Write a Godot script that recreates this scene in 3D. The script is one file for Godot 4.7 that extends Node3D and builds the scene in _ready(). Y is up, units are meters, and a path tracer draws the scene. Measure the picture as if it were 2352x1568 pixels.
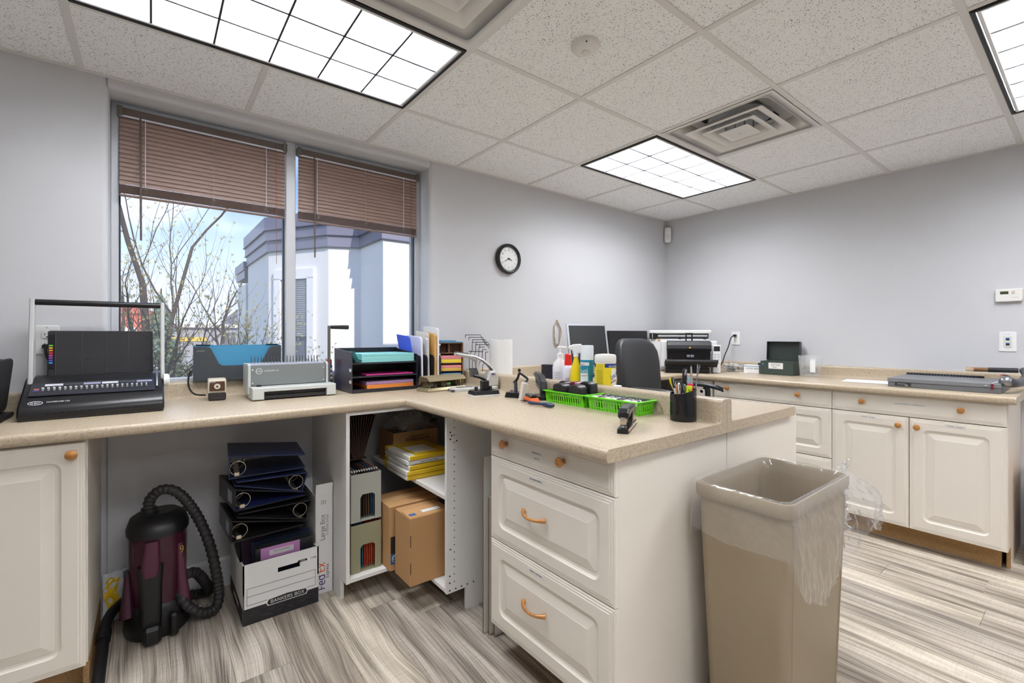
extends Node3D
# An office supply room: window wall to the north (z = 0), side wall to the east (x = 0), floor at y = 0. Units are metres.

const CEIL := 2.336
const TOP := 0.914          # worktop height
const TILE := 0.6096
const GX := -3.0216         # ceiling grid lines: x = GX + i * TILE, z = GZ + k * TILE
const GZ := 0.523

class G:
	# collects triangles for one mesh; t places what is added
	var st := SurfaceTool.new()
	var t := Transform3D()
	var grp := 1
	func _init() -> void:
		st.begin(Mesh.PRIMITIVE_TRIANGLES)
	func at(o: Vector3, b := Basis()) -> G:
		t = Transform3D(b, o)
		return self
	func tri(a: Vector3, b: Vector3, c: Vector3, ua := Vector2.ZERO, ub := Vector2.ZERO, uc := Vector2.ZERO) -> void:
		st.set_uv(ua); st.add_vertex(t * a)
		st.set_uv(ub); st.add_vertex(t * b)
		st.set_uv(uc); st.add_vertex(t * c)
	func flat() -> void:
		st.set_smooth_group(-1)
	func smooth() -> void:
		grp += 1
		st.set_smooth_group(grp)
	func quad(a: Vector3, b: Vector3, c: Vector3, d: Vector3, u := [Vector2(0, 1), Vector2(0, 0), Vector2(1, 0), Vector2(1, 1)]) -> void:
		tri(a, b, c, u[0], u[1], u[2])
		tri(a, c, d, u[0], u[2], u[3])
	func face(p: Array, out: Vector3) -> void:
		# convex polygon turned so that its front looks along out
		var n: Vector3 = (p[2] - p[0]).cross(p[1] - p[0])
		if p.size() > 3 and n.length_squared() < 1e-16:
			n = (p[3] - p[0]).cross(p[1] - p[0])
		if n.dot(out) < 0.0:
			p = p.duplicate()
			p.reverse()
		for i in range(1, p.size() - 1):
			tri(p[0], p[i], p[i + 1])
	func box(c: Vector3, s: Vector3, b := 0.0) -> G:
		flat()
		var h := s * 0.5
		b = minf(b, minf(h.x, minf(h.y, h.z)) * 0.95)
		if b <= 0.0:
			for ax in 3:
				for sg in [-1.0, 1.0]:
					var n := Vector3.ZERO
					n[ax] = sg
					var p := []
					for q in [[-1, -1], [-1, 1], [1, 1], [1, -1]]:
						var v := Vector3.ZERO
						v[ax] = sg * h[ax]
						v[(ax + 1) % 3] = q[0] * h[(ax + 1) % 3]
						v[(ax + 2) % 3] = q[1] * h[(ax + 2) % 3]
						p.append(c + v)
					face(p, n)
			return self
		var k := h - Vector3(b, b, b)
		for ax in 3:
			var u := (ax + 1) % 3
			var w := (ax + 2) % 3
			for sg in [-1.0, 1.0]:
				var n := Vector3.ZERO
				n[ax] = sg
				var p := []
				for q in [[-1, -1], [-1, 1], [1, 1], [1, -1]]:
					var v := Vector3.ZERO
					v[ax] = sg * h[ax]
					v[u] = q[0] * k[u]
					v[w] = q[1] * k[w]
					p.append(c + v)
				face(p, n)
				for sg2 in [-1.0, 1.0]:
					# the edge between faces ax/sg and u/sg2
					var e := []
					for q in [[0, -1], [0, 1], [1, 1], [1, -1]]:
						var v := Vector3.ZERO
						v[ax] = sg * (h[ax] if q[0] == 0 else k[ax])
						v[u] = sg2 * (k[u] if q[0] == 0 else h[u])
						v[w] = q[1] * k[w]
						e.append(c + v)
					var o := Vector3.ZERO
					o[ax] = sg
					o[u] = sg2
					face(e, o)
		for sx in [-1, 1]:
			for sy in [-1, 1]:
				for sz in [-1, 1]:
					var o := Vector3(sx, sy, sz)
					face([c + o * Vector3(h.x, k.y, k.z), c + o * Vector3(k.x, h.y, k.z), c + o * Vector3(k.x, k.y, h.z)], o)
		return self
	func loft(rings: Array, cap0 := true, cap1 := true, smoothed := true, sharp := 1.0) -> G:
		# closed rings of equal length; rows that bend by more than sharp radians get a crease
		if smoothed:
			smooth()
		else:
			flat()
		var n: int = rings[0].size()
		var mids := []
		for r in rings:
			var m := Vector3.ZERO
			for p in r:
				m += p
			mids.append(m / n)
		for k in rings.size() - 1:
			if smoothed and k > 0:
				var d0: Vector3 = rings[k][0] - rings[k - 1][0]
				var d1: Vector3 = rings[k + 1][0] - rings[k][0]
				if d0.length() > 1e-9 and d1.length() > 1e-9 and d0.angle_to(d1) > sharp:
					smooth()
			for i in n:
				var j := (i + 1) % n
				var a: Vector3 = rings[k][i]
				var b: Vector3 = rings[k][j]
				var c: Vector3 = rings[k + 1][j]
				var d: Vector3 = rings[k + 1][i]
				var nn := (c - a).cross(b - a)
				if nn.length_squared() < 1e-20:
					nn = (d - a).cross(c - a)
				var out: Vector3 = (a + b + c + d) * 0.25 - (mids[k] + mids[k + 1]) * 0.5
				var axis: Vector3 = mids[k + 1] - mids[k]
				if axis.length_squared() > 1e-14:
					out -= axis * (out.dot(axis) / axis.length_squared())
				if absf(nn.normalized().dot(out.normalized())) < 0.08 and axis.length_squared() <= 1e-14:
					out = nn
				if nn.dot(out) < 0.0:
					if a != b: tri(a, c, b)
					if c != d: tri(a, d, c)
				else:
					if a != b: tri(a, b, c)
					if c != d: tri(a, c, d)
		flat()
		if cap0:
			fan(rings[0], mids[0] - mids[1])
		if cap1:
			fan(rings[-1], mids[-1] - mids[-2])
		return self
	func fan(r: Array, out: Vector3) -> void:
		var m := Vector3.ZERO
		for p in r:
			m += p
		m /= r.size()
		for i in r.size():
			var b: Vector3 = r[i]
			var c: Vector3 = r[(i + 1) % r.size()]
			if b.is_equal_approx(c):
				continue
			face([m, b, c], out)
	func lathe(prof: Array, n := 20, o := Vector3.ZERO, sx := 1.0, sz := 1.0, ang := 0.7, caps := true) -> G:
		# profile of Vector2(radius, height) from bottom to top, turned about y
		var rings := []
		for q in prof:
			var ring := []
			for i in n:
				var a := TAU * i / n
				ring.append(o + Vector3(cos(a) * q.x * sx, q.y, sin(a) * q.x * sz))
			rings.append(ring)
		smooth()
		for k in rings.size() - 1:
			var d: Vector2 = prof[k + 1] - prof[k]
			if k > 0:
				var e: Vector2 = prof[k] - prof[k - 1]
				if e.length() > 1e-9 and d.length() > 1e-9 and absf(e.angle_to(d)) > ang:
					smooth()
			for i in n:
				var j := (i + 1) % n
				var am := TAU * (i + 0.5) / n
				var out := Vector3(cos(am) * d.y, -d.x, sin(am) * d.y)
				var p := [rings[k][i], rings[k][j], rings[k + 1][j], rings[k + 1][i]]
				if prof[k].x < 1e-6:
					p = [p[0], p[2], p[3]]
				elif prof[k + 1].x < 1e-6:
					p = [p[0], p[1], p[2]]
				face(p, out)
		flat()
		if caps and prof[0].x > 1e-6:
			fan(rings[0], Vector3(0, -1, 0))
		if caps and prof[-1].x > 1e-6:
			fan(rings[-1], Vector3(0, 1, 0))
		return self
	func tube(pts: Array, r, n := 8, caps := true) -> G:
		# r is one radius or one per point
		var rings := []
		var up := Vector3.UP
		var last := Vector3.ZERO
		for k in pts.size():
			var d: Vector3 = (pts[mini(k + 1, pts.size() - 1)] - pts[maxi(k - 1, 0)]).normalized()
			if k == 0:
				up = (Vector3.UP if absf(d.y) < 0.9 else Vector3.RIGHT)
				up = (up - d * up.dot(d)).normalized()
			else:
				up = (up - d * up.dot(d)).normalized()
			last = d
			var s := d.cross(up)
			var rad: float = r[k] if r is Array else r
			var ring := []
			for i in n:
				var a := TAU * i / n
				ring.append(pts[k] + (up * cos(a) + s * sin(a)) * rad)
			rings.append(ring)
		return loft(rings, caps, caps, true, 1.3)
	func prism(poly: Array, d: float, b := 0.0, z0 := 0.0, smooth_sides := true) -> G:
		# outline in xy pushed along +z from z0 by d, edges chamfered by b
		var p := PackedVector2Array(poly)
		if Geometry2D.is_polygon_clockwise(p):
			p.reverse()
		var n := p.size()
		var ins := PackedVector2Array()
		var nor := PackedVector2Array()
		for i in n:
			var e0 := (p[i] - p[(i + n - 1) % n]).normalized()
			var e1 := (p[(i + 1) % n] - p[i]).normalized()
			var m := (Vector2(e0.y, -e0.x) + Vector2(e1.y, -e1.x)).normalized()
			nor.append(m)
			ins.append(p[i] - m * b / maxf(0.4, m.dot(Vector2(e1.y, -e1.x))))
		var idx := Geometry2D.triangulate_polygon(ins if b > 0.0 else p)
		flat()
		var cap := ins if b > 0.0 else p
		for i in range(0, idx.size(), 3):
			var q := [cap[idx[i]], cap[idx[i + 1]], cap[idx[i + 2]]]
			face([v3(q[0], z0), v3(q[1], z0), v3(q[2], z0)], Vector3(0, 0, -1))
			face([v3(q[0], z0 + d), v3(q[1], z0 + d), v3(q[2], z0 + d)], Vector3(0, 0, 1))
		var rows := [[p, z0], [p, z0 + d]]
		if b > 0.0:
			rows = [[ins, z0], [p, z0 + b], [p, z0 + d - b], [ins, z0 + d]]
		for k in rows.size() - 1:
			smooth()
			for i in n:
				var j := (i + 1) % n
				var e := (p[j] - p[i]).normalized()
				var eb := (p[i] - p[(i + n - 1) % n]).normalized()
				if not smooth_sides or absf(eb.angle_to(e)) > 0.6:
					smooth()
				var o := Vector3(e.y, -e.x, 0)
				var r0: PackedVector2Array = rows[k][0]
				var r1: PackedVector2Array = rows[k + 1][0]
				face([v3(r0[i], rows[k][1]), v3(r0[j], rows[k][1]), v3(r1[j], rows[k + 1][1]), v3(r1[i], rows[k + 1][1])], o)
		flat()
		return self
	static func v3(a: Vector2, z: float) -> Vector3:
		return Vector3(a.x, a.y, z)
	func sheet(nu: int, nv: int, f: Callable) -> G:
		# open smooth surface of f(u, v)
		smooth()
		for i in nu:
			for j in nv:
				var u0 := float(i) / nu
				var u1 := float(i + 1) / nu
				var w0 := float(j) / nv
				var w1 := float(j + 1) / nv
				quad(f.call(u0, w0), f.call(u0, w1), f.call(u1, w1), f.call(u1, w0), [Vector2(u0, 1 - w0), Vector2(u0, 1 - w1), Vector2(u1, 1 - w1), Vector2(u1, 1 - w0)])
		flat()
		return self
	func done(m: Material) -> ArrayMesh:
		st.generate_normals()
		st.index()
		st.set_material(m)
		return st.commit()

var used := {}
var mats := {}
var rng := RandomNumberGenerator.new()
var font := SystemFont.new()
var tex := {}

func rrect(w: float, h: float, r: float, n := 4, c := Vector2.ZERO) -> Array:
	var p := []
	for q in [[1, -1, -PI / 2], [1, 1, 0.0], [-1, 1, PI / 2], [-1, -1, PI]]:
		for i in n + 1:
			var a: float = q[2] + PI / 2 * i / n
			p.append(c + Vector2(q[0] * (w / 2 - r) + cos(a) * r, q[1] * (h / 2 - r) + sin(a) * r))
	return p

func ring_xz(w: float, d: float, r: float, y: float, c := Vector2.ZERO, n := 4) -> Array:
	# rounded rectangle lying flat at height y
	var out := []
	for q in rrect(w, d, r, n, c):
		out.append(Vector3(q.x, y, q.y))
	return out

func m(r: int, g: int, b: int, rough := 0.6, metal := 0.0, key := "") -> StandardMaterial3D:
	var k := "%d_%d_%d_%.2f_%.2f%s" % [r, g, b, rough, metal, key]
	if not mats.has(k):
		var a := StandardMaterial3D.new()
		a.albedo_color = Color8(r, g, b)
		a.roughness = rough
		a.metallic = metal
		a.resource_name = "finish_" + k
		mats[k] = a
	return mats[k]

func clear(r: int, g: int, b: int, alpha: float, rough := 0.1) -> StandardMaterial3D:
	var a := m(r, g, b, rough, 0.0, "c%.2f" % alpha)
	a.transparency = BaseMaterial3D.TRANSPARENCY_ALPHA
	a.albedo_color.a = alpha
	return a

func nm(called: String) -> String:
	used[called] = used.get(called, -1) + 1
	return called if used[called] == 0 else "%s_%03d" % [called, used[called]]

func metas(o: Node3D, label: String, cat: String, group := "") -> void:
	o.set_meta("label", label)
	o.set_meta("category", cat)
	if group:
		o.set_meta("group", group)

func T(called: String, label: String, cat: String, at := Vector3.ZERO, turn := 0.0, group := "") -> Node3D:
	var o := Node3D.new()
	o.name = nm(called)
	add_child(o)
	o.position = at
	o.rotation.y = turn
	metas(o, label, cat, group)
	return o

func P(parent: Node3D, called: String, g: G, mat: Material, at := Vector3.ZERO, b := Basis()) -> MeshInstance3D:
	var o := MeshInstance3D.new()
	o.name = called
	o.mesh = g.done(mat)
	parent.add_child(o, true)
	o.transform = Transform3D(b, at)
	return o

func PM(parent: Node3D, called: String, mesh: Mesh, at := Vector3.ZERO, b := Basis(), mat: Material = null) -> MeshInstance3D:
	var o := MeshInstance3D.new()
	o.name = called
	o.mesh = mesh
	if mat:
		o.material_override = mat
	parent.add_child(o, true)
	o.transform = Transform3D(b, at)
	return o

func S(called: String, label: String, cat: String, g: G, mat: Material, at := Vector3.ZERO, turn := 0.0, group := "") -> MeshInstance3D:
	var o := P(self, nm(called), g, mat, at, Basis(Vector3.UP, turn))
	metas(o, label, cat, group)
	return o

func K(called: String) -> Node3D:
	# a piece of the setting that holds its pieces
	var o := Node3D.new()
	o.name = called
	add_child(o)
	o.set_meta("kind", "structure")
	return o

func bx(parent: Node3D, called: String, mat: Material, c: Vector3, s: Vector3, b := 0.002) -> MeshInstance3D:
	return P(parent, called, G.new().box(Vector3.ZERO, s, b), mat, c)

func cy(parent: Node3D, called: String, mat: Material, a: Vector3, b: Vector3, r: float, n := 14) -> MeshInstance3D:
	return P(parent, called, G.new().tube([Vector3.ZERO, b - a], r, n), mat, a)

func tb(parent: Node3D, called: String, mat: Material, pts: Array, r, n := 8) -> MeshInstance3D:
	return P(parent, called, G.new().tube(pts, r, n), mat)

func curve(pts: Array, n := 6) -> Array:
	# smooth line through points (Catmull-Rom)
	var out := []
	for i in pts.size() - 1:
		var p0: Vector3 = pts[maxi(i - 1, 0)]
		var p3: Vector3 = pts[mini(i + 2, pts.size() - 1)]
		for k in n:
			out.append(pts[i].cubic_interpolate(pts[i + 1], p0, p3, float(k) / n))
	out.append(pts[-1])
	return out

func tx(parent: Node3D, s: String, h: float, mat: Material, at := Vector3.ZERO, b := Basis(), fit := 0.0) -> MeshInstance3D:
	# raised print: letters of cap height h, squeezed or stretched to width fit
	var t := TextMesh.new()
	t.text = s
	t.font = font
	t.font_size = 16
	t.pixel_size = h / 11.5
	t.depth = 0.0006
	t.curve_step = 2.0
	t.material = mat
	var bb := t.get_aabb()
	var k := fit / bb.size.x if fit > 0.0 and bb.size.x > 0.0 else 1.0
	return PM(parent, "lettering", t, at, b * Basis.from_scale(Vector3(k, 1, 1)))

const EAST := Basis(Vector3(0, 0, 1), Vector3(0, 1, 0), Vector3(-1, 0, 0))   # a front that looks along -x

# ---------------------------------------------------------------- light, sky and camera
func lens_and_light() -> void:
	var cam := Camera3D.new()
	cam.name = "camera"
	cam.projection = Camera3D.PROJECTION_FRUSTUM
	cam.near = 0.05
	cam.far = 400.0
	cam.size = 1568.0 / 1060.65 * 0.05
	cam.frustum_offset = Vector2(0, -15.5 / 1060.65 * 0.05)
	cam.position = Vector3(-4.0074, 1.225, 2.650)
	cam.rotation_degrees.y = -37.975
	add_child(cam)
	cam.current = true
	var we := WorldEnvironment.new()
	we.name = "world"
	var e := Environment.new()
	e.background_mode = Environment.BG_SKY
	var sm := ProceduralSkyMaterial.new()
	sm.sky_top_color = Color8(58, 120, 190)
	sm.sky_horizon_color = Color8(172, 196, 224)
	sm.sky_curve = 0.25
	sm.ground_horizon_color = Color8(175, 180, 185)
	sm.ground_bottom_color = Color8(130, 128, 125)
	sm.sky_energy_multiplier = 1.25
	sm.ground_energy_multiplier = 0.85
	sm.sun_angle_max = 4.0
	sm.sky_cover = clouds()
	sm.sky_cover_modulate = Color(1, 1, 1, 1)
	var sky := Sky.new()
	sky.sky_material = sm
	e.sky = sky
	e.tonemap_mode = Environment.TONE_MAPPER_LINEAR
	e.tonemap_exposure = 1.0
	e.sdfgi_enabled = true
	e.ssao_enabled = true
	e.ssil_enabled = true
	we.environment = e
	add_child(we)
	var sun := DirectionalLight3D.new()
	sun.name = "sun"
	sun.light_energy = 1.45
	sun.light_color = Color8(255, 246, 232)
	sun.light_angular_distance = 0.6
	sun.shadow_enabled = true
	add_child(sun)
	sun.look_at_from_position(Vector3(0.32, 2.3, 3.6), Vector3.ZERO)

func clouds() -> ImageTexture:
	# white clouds with soft edges, alpha is their cover
	var n := FastNoiseLite.new()
	n.seed = 5
	n.noise_type = FastNoiseLite.TYPE_SIMPLEX_SMOOTH
	n.fractal_type = FastNoiseLite.FRACTAL_FBM
	n.fractal_octaves = 5
	n.frequency = 1.7
	var w := 1024
	var h := 512
	var im := Image.create(w, h, false, Image.FORMAT_RGBAF)
	for y in h:
		var el := (0.5 - (y + 0.5) / h) * PI
		for x in w:
			var az := TAU * x / w
			var a := 0.0
			if el > 0.0:
				var d := Vector3(cos(el) * sin(az), sin(el) * 2.2, cos(el) * cos(az))
				var v := n.get_noise_3dv(d * 1.3)
				a = clampf((v + 0.26) * 2.4, 0.0, 1.0)
				a = maxf(a, clampf(1.0 - el / 0.30, 0.0, 1.0) * 0.75)
			im.set_pixel(x, y, Color(0.66, 0.65, 0.64, a))
	return ImageTexture.create_from_image(im)

# ---------------------------------------------------------------- computed surfaces
func noise(seed_: int, f: float, oct := 3) -> FastNoiseLite:
	var n := FastNoiseLite.new()
	n.seed = seed_
	n.frequency = f
	n.noise_type = FastNoiseLite.TYPE_SIMPLEX
	n.fractal_type = FastNoiseLite.FRACTAL_FBM
	n.fractal_octaves = oct
	return n

func surfaces() -> void:
	# plank: grey-brown weathered oak, u along the board
	var w := 1024
	var h := 512
	var im := Image.create(w, h, false, Image.FORMAT_RGB8)
	var a := noise(1, 0.011, 4)
	var b := noise(2, 0.05, 3)
	var c := noise(3, 0.004, 2)
	var saw := noise(4, 0.16, 1)
	var pale := Color8(226, 219, 207)
	var mid := Color8(178, 169, 157)
	var dark := Color8(104, 98, 91)
	for y in h:
		for x in w:
			var bend := c.get_noise_2d(x * 0.5, y * 0.9) * 14.0
			var g := a.get_noise_2d(x * 0.10, (y + bend) * 4.6)
			var f := b.get_noise_2d(x * 0.07, (y + bend) * 5.0)
			var band := c.get_noise_2d(x * 0.5 + 900.0, y * 3.4)
			var s := saw.get_noise_2d(x * 3.0, y * 0.06) * clampf(band * 2.2 + 0.2, 0.0, 1.0)
			var v := 0.56 + g * 0.26 + f * 0.36 + band * 0.34 + s * 0.09
			v = clampf(v, 0.0, 1.0)
			im.set_pixel(x, y, dark.lerp(mid, v * 2.0) if v < 0.5 else mid.lerp(pale, v * 2.0 - 1.0))
	tex.plank = ImageTexture.create_from_image(im)
	# ceiling tile: off-white mineral board with pits
	im = Image.create(1024, 1024, false, Image.FORMAT_RGB8)
	im.fill(Color8(248, 249, 250))
	rng.seed = 11
	for i in 6000:
		var p := Vector2i(rng.randi() % 1024, rng.randi() % 1024)
		var big := rng.randf() < 0.22
		var shade := rng.randf_range(50, 100) if big else rng.randf_range(120, 185)
		var n := rng.randi_range(3, 6) if big else rng.randi_range(1, 3)
		var q := Vector2(p)
		for k in n:
			im.fill_rect(Rect2i(int(q.x), int(q.y), 3 if big else 2, 2 if big else rng.randi_range(1, 2)), Color8(int(shade), int(shade * 0.97), int(shade * 0.94)))
			q += Vector2(rng.randf_range(-1.0, 2.6), rng.randf_range(-2.0, 2.0))
	tex.tile = ImageTexture.create_from_image(im)
	# worktop: beige laminate with brown and pale flecks
	im = Image.create(512, 512, false, Image.FORMAT_RGB8)
	var blot := noise(7, 0.03, 3)
	for y in 512:
		for x in 512:
			var v := blot.get_noise_2d(x, y)
			im.set_pixel(x, y, Color8(194, 179, 156).lerp(Color8(183, 165, 139), clampf(v + 0.5, 0, 1)))
	for i in 5200:
		var k := rng.randf()
		var col := Color8(210, 197, 175) if k < 0.4 else (Color8(158, 134, 104) if k < 0.85 else Color8(98, 80, 62))
		im.fill_rect(Rect2i(rng.randi() % 512, rng.randi() % 512, rng.randi_range(1, 3), rng.randi_range(1, 2)), col)
	for i in 420:
		im.fill_rect(Rect2i(rng.randi() % 512, rng.randi() % 512, rng.randi_range(2, 5), rng.randi_range(2, 3)), Color8(126, 104, 80) if rng.randf() < 0.6 else Color8(92, 76, 60))
	tex.laminate = ImageTexture.create_from_image(im)
	# oak for the pulls
	im = Image.create(128, 128, false, Image.FORMAT_RGB8)
	for y in 128:
		for x in 128:
			var v := a.get_noise_2d(x * 0.6, y * 9.0)
			im.set_pixel(x, y, Color8(196, 138, 66).lerp(Color8(158, 98, 40), clampf(v + 0.5, 0, 1)))
	tex.oak = ImageTexture.create_from_image(im)
	# chipboard of bare panel edges
	im = Image.create(128, 128, false, Image.FORMAT_RGB8)
	im.fill(Color8(176, 138, 92))
	for i in 1500:
		var k := rng.randf_range(0.55, 1.2)
		im.fill_rect(Rect2i(rng.randi() % 128, rng.randi() % 128, rng.randi_range(1, 4), 1), Color8(int(176 * k), int(138 * k), int(92 * k)))
	tex.chip = ImageTexture.create_from_image(im)
	# stucco relief
	im = Image.create(256, 256, false, Image.FORMAT_L8)
	var sn := noise(9, 0.12, 3)
	for y in 256:
		for x in 256:
			var v := 0.5 + sn.get_noise_2d(x, y) * 0.6
			im.set_pixel(x, y, Color(v, v, v))
	tex.bumps = ImageTexture.create_from_image(im)
	var nb: Image = im.duplicate()
	nb.convert(Image.FORMAT_RGBA8)
	nb.bump_map_to_normal_map(3.0)
	tex.bump_normal = ImageTexture.create_from_image(nb)

func textured(key: String, t: String, col: Color, rough: float, scale: float, normal := 0.0) -> StandardMaterial3D:
	if not mats.has(key):
		var a := StandardMaterial3D.new()
		a.albedo_color = col
		if t:
			a.albedo_texture = tex[t]
		a.roughness = rough
		a.uv1_triplanar = true
		a.uv1_world_triplanar = true
		a.uv1_scale = Vector3.ONE * scale
		a.resource_name = key
		if normal > 0.0:
			a.normal_enabled = true
			a.normal_texture = tex.bump_normal
			a.normal_scale = normal
		mats[key] = a
	return mats[key]

func paint() -> Material: return textured("wall_paint", "", Color8(208, 208, 211), 0.75, 6.0, 0.12)
func laminate() -> Material: return textured("laminate", "laminate", Color.WHITE, 0.32, 3.2)
func melamine() -> Material: return m(232, 224, 211, 0.42)
func oak() -> Material:
	var a := textured("oak", "oak", Color.WHITE, 0.3, 7.0)
	a.clearcoat_enabled = true
	a.clearcoat = 0.6
	return a
func chip() -> Material: return textured("chipboard", "chip", Color.WHITE, 0.85, 8.0)
func stucco() -> Material: return textured("stucco", "", Color8(226, 226, 228), 0.9, 2.6, 0.6)

# ---------------------------------------------------------------- the room
func room() -> void:
	var wp := paint()
	var X0 := -5.9
	var Z1 := 6.0
	# floor of planks on a slab
	var fl := K("floor")
	bx(fl, "slab", m(90, 84, 78, 0.9), Vector3(X0 / 2, -0.112, Z1 / 2), Vector3(-X0 + 0.6, 0.2, Z1 + 0.6), 0.0)
	var tints := [Color8(240, 236, 232), Color8(214, 208, 202), Color8(255, 251, 244), Color8(228, 224, 222)]
	var boards := []
	for i in 8:
		var g := G.new()
		g.flat()
		var hw := 0.0898
		var u0 := (i * 0.173)
		var v0 := (i % 4) * 0.25
		var L := 1.2192
		var e := 0.0012
		var q := func(x: float, y: float, z: float) -> Array:
			return [Vector3(x, y, z), Vector2(u0 + z / L * 0.62, v0 + (x + hw) / (2 * hw) * 0.24)]
		var up := [[-hw + e, 0.0, e], [-hw + e, 0.0, L - e], [hw - e, 0.0, L - e], [hw - e, 0.0, e]]
		var dn := [[-hw, -0.003, 0.0], [-hw, -0.003, L], [hw, -0.003, L], [hw, -0.003, 0.0]]
		var U := []
		var D := []
		for k in 4:
			U.append(q.call(up[k][0], up[k][1], up[k][2]))
			D.append(q.call(dn[k][0], dn[k][1], dn[k][2]))
		g.quad(U[0][0], U[3][0], U[2][0], U[1][0], [U[0][1], U[3][1], U[2][1], U[1][1]])
		for k in 4:
			var j := (k + 1) % 4
			g.quad(U[k][0], U[j][0], D[j][0], D[k][0], [U[k][1], U[j][1], D[j][1], D[k][1]])
		var pm := StandardMaterial3D.new()
		pm.albedo_texture = tex.plank
		pm.albedo_color = tints[i % 4]
		pm.roughness = 0.48
		pm.resource_name = "plank_%d" % i
		boards.append(g.done(pm))
	rng.seed = 21
	var bedding := m(66, 62, 58, 0.9)
	bx(fl, "underlay", bedding, Vector3(X0 / 2, -0.0075, Z1 / 2), Vector3(-X0, 0.009, Z1), 0.0)
	var col := 0
	var x := -0.09
	while x > X0:
		var z := -rng.randf() * 1.2
		while z < Z1:
			PM(fl, "plank", boards[rng.randi() % 8], Vector3(x, 0.0, z))
			z += 1.2192
		x -= 0.1796
		col += 1
	# walls
	var wn := K("wall_north")
	var wl := -4.155
	var wr := -2.605
	var head := 2.295
	var bull := func(corner: Vector2, sx: float) -> Array:
		# plan outline of a pier whose inner corner (towards the opening) is rounded
		var r := 0.022
		var p := []
		for i in 7:
			var a := PI / 2 * i / 6.0
			p.append(Vector2(corner.x - sx * r + sx * r * sin(a), -r + r * cos(a)))
		return p
	var left: Array = bull.call(Vector2(wl, 0), 1.0)
	left.append_array([Vector2(wl, -0.3), Vector2(X0 - 0.3, -0.3), Vector2(X0 - 0.3, 0)])
	var turn := Basis(Vector3(1, 0, 0), Vector3(0, 0, 1), Vector3(0, -1, 0))   # local xy to world xz, local z to -y
	P(wn, "pier", G.new().at(Vector3(0, 2.9, 0), turn).prism(left, 2.9), wp)
	var right: Array = bull.call(Vector2(wr, 0), -1.0)
	right.append_array([Vector2(wr, -0.3), Vector2(0.3, -0.3), Vector2(0.3, 0)])
	P(wn, "pier", G.new().at(Vector3(0, 2.9, 0), turn).prism(right, 2.9), wp)
	var hp := []
	for i in 7:
		var a := PI / 2 * i / 6.0
		hp.append(Vector2(-0.022 + 0.022 * cos(a), head + 0.022 - 0.022 * sin(a)))
	hp.append_array([Vector2(-0.3, head), Vector2(-0.3, 2.9), Vector2(0, 2.9)])
	# outline in (z, y), pushed along x
	P(wn, "lintel", G.new().at(Vector3(wr + 0.002, 0, 0), Basis(Vector3(0, 0, 1), Vector3(0, 1, 0), Vector3(-1, 0, 0))).prism(hp, wr - wl + 0.004), wp)
	bx(wn, "apron", wp, Vector3((wl + wr) / 2, 0.4375, -0.15), Vector3(wr - wl + 0.004, 0.875, 0.3), 0.0)
	bx(wn, "apron", m(150, 150, 152, 0.8), Vector3((wl + wr) / 2, 0.915, -0.22), Vector3(wr - wl + 0.004, 0.14, 0.16), 0.0)
	var we := K("wall_east")
	bx(we, "panel", wp, Vector3(0.15, 1.45, Z1 / 2), Vector3(0.3, 2.9, Z1), 0.0)
	var ws := K("wall_south")
	bx(ws, "panel", wp, Vector3(X0 / 2, 1.45, Z1 + 0.15), Vector3(-X0 + 0.6, 2.9, 0.3), 0.0)
	var ww := K("wall_west")
	bx(ww, "panel", wp, Vector3(X0 - 0.15, 1.45, Z1 / 2), Vector3(0.3, 2.9, Z1), 0.0)
	# baseboard behind the knee space
	var white := m(228, 228, 228, 0.45)
	var bb := K("baseboard_north")
	var prof := [Vector2(0, 0), Vector2(0.014, 0), Vector2(0.014, 0.095), Vector2(0.011, 0.105), Vector2(0.011, 0.125), Vector2(0.006, 0.138), Vector2(0, 0.14)]
	P(bb, "board", G.new().at(Vector3(-3.32, 0, 0.0), Basis(Vector3(0, 0, 1), Vector3(0, 1, 0), Vector3(-1, 0, 0))).prism(prof, 0.85), white)
	var be := K("baseboard_east")
	P(be, "board", G.new().at(Vector3(0, 0, 2.37), Basis(Vector3(-1, 0, 0), Vector3(0, 1, 0), Vector3(0, 0, 1))).prism(prof, Z1 - 2.37), white)
	ceiling(X0, Z1)
	window_frame(wl, wr)

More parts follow.
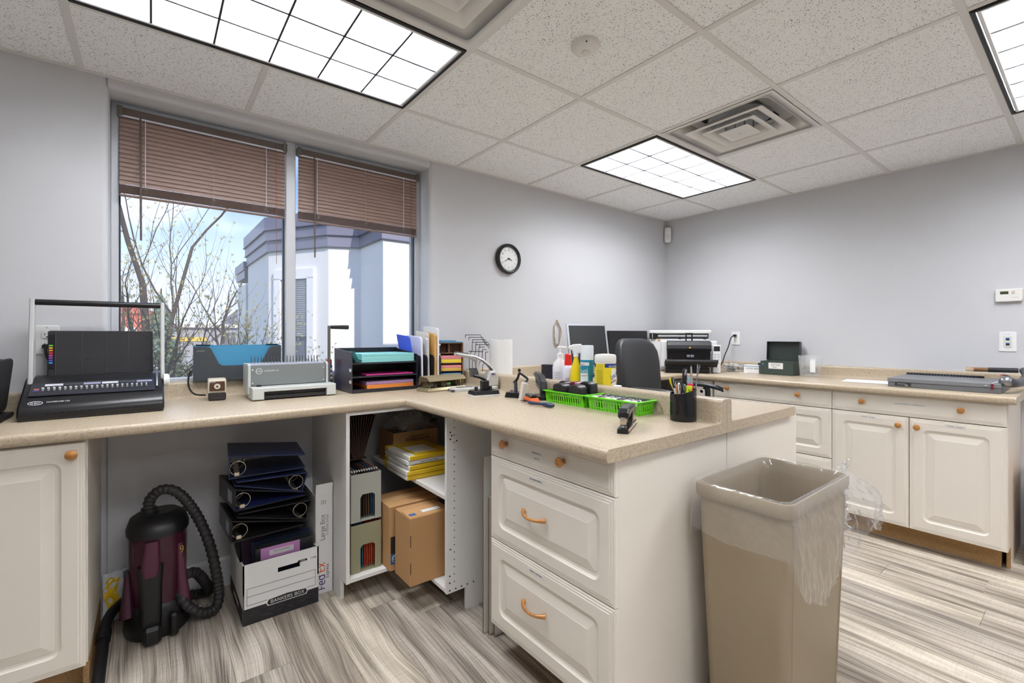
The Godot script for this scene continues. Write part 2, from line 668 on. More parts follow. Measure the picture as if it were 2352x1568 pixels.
func ceiling(X0: float, Z1: float) -> void:
	var ce := K("ceiling")
	bx(ce, "roof_slab", m(200, 200, 200, 0.9), Vector3(X0 / 2, 2.98, Z1 / 2), Vector3(-X0 + 0.6, 0.16, Z1 + 0.6), 0.0)
	var tm := textured("mineral_tile", "tile", Color.WHITE, 0.92, 1.0 / 0.62)
	var white := m(224, 222, 220, 0.5)
	var xs := [X0]
	var zs := [0.0]
	for i in range(-4, 5):
		xs.append(GX + i * TILE)
	for k in range(0, 9):
		zs.append(GZ + k * TILE)
	xs.append(0.0)
	zs.append(Z1)
	var skip := {}
	for a in [[-2, 0], [-1, 0], [2, 0], [3, 0], [2, 3], [3, 3], [-2, 3], [-1, 3], [-2, 6], [-1, 6], [2, 6], [3, 6], [-1, 1], [2, 1]]:
		skip[Vector2i(a[0], a[1])] = true
	var shapes := {}
	for i in xs.size() - 1:
		for k in zs.size() - 1:
			if skip.has(Vector2i(i - 5, k - 1)):
				continue
			var s := Vector3(xs[i + 1] - xs[i] - 0.004, 0.016, zs[k + 1] - zs[k] - 0.004)
			var key := "%.3f %.3f" % [s.x, s.z]
			if not shapes.has(key):
				shapes[key] = G.new().box(Vector3.ZERO, s, 0.002).done(tm)
			PM(ce, "ceiling_tile", shapes[key], Vector3((xs[i] + xs[i + 1]) / 2, CEIL + 0.0115, (zs[k] + zs[k + 1]) / 2))
	for k in range(1, zs.size() - 1):
		bx(ce, "tee_bar", white, Vector3(X0 / 2, CEIL + 0.0016, zs[k]), Vector3(-X0, 0.004, 0.0245), 0.0007)
	var lit := {}
	for a in [[-2, 0], [2, 0], [2, 3], [-2, 3], [-2, 6], [2, 6]]:
		lit[Vector2i(a[0], a[1])] = true
	for i in range(1, xs.size() - 1):
		for k in zs.size() - 1:
			if not lit.has(Vector2i(i - 6, k - 1)):
				bx(ce, "cross_tee", white, Vector3(xs[i], CEIL + 0.0018, (zs[k] + zs[k + 1]) / 2), Vector3(0.0245, 0.004, zs[k + 1] - zs[k] - 0.0245), 0.0007)
	bx(ce, "wall_angle", white, Vector3(X0 / 2, CEIL + 0.001, 0.011), Vector3(-X0, 0.004, 0.022), 0.0007)
	bx(ce, "wall_angle", white, Vector3(-0.011, CEIL + 0.001, Z1 / 2), Vector3(0.022, 0.004, Z1), 0.0007)

func window_frame(wl: float, wr: float) -> void:
	var w := K("window_1")
	var al := m(205, 207, 211, 0.35, 0.2)
	var dk := m(60, 60, 64, 0.5)
	var y0 := 0.985
	var y1 := 2.295
	var zc := -0.175
	var mid := -3.398
	bx(w, "jamb", al, Vector3(wl + 0.014, (y0 + y1) / 2, zc), Vector3(0.028, y1 - y0, 0.07), 0.003)
	bx(w, "jamb", al, Vector3(wr - 0.016, (y0 + y1) / 2, zc), Vector3(0.032, y1 - y0, 0.07), 0.003)
	bx(w, "window_head", al, Vector3((wl + wr) / 2, y1 - 0.02, zc), Vector3(wr - wl, 0.04, 0.07), 0.003)
	bx(w, "window_sill", al, Vector3((wl + wr) / 2, y0 + 0.012, zc), Vector3(wr - wl, 0.03, 0.07), 0.003)
	bx(w, "mullion", al, Vector3(mid, (y0 + y1) / 2, zc + 0.006), Vector3(0.052, y1 - y0, 0.08), 0.004)
	bx(w, "glazing_bead", dk, Vector3(wl + 0.031, (y0 + y1) / 2, zc), Vector3(0.006, y1 - y0, 0.03), 0.001)
	bx(w, "glazing_bead", dk, Vector3(mid - 0.029, (y0 + y1) / 2, zc), Vector3(0.006, y1 - y0, 0.03), 0.001)
	bx(w, "glazing_bead", dk, Vector3(mid + 0.029, (y0 + y1) / 2, zc), Vector3(0.006, y1 - y0, 0.03), 0.001)
	bx(w, "glazing_bead", dk, Vector3(wr - 0.035, (y0 + y1) / 2, zc), Vector3(0.006, y1 - y0, 0.03), 0.001)
	var gl := clear(235, 242, 245, 0.06, 0.02)
	gl.metallic_specular = 0.12
	bx(w, "pane", gl, Vector3((wl + 0.03 + mid - 0.026) / 2, (y0 + y1) / 2, zc), Vector3(mid - 0.026 - wl - 0.03, y1 - y0 - 0.04, 0.004), 0.0)
	bx(w, "pane", gl, Vector3((wr - 0.03 + mid + 0.026) / 2, (y0 + y1) / 2, zc), Vector3(wr - 0.03 - mid - 0.026, y1 - y0 - 0.04, 0.004), 0.0)

func lamp(i: int, k: int, label: String) -> void:
	# two-by-four troffer with a parabolic louvre of three by six cells
	var L := 2 * TILE - 0.03
	var W := TILE - 0.03
	var t := T("ceiling_light", label, "ceiling light", Vector3(GX + (i + 1) * TILE, CEIL, GZ + (k + 0.5) * TILE), 0.0, "recessed louvred ceiling lights")
	var black := m(22, 22, 24, 0.5)
	var white := m(236, 238, 240, 0.4)
	var refl := m(240, 241, 243, 0.3)
	for s in [-1.0, 1.0]:
		bx(t, "edge_trim", black, Vector3(0, -0.001, s * (W / 2 - 0.005)), Vector3(L, 0.012, 0.012), 0.002)
		bx(t, "edge_trim", black, Vector3(s * (L / 2 - 0.005), -0.001, 0), Vector3(0.012, 0.012, W - 0.02), 0.002)
		bx(t, "inner_frame", white, Vector3(0, 0.006, s * (W / 2 - 0.021)), Vector3(L - 0.022, 0.02, 0.014), 0.003)
		bx(t, "inner_frame", white, Vector3(s * (L / 2 - 0.021), 0.006, 0), Vector3(0.014, 0.02, W - 0.05), 0.003)
		bx(t, "housing_side", refl, Vector3(0, 0.075, s * (W / 2 - 0.004)), Vector3(L, 0.13, 0.006), 0.0)
		bx(t, "housing_side", refl, Vector3(s * (L / 2 - 0.004), 0.075, 0), Vector3(0.006, 0.13, W), 0.0)
	bx(t, "housing_top", refl, Vector3(0, 0.143, 0), Vector3(L, 0.006, W), 0.0)
	var glow := StandardMaterial3D.new()
	glow.albedo_color = Color8(250, 250, 250)
	glow.emission_enabled = true
	glow.emission = Color8(250, 252, 255)
	glow.emission_energy_multiplier = 1.6
	glow.resource_name = "lamp_glow"
	bx(t, "lamp_panel", glow, Vector3(0, 0.132, 0), Vector3(L - 0.06, 0.006, W - 0.06), 0.0)
	# blades: wedge cross-section, wide at the top
	var li := L - 0.056
	var wi := W - 0.056
	var wedge := [Vector2(-0.0016, 0.0), Vector2(0.0016, 0.0), Vector2(0.004, 0.02), Vector2(0.010, 0.042), Vector2(-0.010, 0.042), Vector2(-0.004, 0.02)]
	var bm := m(226, 229, 233, 0.28, 0.25)
	for n in 2:
		var z := wi * ((n + 1) / 3.0 - 0.5)
		P(t, "blade", G.new().at(Vector3(-li / 2, -0.002, z), Basis(Vector3(0, 0, 1), Vector3(0, 1, 0), Vector3(1, 0, 0))).prism(wedge, li), bm)
	for n in 5:
		var x := li * ((n + 1) / 6.0 - 0.5)
		P(t, "blade", G.new().at(Vector3(x, -0.002, -wi / 2)).prism(wedge, wi), bm)
	var dark := m(46, 47, 50, 0.5)  # near-black strips paint the shade on the lower edges of the blades
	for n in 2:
		bx(t, "blade_edge_shade", dark, Vector3(0, -0.003, wi * ((n + 1) / 3.0 - 0.5)), Vector3(li, 0.003, 0.007), 0.0)
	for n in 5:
		bx(t, "blade_edge_shade", dark, Vector3(li * ((n + 1) / 6.0 - 0.5), -0.003, 0), Vector3(0.007, 0.003, wi), 0.0)
	var l := AreaLight3D.new()
	l.name = "lamp_light"
	l.area_size = Vector2(L - 0.08, W - 0.08)
	l.light_energy = 3.5
	l.light_color = Color8(245, 247, 251)
	l.area_range = 12.0
	l.area_attenuation = 2.0
	l.shadow_enabled = true
	t.add_child(l)
	l.position = Vector3(0, 0.122, 0)
	l.rotation.x = -PI / 2

func vent(i: int, k: int, label: String) -> void:
	# square four-way diffuser of nested steps
	var t := T("ceiling_vent", label, "air vent", Vector3(GX + (i + 0.5) * TILE, CEIL, GZ + (k + 0.5) * TILE), 0.0, "square ceiling diffusers")
	var white := m(226, 224, 221, 0.5)
	var R := TILE / 2 - 0.014
	var frame := []
	for q in [[R, 0.004, -0.001], [R, 0.004, -0.003], [0.262, 0.02, -0.004], [0.235, 0.045, 0.012], [0.205, 0.05, 0.06], [0.2, 0.05, 0.13]]:
		frame.append(ring_xz(q[0] * 2, q[0] * 2, q[1], q[2]))
	P(t, "frame", G.new().loft(frame, false, false, true, 0.9), white)
	var dark := m(168, 170, 172, 0.5, 0.4)
	P(t, "duct", G.new().lathe([Vector2(0.16, 0.06), Vector2(0.16, 0.2), Vector2(0.0, 0.2)], 20), dark)
	var plate := []
	for q in [[0.205, 0.06], [0.15, 0.061]]:
		plate.append(ring_xz(q[0] * 2, q[0] * 2, 0.03, q[1]))
	P(t, "neck", G.new().loft(plate, false, false, true, 0.9), m(214, 212, 208, 0.6))
	var y := -0.012
	for q in [[0.205, 0.135], [0.14, 0.085]]:
		var r0: float = q[0]
		var r1: float = q[1]
		var rings := []
		for s in [[r1, 0.046, 0.02], [r1 + 0.02, 0.02, 0.02], [r0 - 0.03, 0.004, 0.015], [r0, 0.0, 0.008], [r0, 0.002, 0.008], [r0 - 0.03, 0.006, 0.015], [r1 + 0.02, 0.023, 0.02], [r1, 0.048, 0.02]]:
			rings.append(ring_xz(s[0] * 2, s[0] * 2, s[2], y + s[1]))
		P(t, "louvre_ring", G.new().loft(rings, false, false, true, 0.9), white)
		y -= 0.004
	var mid := []
	for s in [[0.078, 0.002, 0.008], [0.078, 0.0, 0.008], [0.06, -0.002, 0.01]]:
		mid.append(ring_xz(s[0] * 2, s[0] * 2, s[2], y + s[1]))
	mid.reverse()
	var c := P(t, "centre_plate", G.new().loft(mid), white)
	P(c, "screw_hole", G.new().lathe([Vector2(0, 0), Vector2(0.005, 0), Vector2(0.005, 0.001), Vector2(0, 0.001)], 10, Vector3(0, y - 0.0028, 0)), dark)
	for a in [[0.05, 0.05], [-0.05, 0.05], [0.05, -0.05], [-0.05, -0.05]]:
		cy(t, "hanger", m(120, 120, 122, 0.4, 0.6), Vector3(a[0], y, a[1]), Vector3(a[0], 0.1, a[1]), 0.003, 6)

func blind(x0: float, x1: float, label: String) -> void:
	var w := x1 - x0
	var t := T("window_blind", label, "window blind", Vector3((x0 + x1) / 2, 1.858, -0.105), 0.0, "brown venetian blinds")
	var br := m(158, 133, 122, 0.5)
	var dk := m(96, 82, 74, 0.5)
	var y1 := 2.258 - 1.858
	bx(t, "headrail", dk, Vector3(0, y1 - 0.018, 0), Vector3(w, 0.036, 0.032), 0.003)
	bx(t, "headrail_lip", m(214, 212, 222, 0.3, 0.3), Vector3(0, y1 - 0.038, 0.012), Vector3(w - 0.012, 0.007, 0.012), 0.001)
	for s in [-1.0, 1.0]:
		bx(t, "bracket", m(96, 92, 84, 0.45), Vector3(s * (w / 2 - 0.008), y1 - 0.018, 0.004), Vector3(0.022, 0.044, 0.042), 0.003)
	# one slat: shallow arc, tilted nearly shut
	var slat := func(wid: float) -> ArrayMesh:
		var p := []
		for i in 6:
			var s := -0.0125 + 0.005 * i
			p.append(Vector2(s, 0.0022 * (1.0 - pow(s / 0.0125, 2.0))))
		for i in 6:
			var s := 0.0125 - 0.005 * i
			p.append(Vector2(s, 0.0022 * (1.0 - pow(s / 0.0125, 2.0)) - 0.0004))
		return G.new().at(Vector3(-wid / 2, 0, 0), Basis(Vector3(0, 0, 1), Vector3(0, 1, 0), Vector3(1, 0, 0))).prism(p, wid).done(br)
	var sm: ArrayMesh = slat.call(w - 0.01)
	var shut := Basis(Vector3.RIGHT, deg_to_rad(70))
	var top := y1 - 0.050
	var n := 15
	for i in n:
		PM(t, "slat", sm, Vector3(0, top - i * 0.0203, 0.0), shut)
	var low := top - n * 0.0203 + 0.006
	var flat := Basis(Vector3.RIGHT, deg_to_rad(8))
	var k := 0
	var y := low
	while y > 0.012:
		PM(t, "slat", sm, Vector3(sin(k * 1.7) * 0.0012, y, 0.0), flat)
		y -= 0.0034
		k += 1
	bx(t, "bottom_rail", br, Vector3(0, 0.004, 0), Vector3(w - 0.01, 0.008, 0.026), 0.003)
	var cord := m(176, 164, 152, 0.8)
	var beads := m(225, 222, 235, 0.4)
	for f in [[-0.36, true], [0.02, false], [0.36, true]]:
		var x: float = f[0] * w
		tb(t, "ladder_cord", beads if f[1] else cord, [Vector3(x, y1 - 0.04, 0.017), Vector3(x, low, 0.017)], 0.0018 if f[1] else 0.0011, 5)
		# slack loops lying on the stack
		var p := []
		rng.seed = int(x * 1000) + 77
		for q in 9:
			p.append(Vector3(x + rng.randf_range(-0.012, 0.012), low - q * 0.004 + rng.randf_range(-0.004, 0.004), 0.018 + rng.randf_range(0, 0.006)))
		tb(t, "slack_cord", m(190, 184, 172, 0.8), curve(p, 4), 0.0009, 4)
	var wx := -w * 0.5 + w * 0.115
	tb(t, "tilt_wand", dk, [Vector3(wx, y1 - 0.03, 0.026), Vector3(wx, y1 - 0.05, 0.03), Vector3(wx + 0.002, y1 - 0.60, 0.03)], [0.0025, 0.004, 0.004], 8)
	tb(t, "lift_cord", m(150, 96, 76, 0.7), [Vector3(w * 0.425, y1 - 0.035, 0.022), Vector3(w * 0.428, y1 - 0.65, 0.024)], 0.0013, 5)

# ---------------------------------------------------------------- cabinets and worktops
func front_mesh(w: float, h: float, panel: bool) -> G:
	# moulded door or drawer front, face towards +z, its back at z = -0.019
	var rows := [[0.0, 0.0, -0.019], [0.0, 0.0, -0.0055], [0.003, 0.0, -0.003], [0.009, 0.0, -0.003], [0.0115, 0.0, -0.0014], [0.017, 0.0, -0.0014], [0.0195, 0.0, 0.0]]
	if panel:
		var q := minf(0.058, minf(w, h) * 0.17)
		rows.append_array([[q, 0.03, 0.0], [q + 0.003, 0.028, -0.0035], [q + 0.008, 0.024, -0.0065], [q + 0.016, 0.018, -0.0075], [q + 0.020, 0.004, -0.0062], [q + 0.046, 0.0, -0.0012], [q + 0.048, 0.0, -0.0004]])
	var g := G.new()
	var rings := []
	for r in rows:
		var ring := []
		for p in rrect(w - 2 * r[0], h - 2 * r[0], r[1], 5):
			ring.append(Vector3(p.x, p.y, r[2]))
		rings.append(ring)
	var n: int = rings[0].size()
	for k in rings.size() - 1:
		g.smooth() if k >= 7 and k <= 10 else g.flat()
		for i in n:
			var j := (i + 1) % n
			var a: Vector3 = rings[k][i]
			var b: Vector3 = rings[k][j]
			var c: Vector3 = rings[k + 1][j]
			var d: Vector3 = rings[k + 1][i]
			if not a.is_equal_approx(b):
				g.face([a, b, c], Vector3(0, 0, 1) if k > 0 else (a + b).normalized() * Vector3(1, 1, 0))
			if not c.is_equal_approx(d):
				g.face([a, c, d], Vector3(0, 0, 1) if k > 0 else (a + b).normalized() * Vector3(1, 1, 0))
	g.flat()
	g.fan(rings[-1], Vector3(0, 0, 1))
	g.fan(rings[0], Vector3(0, 0, -1))
	return g

func knob(parent: Node3D, at: Vector3) -> void:
	var g := G.new().at(Vector3.ZERO, Basis(Vector3(1, 0, 0), Vector3(0, 0, 1), Vector3(0, -1, 0)))
	g.lathe([Vector2(0.009, 0.0), Vector2(0.007, 0.006), Vector2(0.007, 0.012), Vector2(0.014, 0.017), Vector2(0.0165, 0.022), Vector2(0.014, 0.027), Vector2(0.008, 0.0295), Vector2(0, 0.0303)], 18)
	P(parent, "knob", g, oak(), at)

func pull(parent: Node3D, at: Vector3) -> void:
	var pts := []
	var rad := []
	for i in 13:
		var u := i / 12.0 * 2.0 - 1.0
		pts.append(Vector3(u * 0.056, -0.004 * (1 - u * u), 0.003 + 0.026 * (1.0 - pow(absf(u), 2.6))))
		rad.append(0.0052 + 0.004 * pow(absf(u), 3.0))
	P(parent, "handle", G.new().tube(pts, rad, 8), oak(), at)

func strip(parent: Node3D, s: String, at: Vector3, w := 0.1, h := 0.012) -> void:
	var o := bx(parent, "label_strip", m(228, 225, 219, 0.35), at, Vector3(w, h, 0.0006), 0.0)
	if s:
		tx(o, s, h * 0.42, m(30, 34, 60, 0.6), Vector3(0, 0, 0.0004), Basis(), w * 0.74)

func unit_front(u: Node3D, called: String, c: Vector3, w: float, h: float, panel: bool, b := Basis()) -> MeshInstance3D:
	return P(u, called, front_mesh(w, h, panel), melamine(), c, b)

func nose_slab(length: float, depth: float, both := false) -> G:
	# worktop strip: outline in (z, y), front edge rounded at z = depth, pushed along x
	var th := 0.038
	var r := 0.013
	var p := [Vector2(0, 0)]
	for i in 6:
		var a := -PI / 2 + PI / 2 * i / 5.0
		p.append(Vector2(depth - r + r * cos(a), -th + r + r * sin(a)))
	for i in 6:
		var a := PI / 2 * i / 5.0
		p.append(Vector2(depth - r + r * cos(a), -r + r * sin(a)))
	p.insert(1, Vector2(0, -th))
	return G.new().at(Vector3(length, 0, 0), Basis(Vector3(0, 0, 1), Vector3(0, 1, 0), Vector3(-1, 0, 0))).prism(p, length)

func splash(length: float, h := 0.082, th := 0.033) -> G:
	# upstand running along x, its back at z = 0, its top rounded at the front
	var r := 0.014
	var p := [Vector2(0, 0), Vector2(th + 0.012, 0), Vector2(th + 0.004, 0.003), Vector2(th, 0.012)]
	for i in 6:
		var a := PI / 2 * i / 5.0
		p.append(Vector2(th - r + r * cos(a), h - r + r * sin(a)))
	p.append(Vector2(0.0, h))
	return G.new().at(Vector3(length, 0, 0), Basis(Vector3(0, 0, 1), Vector3(0, 1, 0), Vector3(-1, 0, 0))).prism(p, length)

func carcass(u: Node3D, x0: float, x1: float, z0: float, z1: float, toe: Vector3) -> void:
	# body box above a recessed toe board; toe says which way the fronts look
	var c := Vector3((x0 + x1) / 2, 0.495, (z0 + z1) / 2)
	bx(u, "body", melamine(), c, Vector3(x1 - x0, 0.758, z1 - z0), 0.0015)
	var s := Vector3(x1 - x0 - 0.032, 0.116, z1 - z0 - 0.032)
	var o := c
	o.y = 0.058
	if toe.x != 0.0:
		s.x -= 0.07
		o.x -= toe.x * 0.05
	else:
		s.z -= 0.07
		o.z -= toe.z * 0.05
	bx(u, "toe_board", chip(), o, s, 0.0)

func cabinets() -> void:
	var mel := melamine()
	var lam := laminate()
	# ---- worktops
	var t := T("corner_worktop", "beige speckled L-shaped laminate worktop running under the window to the peninsula end", "worktop", Vector3(0, TOP - 0.0008, 0))
	P(t, "slab", nose_slab(2.42, 0.574), lam, Vector3(-5.44, 0, 0.001))
	bx(t, "window_ledge", lam, Vector3(-3.38, -0.019, -0.079), Vector3(1.546, 0.038, 0.16), 0.0)
	# peninsula half: its rounded edge looks along -x
	P(t, "slab", nose_slab(1.823, 0.646), lam, Vector3(-2.392, 0, 0.001), Basis(Vector3(0, 0, 1), Vector3(0, 1, 0), Vector3(-1, 0, 0)))
	P(t, "upstand", splash(1.539), lam, Vector3(-4.145, 0, -0.16))
	P(t, "upstand", splash(1.0), lam, Vector3(-5.15, 0, 0.001))
	P(t, "upstand", splash(1.824), lam, Vector3(-2.392, 0, 0), Basis(Vector3(0, 0, 1), Vector3(0, 1, 0), Vector3(-1, 0, 0)))
	t = T("peninsula_worktop", "beige speckled worktop behind the low upstand of the peninsula, by the office chair", "worktop", Vector3(0, TOP - 0.0008, 0))
	P(t, "slab", nose_slab(1.824, 0.594), lam, Vector3(-2.39, 0, 1.824), Basis(Vector3(0, 0, -1), Vector3(0, 1, 0), Vector3(1, 0, 0)))
	P(t, "upstand", splash(1.824), lam, Vector3(-2.39, 0, 1.824), Basis(Vector3(0, 0, -1), Vector3(0, 1, 0), Vector3(1, 0, 0)))
	t = T("side_worktop", "beige speckled worktop along the clear grey wall, holding scanner and paper cutter", "worktop", Vector3(0, TOP - 0.0008, 0))
	P(t, "slab", nose_slab(2.383, 0.635), lam, Vector3(-0.001, 0, 0.001), Basis(Vector3(0, 0, 1), Vector3(0, 1, 0), Vector3(-1, 0, 0)))
	P(t, "slab", nose_slab(1.177, 0.58), lam, Vector3(-1.793, 0, 0.001))
	P(t, "upstand", splash(2.383, 0.082, 0.02), lam, Vector3(-0.001, 0, 0.001), Basis(Vector3(0, 0, 1), Vector3(0, 1, 0), Vector3(-1, 0, 0)))
	P(t, "upstand", splash(2.3, 0.082, 0.02), lam, Vector3(-2.33, 0.0005, 0.001))
	# ---- cabinet at the very left of the knee space
	var u := T("base_cabinet", "cream base cabinet with one tall panelled door, beneath the black comb binder", "cabinet", Vector3(0, 0, 0))
	carcass(u, -4.72, -4.178, 0.002, 0.53, Vector3(0, 0, 1))
	bx(u, "side_foot", chip(), Vector3(-4.187, 0.058, 0.24), Vector3(0.016, 0.116, 0.46), 0.0)
	var d := unit_front(u, "door", Vector3(-4.405, 0.49, 0.551), 0.446, 0.752, true)
	knob(d, Vector3(0.19, 0.34, 0))
	unit_front(u, "door", Vector3(-4.86, 0.49, 0.551), 0.446, 0.752, true)
	# ---- open corner cabinet
	u = T("corner_cabinet", "open white corner cabinet with drilled side panel and a shelf of supplies", "cabinet")
	var edge := m(232, 230, 226, 0.45)
	var side := [Vector2(0.002, 0.8745), Vector2(0.555, 0.8745), Vector2(0.555, 0.1), Vector2(0.475, 0.1), Vector2(0.475, 0.0), Vector2(0.002, 0.0)]
	P(u, "side_panel", G.new().at(Vector3(-3.302, 0, 0), EAST).prism(side, 0.016, 0.0, 0.0, false), edge)
	var side2 := [Vector2(-2.42, 0.8745), Vector2(-3.0, 0.8745), Vector2(-3.0, 0.1), Vector2(-2.9, 0.1), Vector2(-2.9, 0.0), Vector2(-2.42, 0.0)]
	var sp := P(u, "side_panel", G.new().prism(side2, 0.016, 0.0, 0.884, false), edge)
	# rows of shelf-pin holes as raised discs, the shade inside put into their colour
	var hole := G.new().at(Vector3.ZERO, Basis(Vector3(1, 0, 0), Vector3(0, 0, 1), Vector3(0, -1, 0))).lathe([Vector2(0, 0), Vector2(0.0026, 0), Vector2(0.0026, 0.0012), Vector2(0, 0.0012)], 8).done(m(40, 36, 32, 0.8))
	for i in 23:
		PM(sp, "pin_hole_shade", hole, Vector3(-2.962, 0.85 - 0.032 * i, 0.8995))
	for q in [[-2.982, 0.80], [-2.982, 0.77], [-2.975, 0.785], [-2.95, 0.76], [-2.982, 0.29], [-2.985, 0.175], [-2.985, 0.145], [-2.985, 0.112], [-2.955, 0.112], [-2.925, 0.112], [-2.895, 0.112], [-2.862, 0.112]]:
		PM(sp, "pin_hole_shade", hole, Vector3(q[0], q[1], 0.8997), Basis.from_scale(Vector3(1.4, 1.4, 1)))
	bx(u, "top_rail", edge, Vector3(-3.14, 0.866, 0.547), Vector3(0.33, 0.016, 0.016), 0.001)
	var floor_l := [Vector2(-3.302, 0.555), Vector2(-3.0, 0.555), Vector2(-3.0, 0.884), Vector2(-2.42, 0.884), Vector2(-2.42, 0.004), Vector2(-3.302, 0.004)]
	var down := Basis(Vector3(1, 0, 0), Vector3(0, 0, 1), Vector3(0, -1, 0))
	P(u, "bottom_panel", G.new().at(Vector3(0, 0.118, 0), down).prism(floor_l, 0.016, 0.0, 0.0, false), edge)
	bx(u, "shelf", edge, Vector3(-2.706, 0.509, 0.452), Vector3(0.572, 0.018, 0.862), 0.001)
	bx(u, "back_panel", m(70, 70, 72, 0.9), Vector3(-2.41, 0.487, 0.45), Vector3(0.008, 0.77, 0.87), 0.0)
	bx(u, "toe_board", chip(), Vector3(-3.1, 0.05, 0.35), Vector3(0.38, 0.1, 0.016), 0.0)
	# ---- drawer unit of the peninsula
	u = T("drawer_unit", "cream three-drawer unit at the peninsula end with wooden knobs and arched pulls", "cabinet")
	carcass(u, -2.966, -2.372, 1.205, 1.79, Vector3(-1, 0, 0))
	bx(u, "end_panel", mel, Vector3(-2.663, 0.437, 1.798), Vector3(0.606, 0.874, 0.016), 0.001)
	var zc := (1.205 + 1.806) / 2
	var zw := 1.806 - 1.205
	d = unit_front(u, "drawer", Vector3(-2.966, 0.819, zc), zw, 0.105, false, EAST)
	d.position.x = -2.985
	knob(d, Vector3(-0.196, 0.008, 0))
	knob(d, Vector3(0.1, 0.008, 0))
	strip(d, "MANUALS", Vector3(-0.03, 0.006, 0.0005), 0.06)
	strip(d, "ICS", Vector3(-0.03, -0.012, 0.0005), 0.028)
	d = unit_front(u, "drawer", Vector3(-2.985, 0.6085, zc), zw, 0.311, true, EAST)
	pull(d, Vector3(-0.04, 0.005, 0))
	strip(d, "CIRCULATOR SUPPLIES", Vector3(-0.035, 0.125, 0.0005), 0.085)
	d = unit_front(u, "drawer", Vector3(-2.985, 0.2875, zc), zw, 0.326, true, EAST)
	pull(d, Vector3(-0.04, 0.012, 0))
	strip(d, "TRAVEL SUPPLIES", Vector3(-0.035, 0.132, 0.0005), 0.085)
	# ---- back half of the peninsula
	u = T("peninsula_cabinet", "plain cream cabinet end panel under the rear half of the peninsula, behind the waste bin", "cabinet")
	carcass(u, -2.352, -1.775, 0.62, 1.79, Vector3(1, 0, 0))
	bx(u, "end_panel", mel, Vector3(-2.048, 0.437, 1.798), Vector3(0.614, 0.874, 0.016), 0.001)
	for i in 2:
		unit_front(u, "door", Vector3(-1.756, 0.49, 0.92 + i * 0.58), 0.575, 0.752, true, Basis(Vector3(0, 0, -1), Vector3(0, 1, 0), Vector3(1, 0, 0)))
	# ---- run along the east wall
	u = T("corner_drawer_unit", "narrow cream drawer front in the far corner beyond the pencil cup", "cabinet")
	carcass(u, -0.58, -0.03, 0.52, 0.79, Vector3(-1, 0, 0))
	d = unit_front(u, "drawer", Vector3(-0.6, 0.76, 0.655), 0.262, 0.218, false, EAST)
	P(d, "knob", G.new().at(Vector3.ZERO, down).lathe([Vector2(0.012, 0), Vector2(0.02, -0.008), Vector2(0.018, -0.014), Vector2(0, -0.016)], 16), mel, Vector3(0.05, 0.02, 0))
	strip(d, "LABELS", Vector3(0.05, 0.085, 0.0005), 0.05)
	strip(d, "ENVELOPES", Vector3(-0.08, 0.05, 0.0005), 0.07)
	strip(d, "JIFFY MAILERS", Vector3(-0.08, 0.025, 0.0005), 0.07)
	unit_front(u, "drawer", Vector3(-0.6, 0.38, 0.655), 0.262, 0.528, true, EAST)
	u = T("side_drawer_unit", "cream drawer cabinet whose shallow top drawer carries two round wooden knobs, nearer the corner", "cabinet")
	carcass(u, -0.58, -0.03, 0.80, 1.582, Vector3(-1, 0, 0))
	d = unit_front(u, "drawer", Vector3(-0.6, 0.814, 1.196), 0.778, 0.116, false, EAST)
	knob(d, Vector3(-0.28, 0.012, 0))
	knob(d, Vector3(0.2, 0.012, 0))
	strip(d, "CLEAR PACKING TAPE ROLLS", Vector3(-0.27, 0.043, 0.0005), 0.15)
	strip(d, "CALCULATORS & SUPPLIES", Vector3(0.13, 0.043, 0.0005), 0.15)
	for i in 2:
		d = unit_front(u, "drawer", Vector3(-0.6, 0.594 - i * 0.319, 1.196), 0.778, 0.314, true, EAST)
		pull(d, Vector3(-0.05, 0.0, 0))
	u = T("double_door_cabinet", "cream cabinet with two panelled doors under a wide drawer, below the paper cutter", "cabinet")
	carcass(u, -0.58, -0.03, 1.588, 2.334, Vector3(-1, 0, 0))
	P(u, "end_panel", G.new().prism([Vector2(-0.581, 0.8745), Vector2(-0.581, 0.118), Vector2(-0.465, 0.118), Vector2(-0.465, 0.0), Vector2(-0.004, 0.0), Vector2(-0.004, 0.8745)], 0.016, 0.0, 2.336, false), mel)
	bx(u, "panel_edge", chip(), Vector3(-0.4655, 0.058, 2.344), Vector3(0.003, 0.114, 0.0155), 0.0)
	d = unit_front(u, "drawer", Vector3(-0.6, 0.814, 1.968), 0.76, 0.116, false, EAST)
	knob(d, Vector3(-0.22, 0.008, 0))
	knob(d, Vector3(0.215, 0.008, 0))
	strip(d, "COLOUR PAPER - LETTER/LEGAL", Vector3(0.0, 0.012, 0.0005), 0.18)
	d = unit_front(u, "door", Vector3(-0.6, 0.436, 1.776), 0.376, 0.63, true, EAST)
	knob(d, Vector3(0.145, 0.268, 0))
	strip(d, "PAPER - LETTER", Vector3(0.0, 0.293, 0.0005), 0.085)
	d = unit_front(u, "door", Vector3(-0.6, 0.436, 2.158), 0.38, 0.63, true, EAST)
	knob(d, Vector3(-0.155, 0.268, 0))
	strip(d, "PAPER - LEGAL", Vector3(0.0, 0.293, 0.0005), 0.085)

# ---------------------------------------------------------------- things on the worktop under the window
func oval(w: float, h: float, n := 24) -> Array:
	var p := []
	for i in n:
		p.append(Vector2(cos(TAU * i / n) * w / 2, sin(TAU * i / n) * h / 2))
	return p

func ring_logo(parent: Node3D, w: float, h: float, mat: Material, at: Vector3, b := Basis()) -> void:
	var pts := []
	for p in oval(w, h, 28):
		pts.append(Vector3(p.x, p.y, 0))
	pts.append(pts[0])
	P(parent, "emblem_ring", G.new().tube(pts, h * 0.05, 5), mat, at, b)

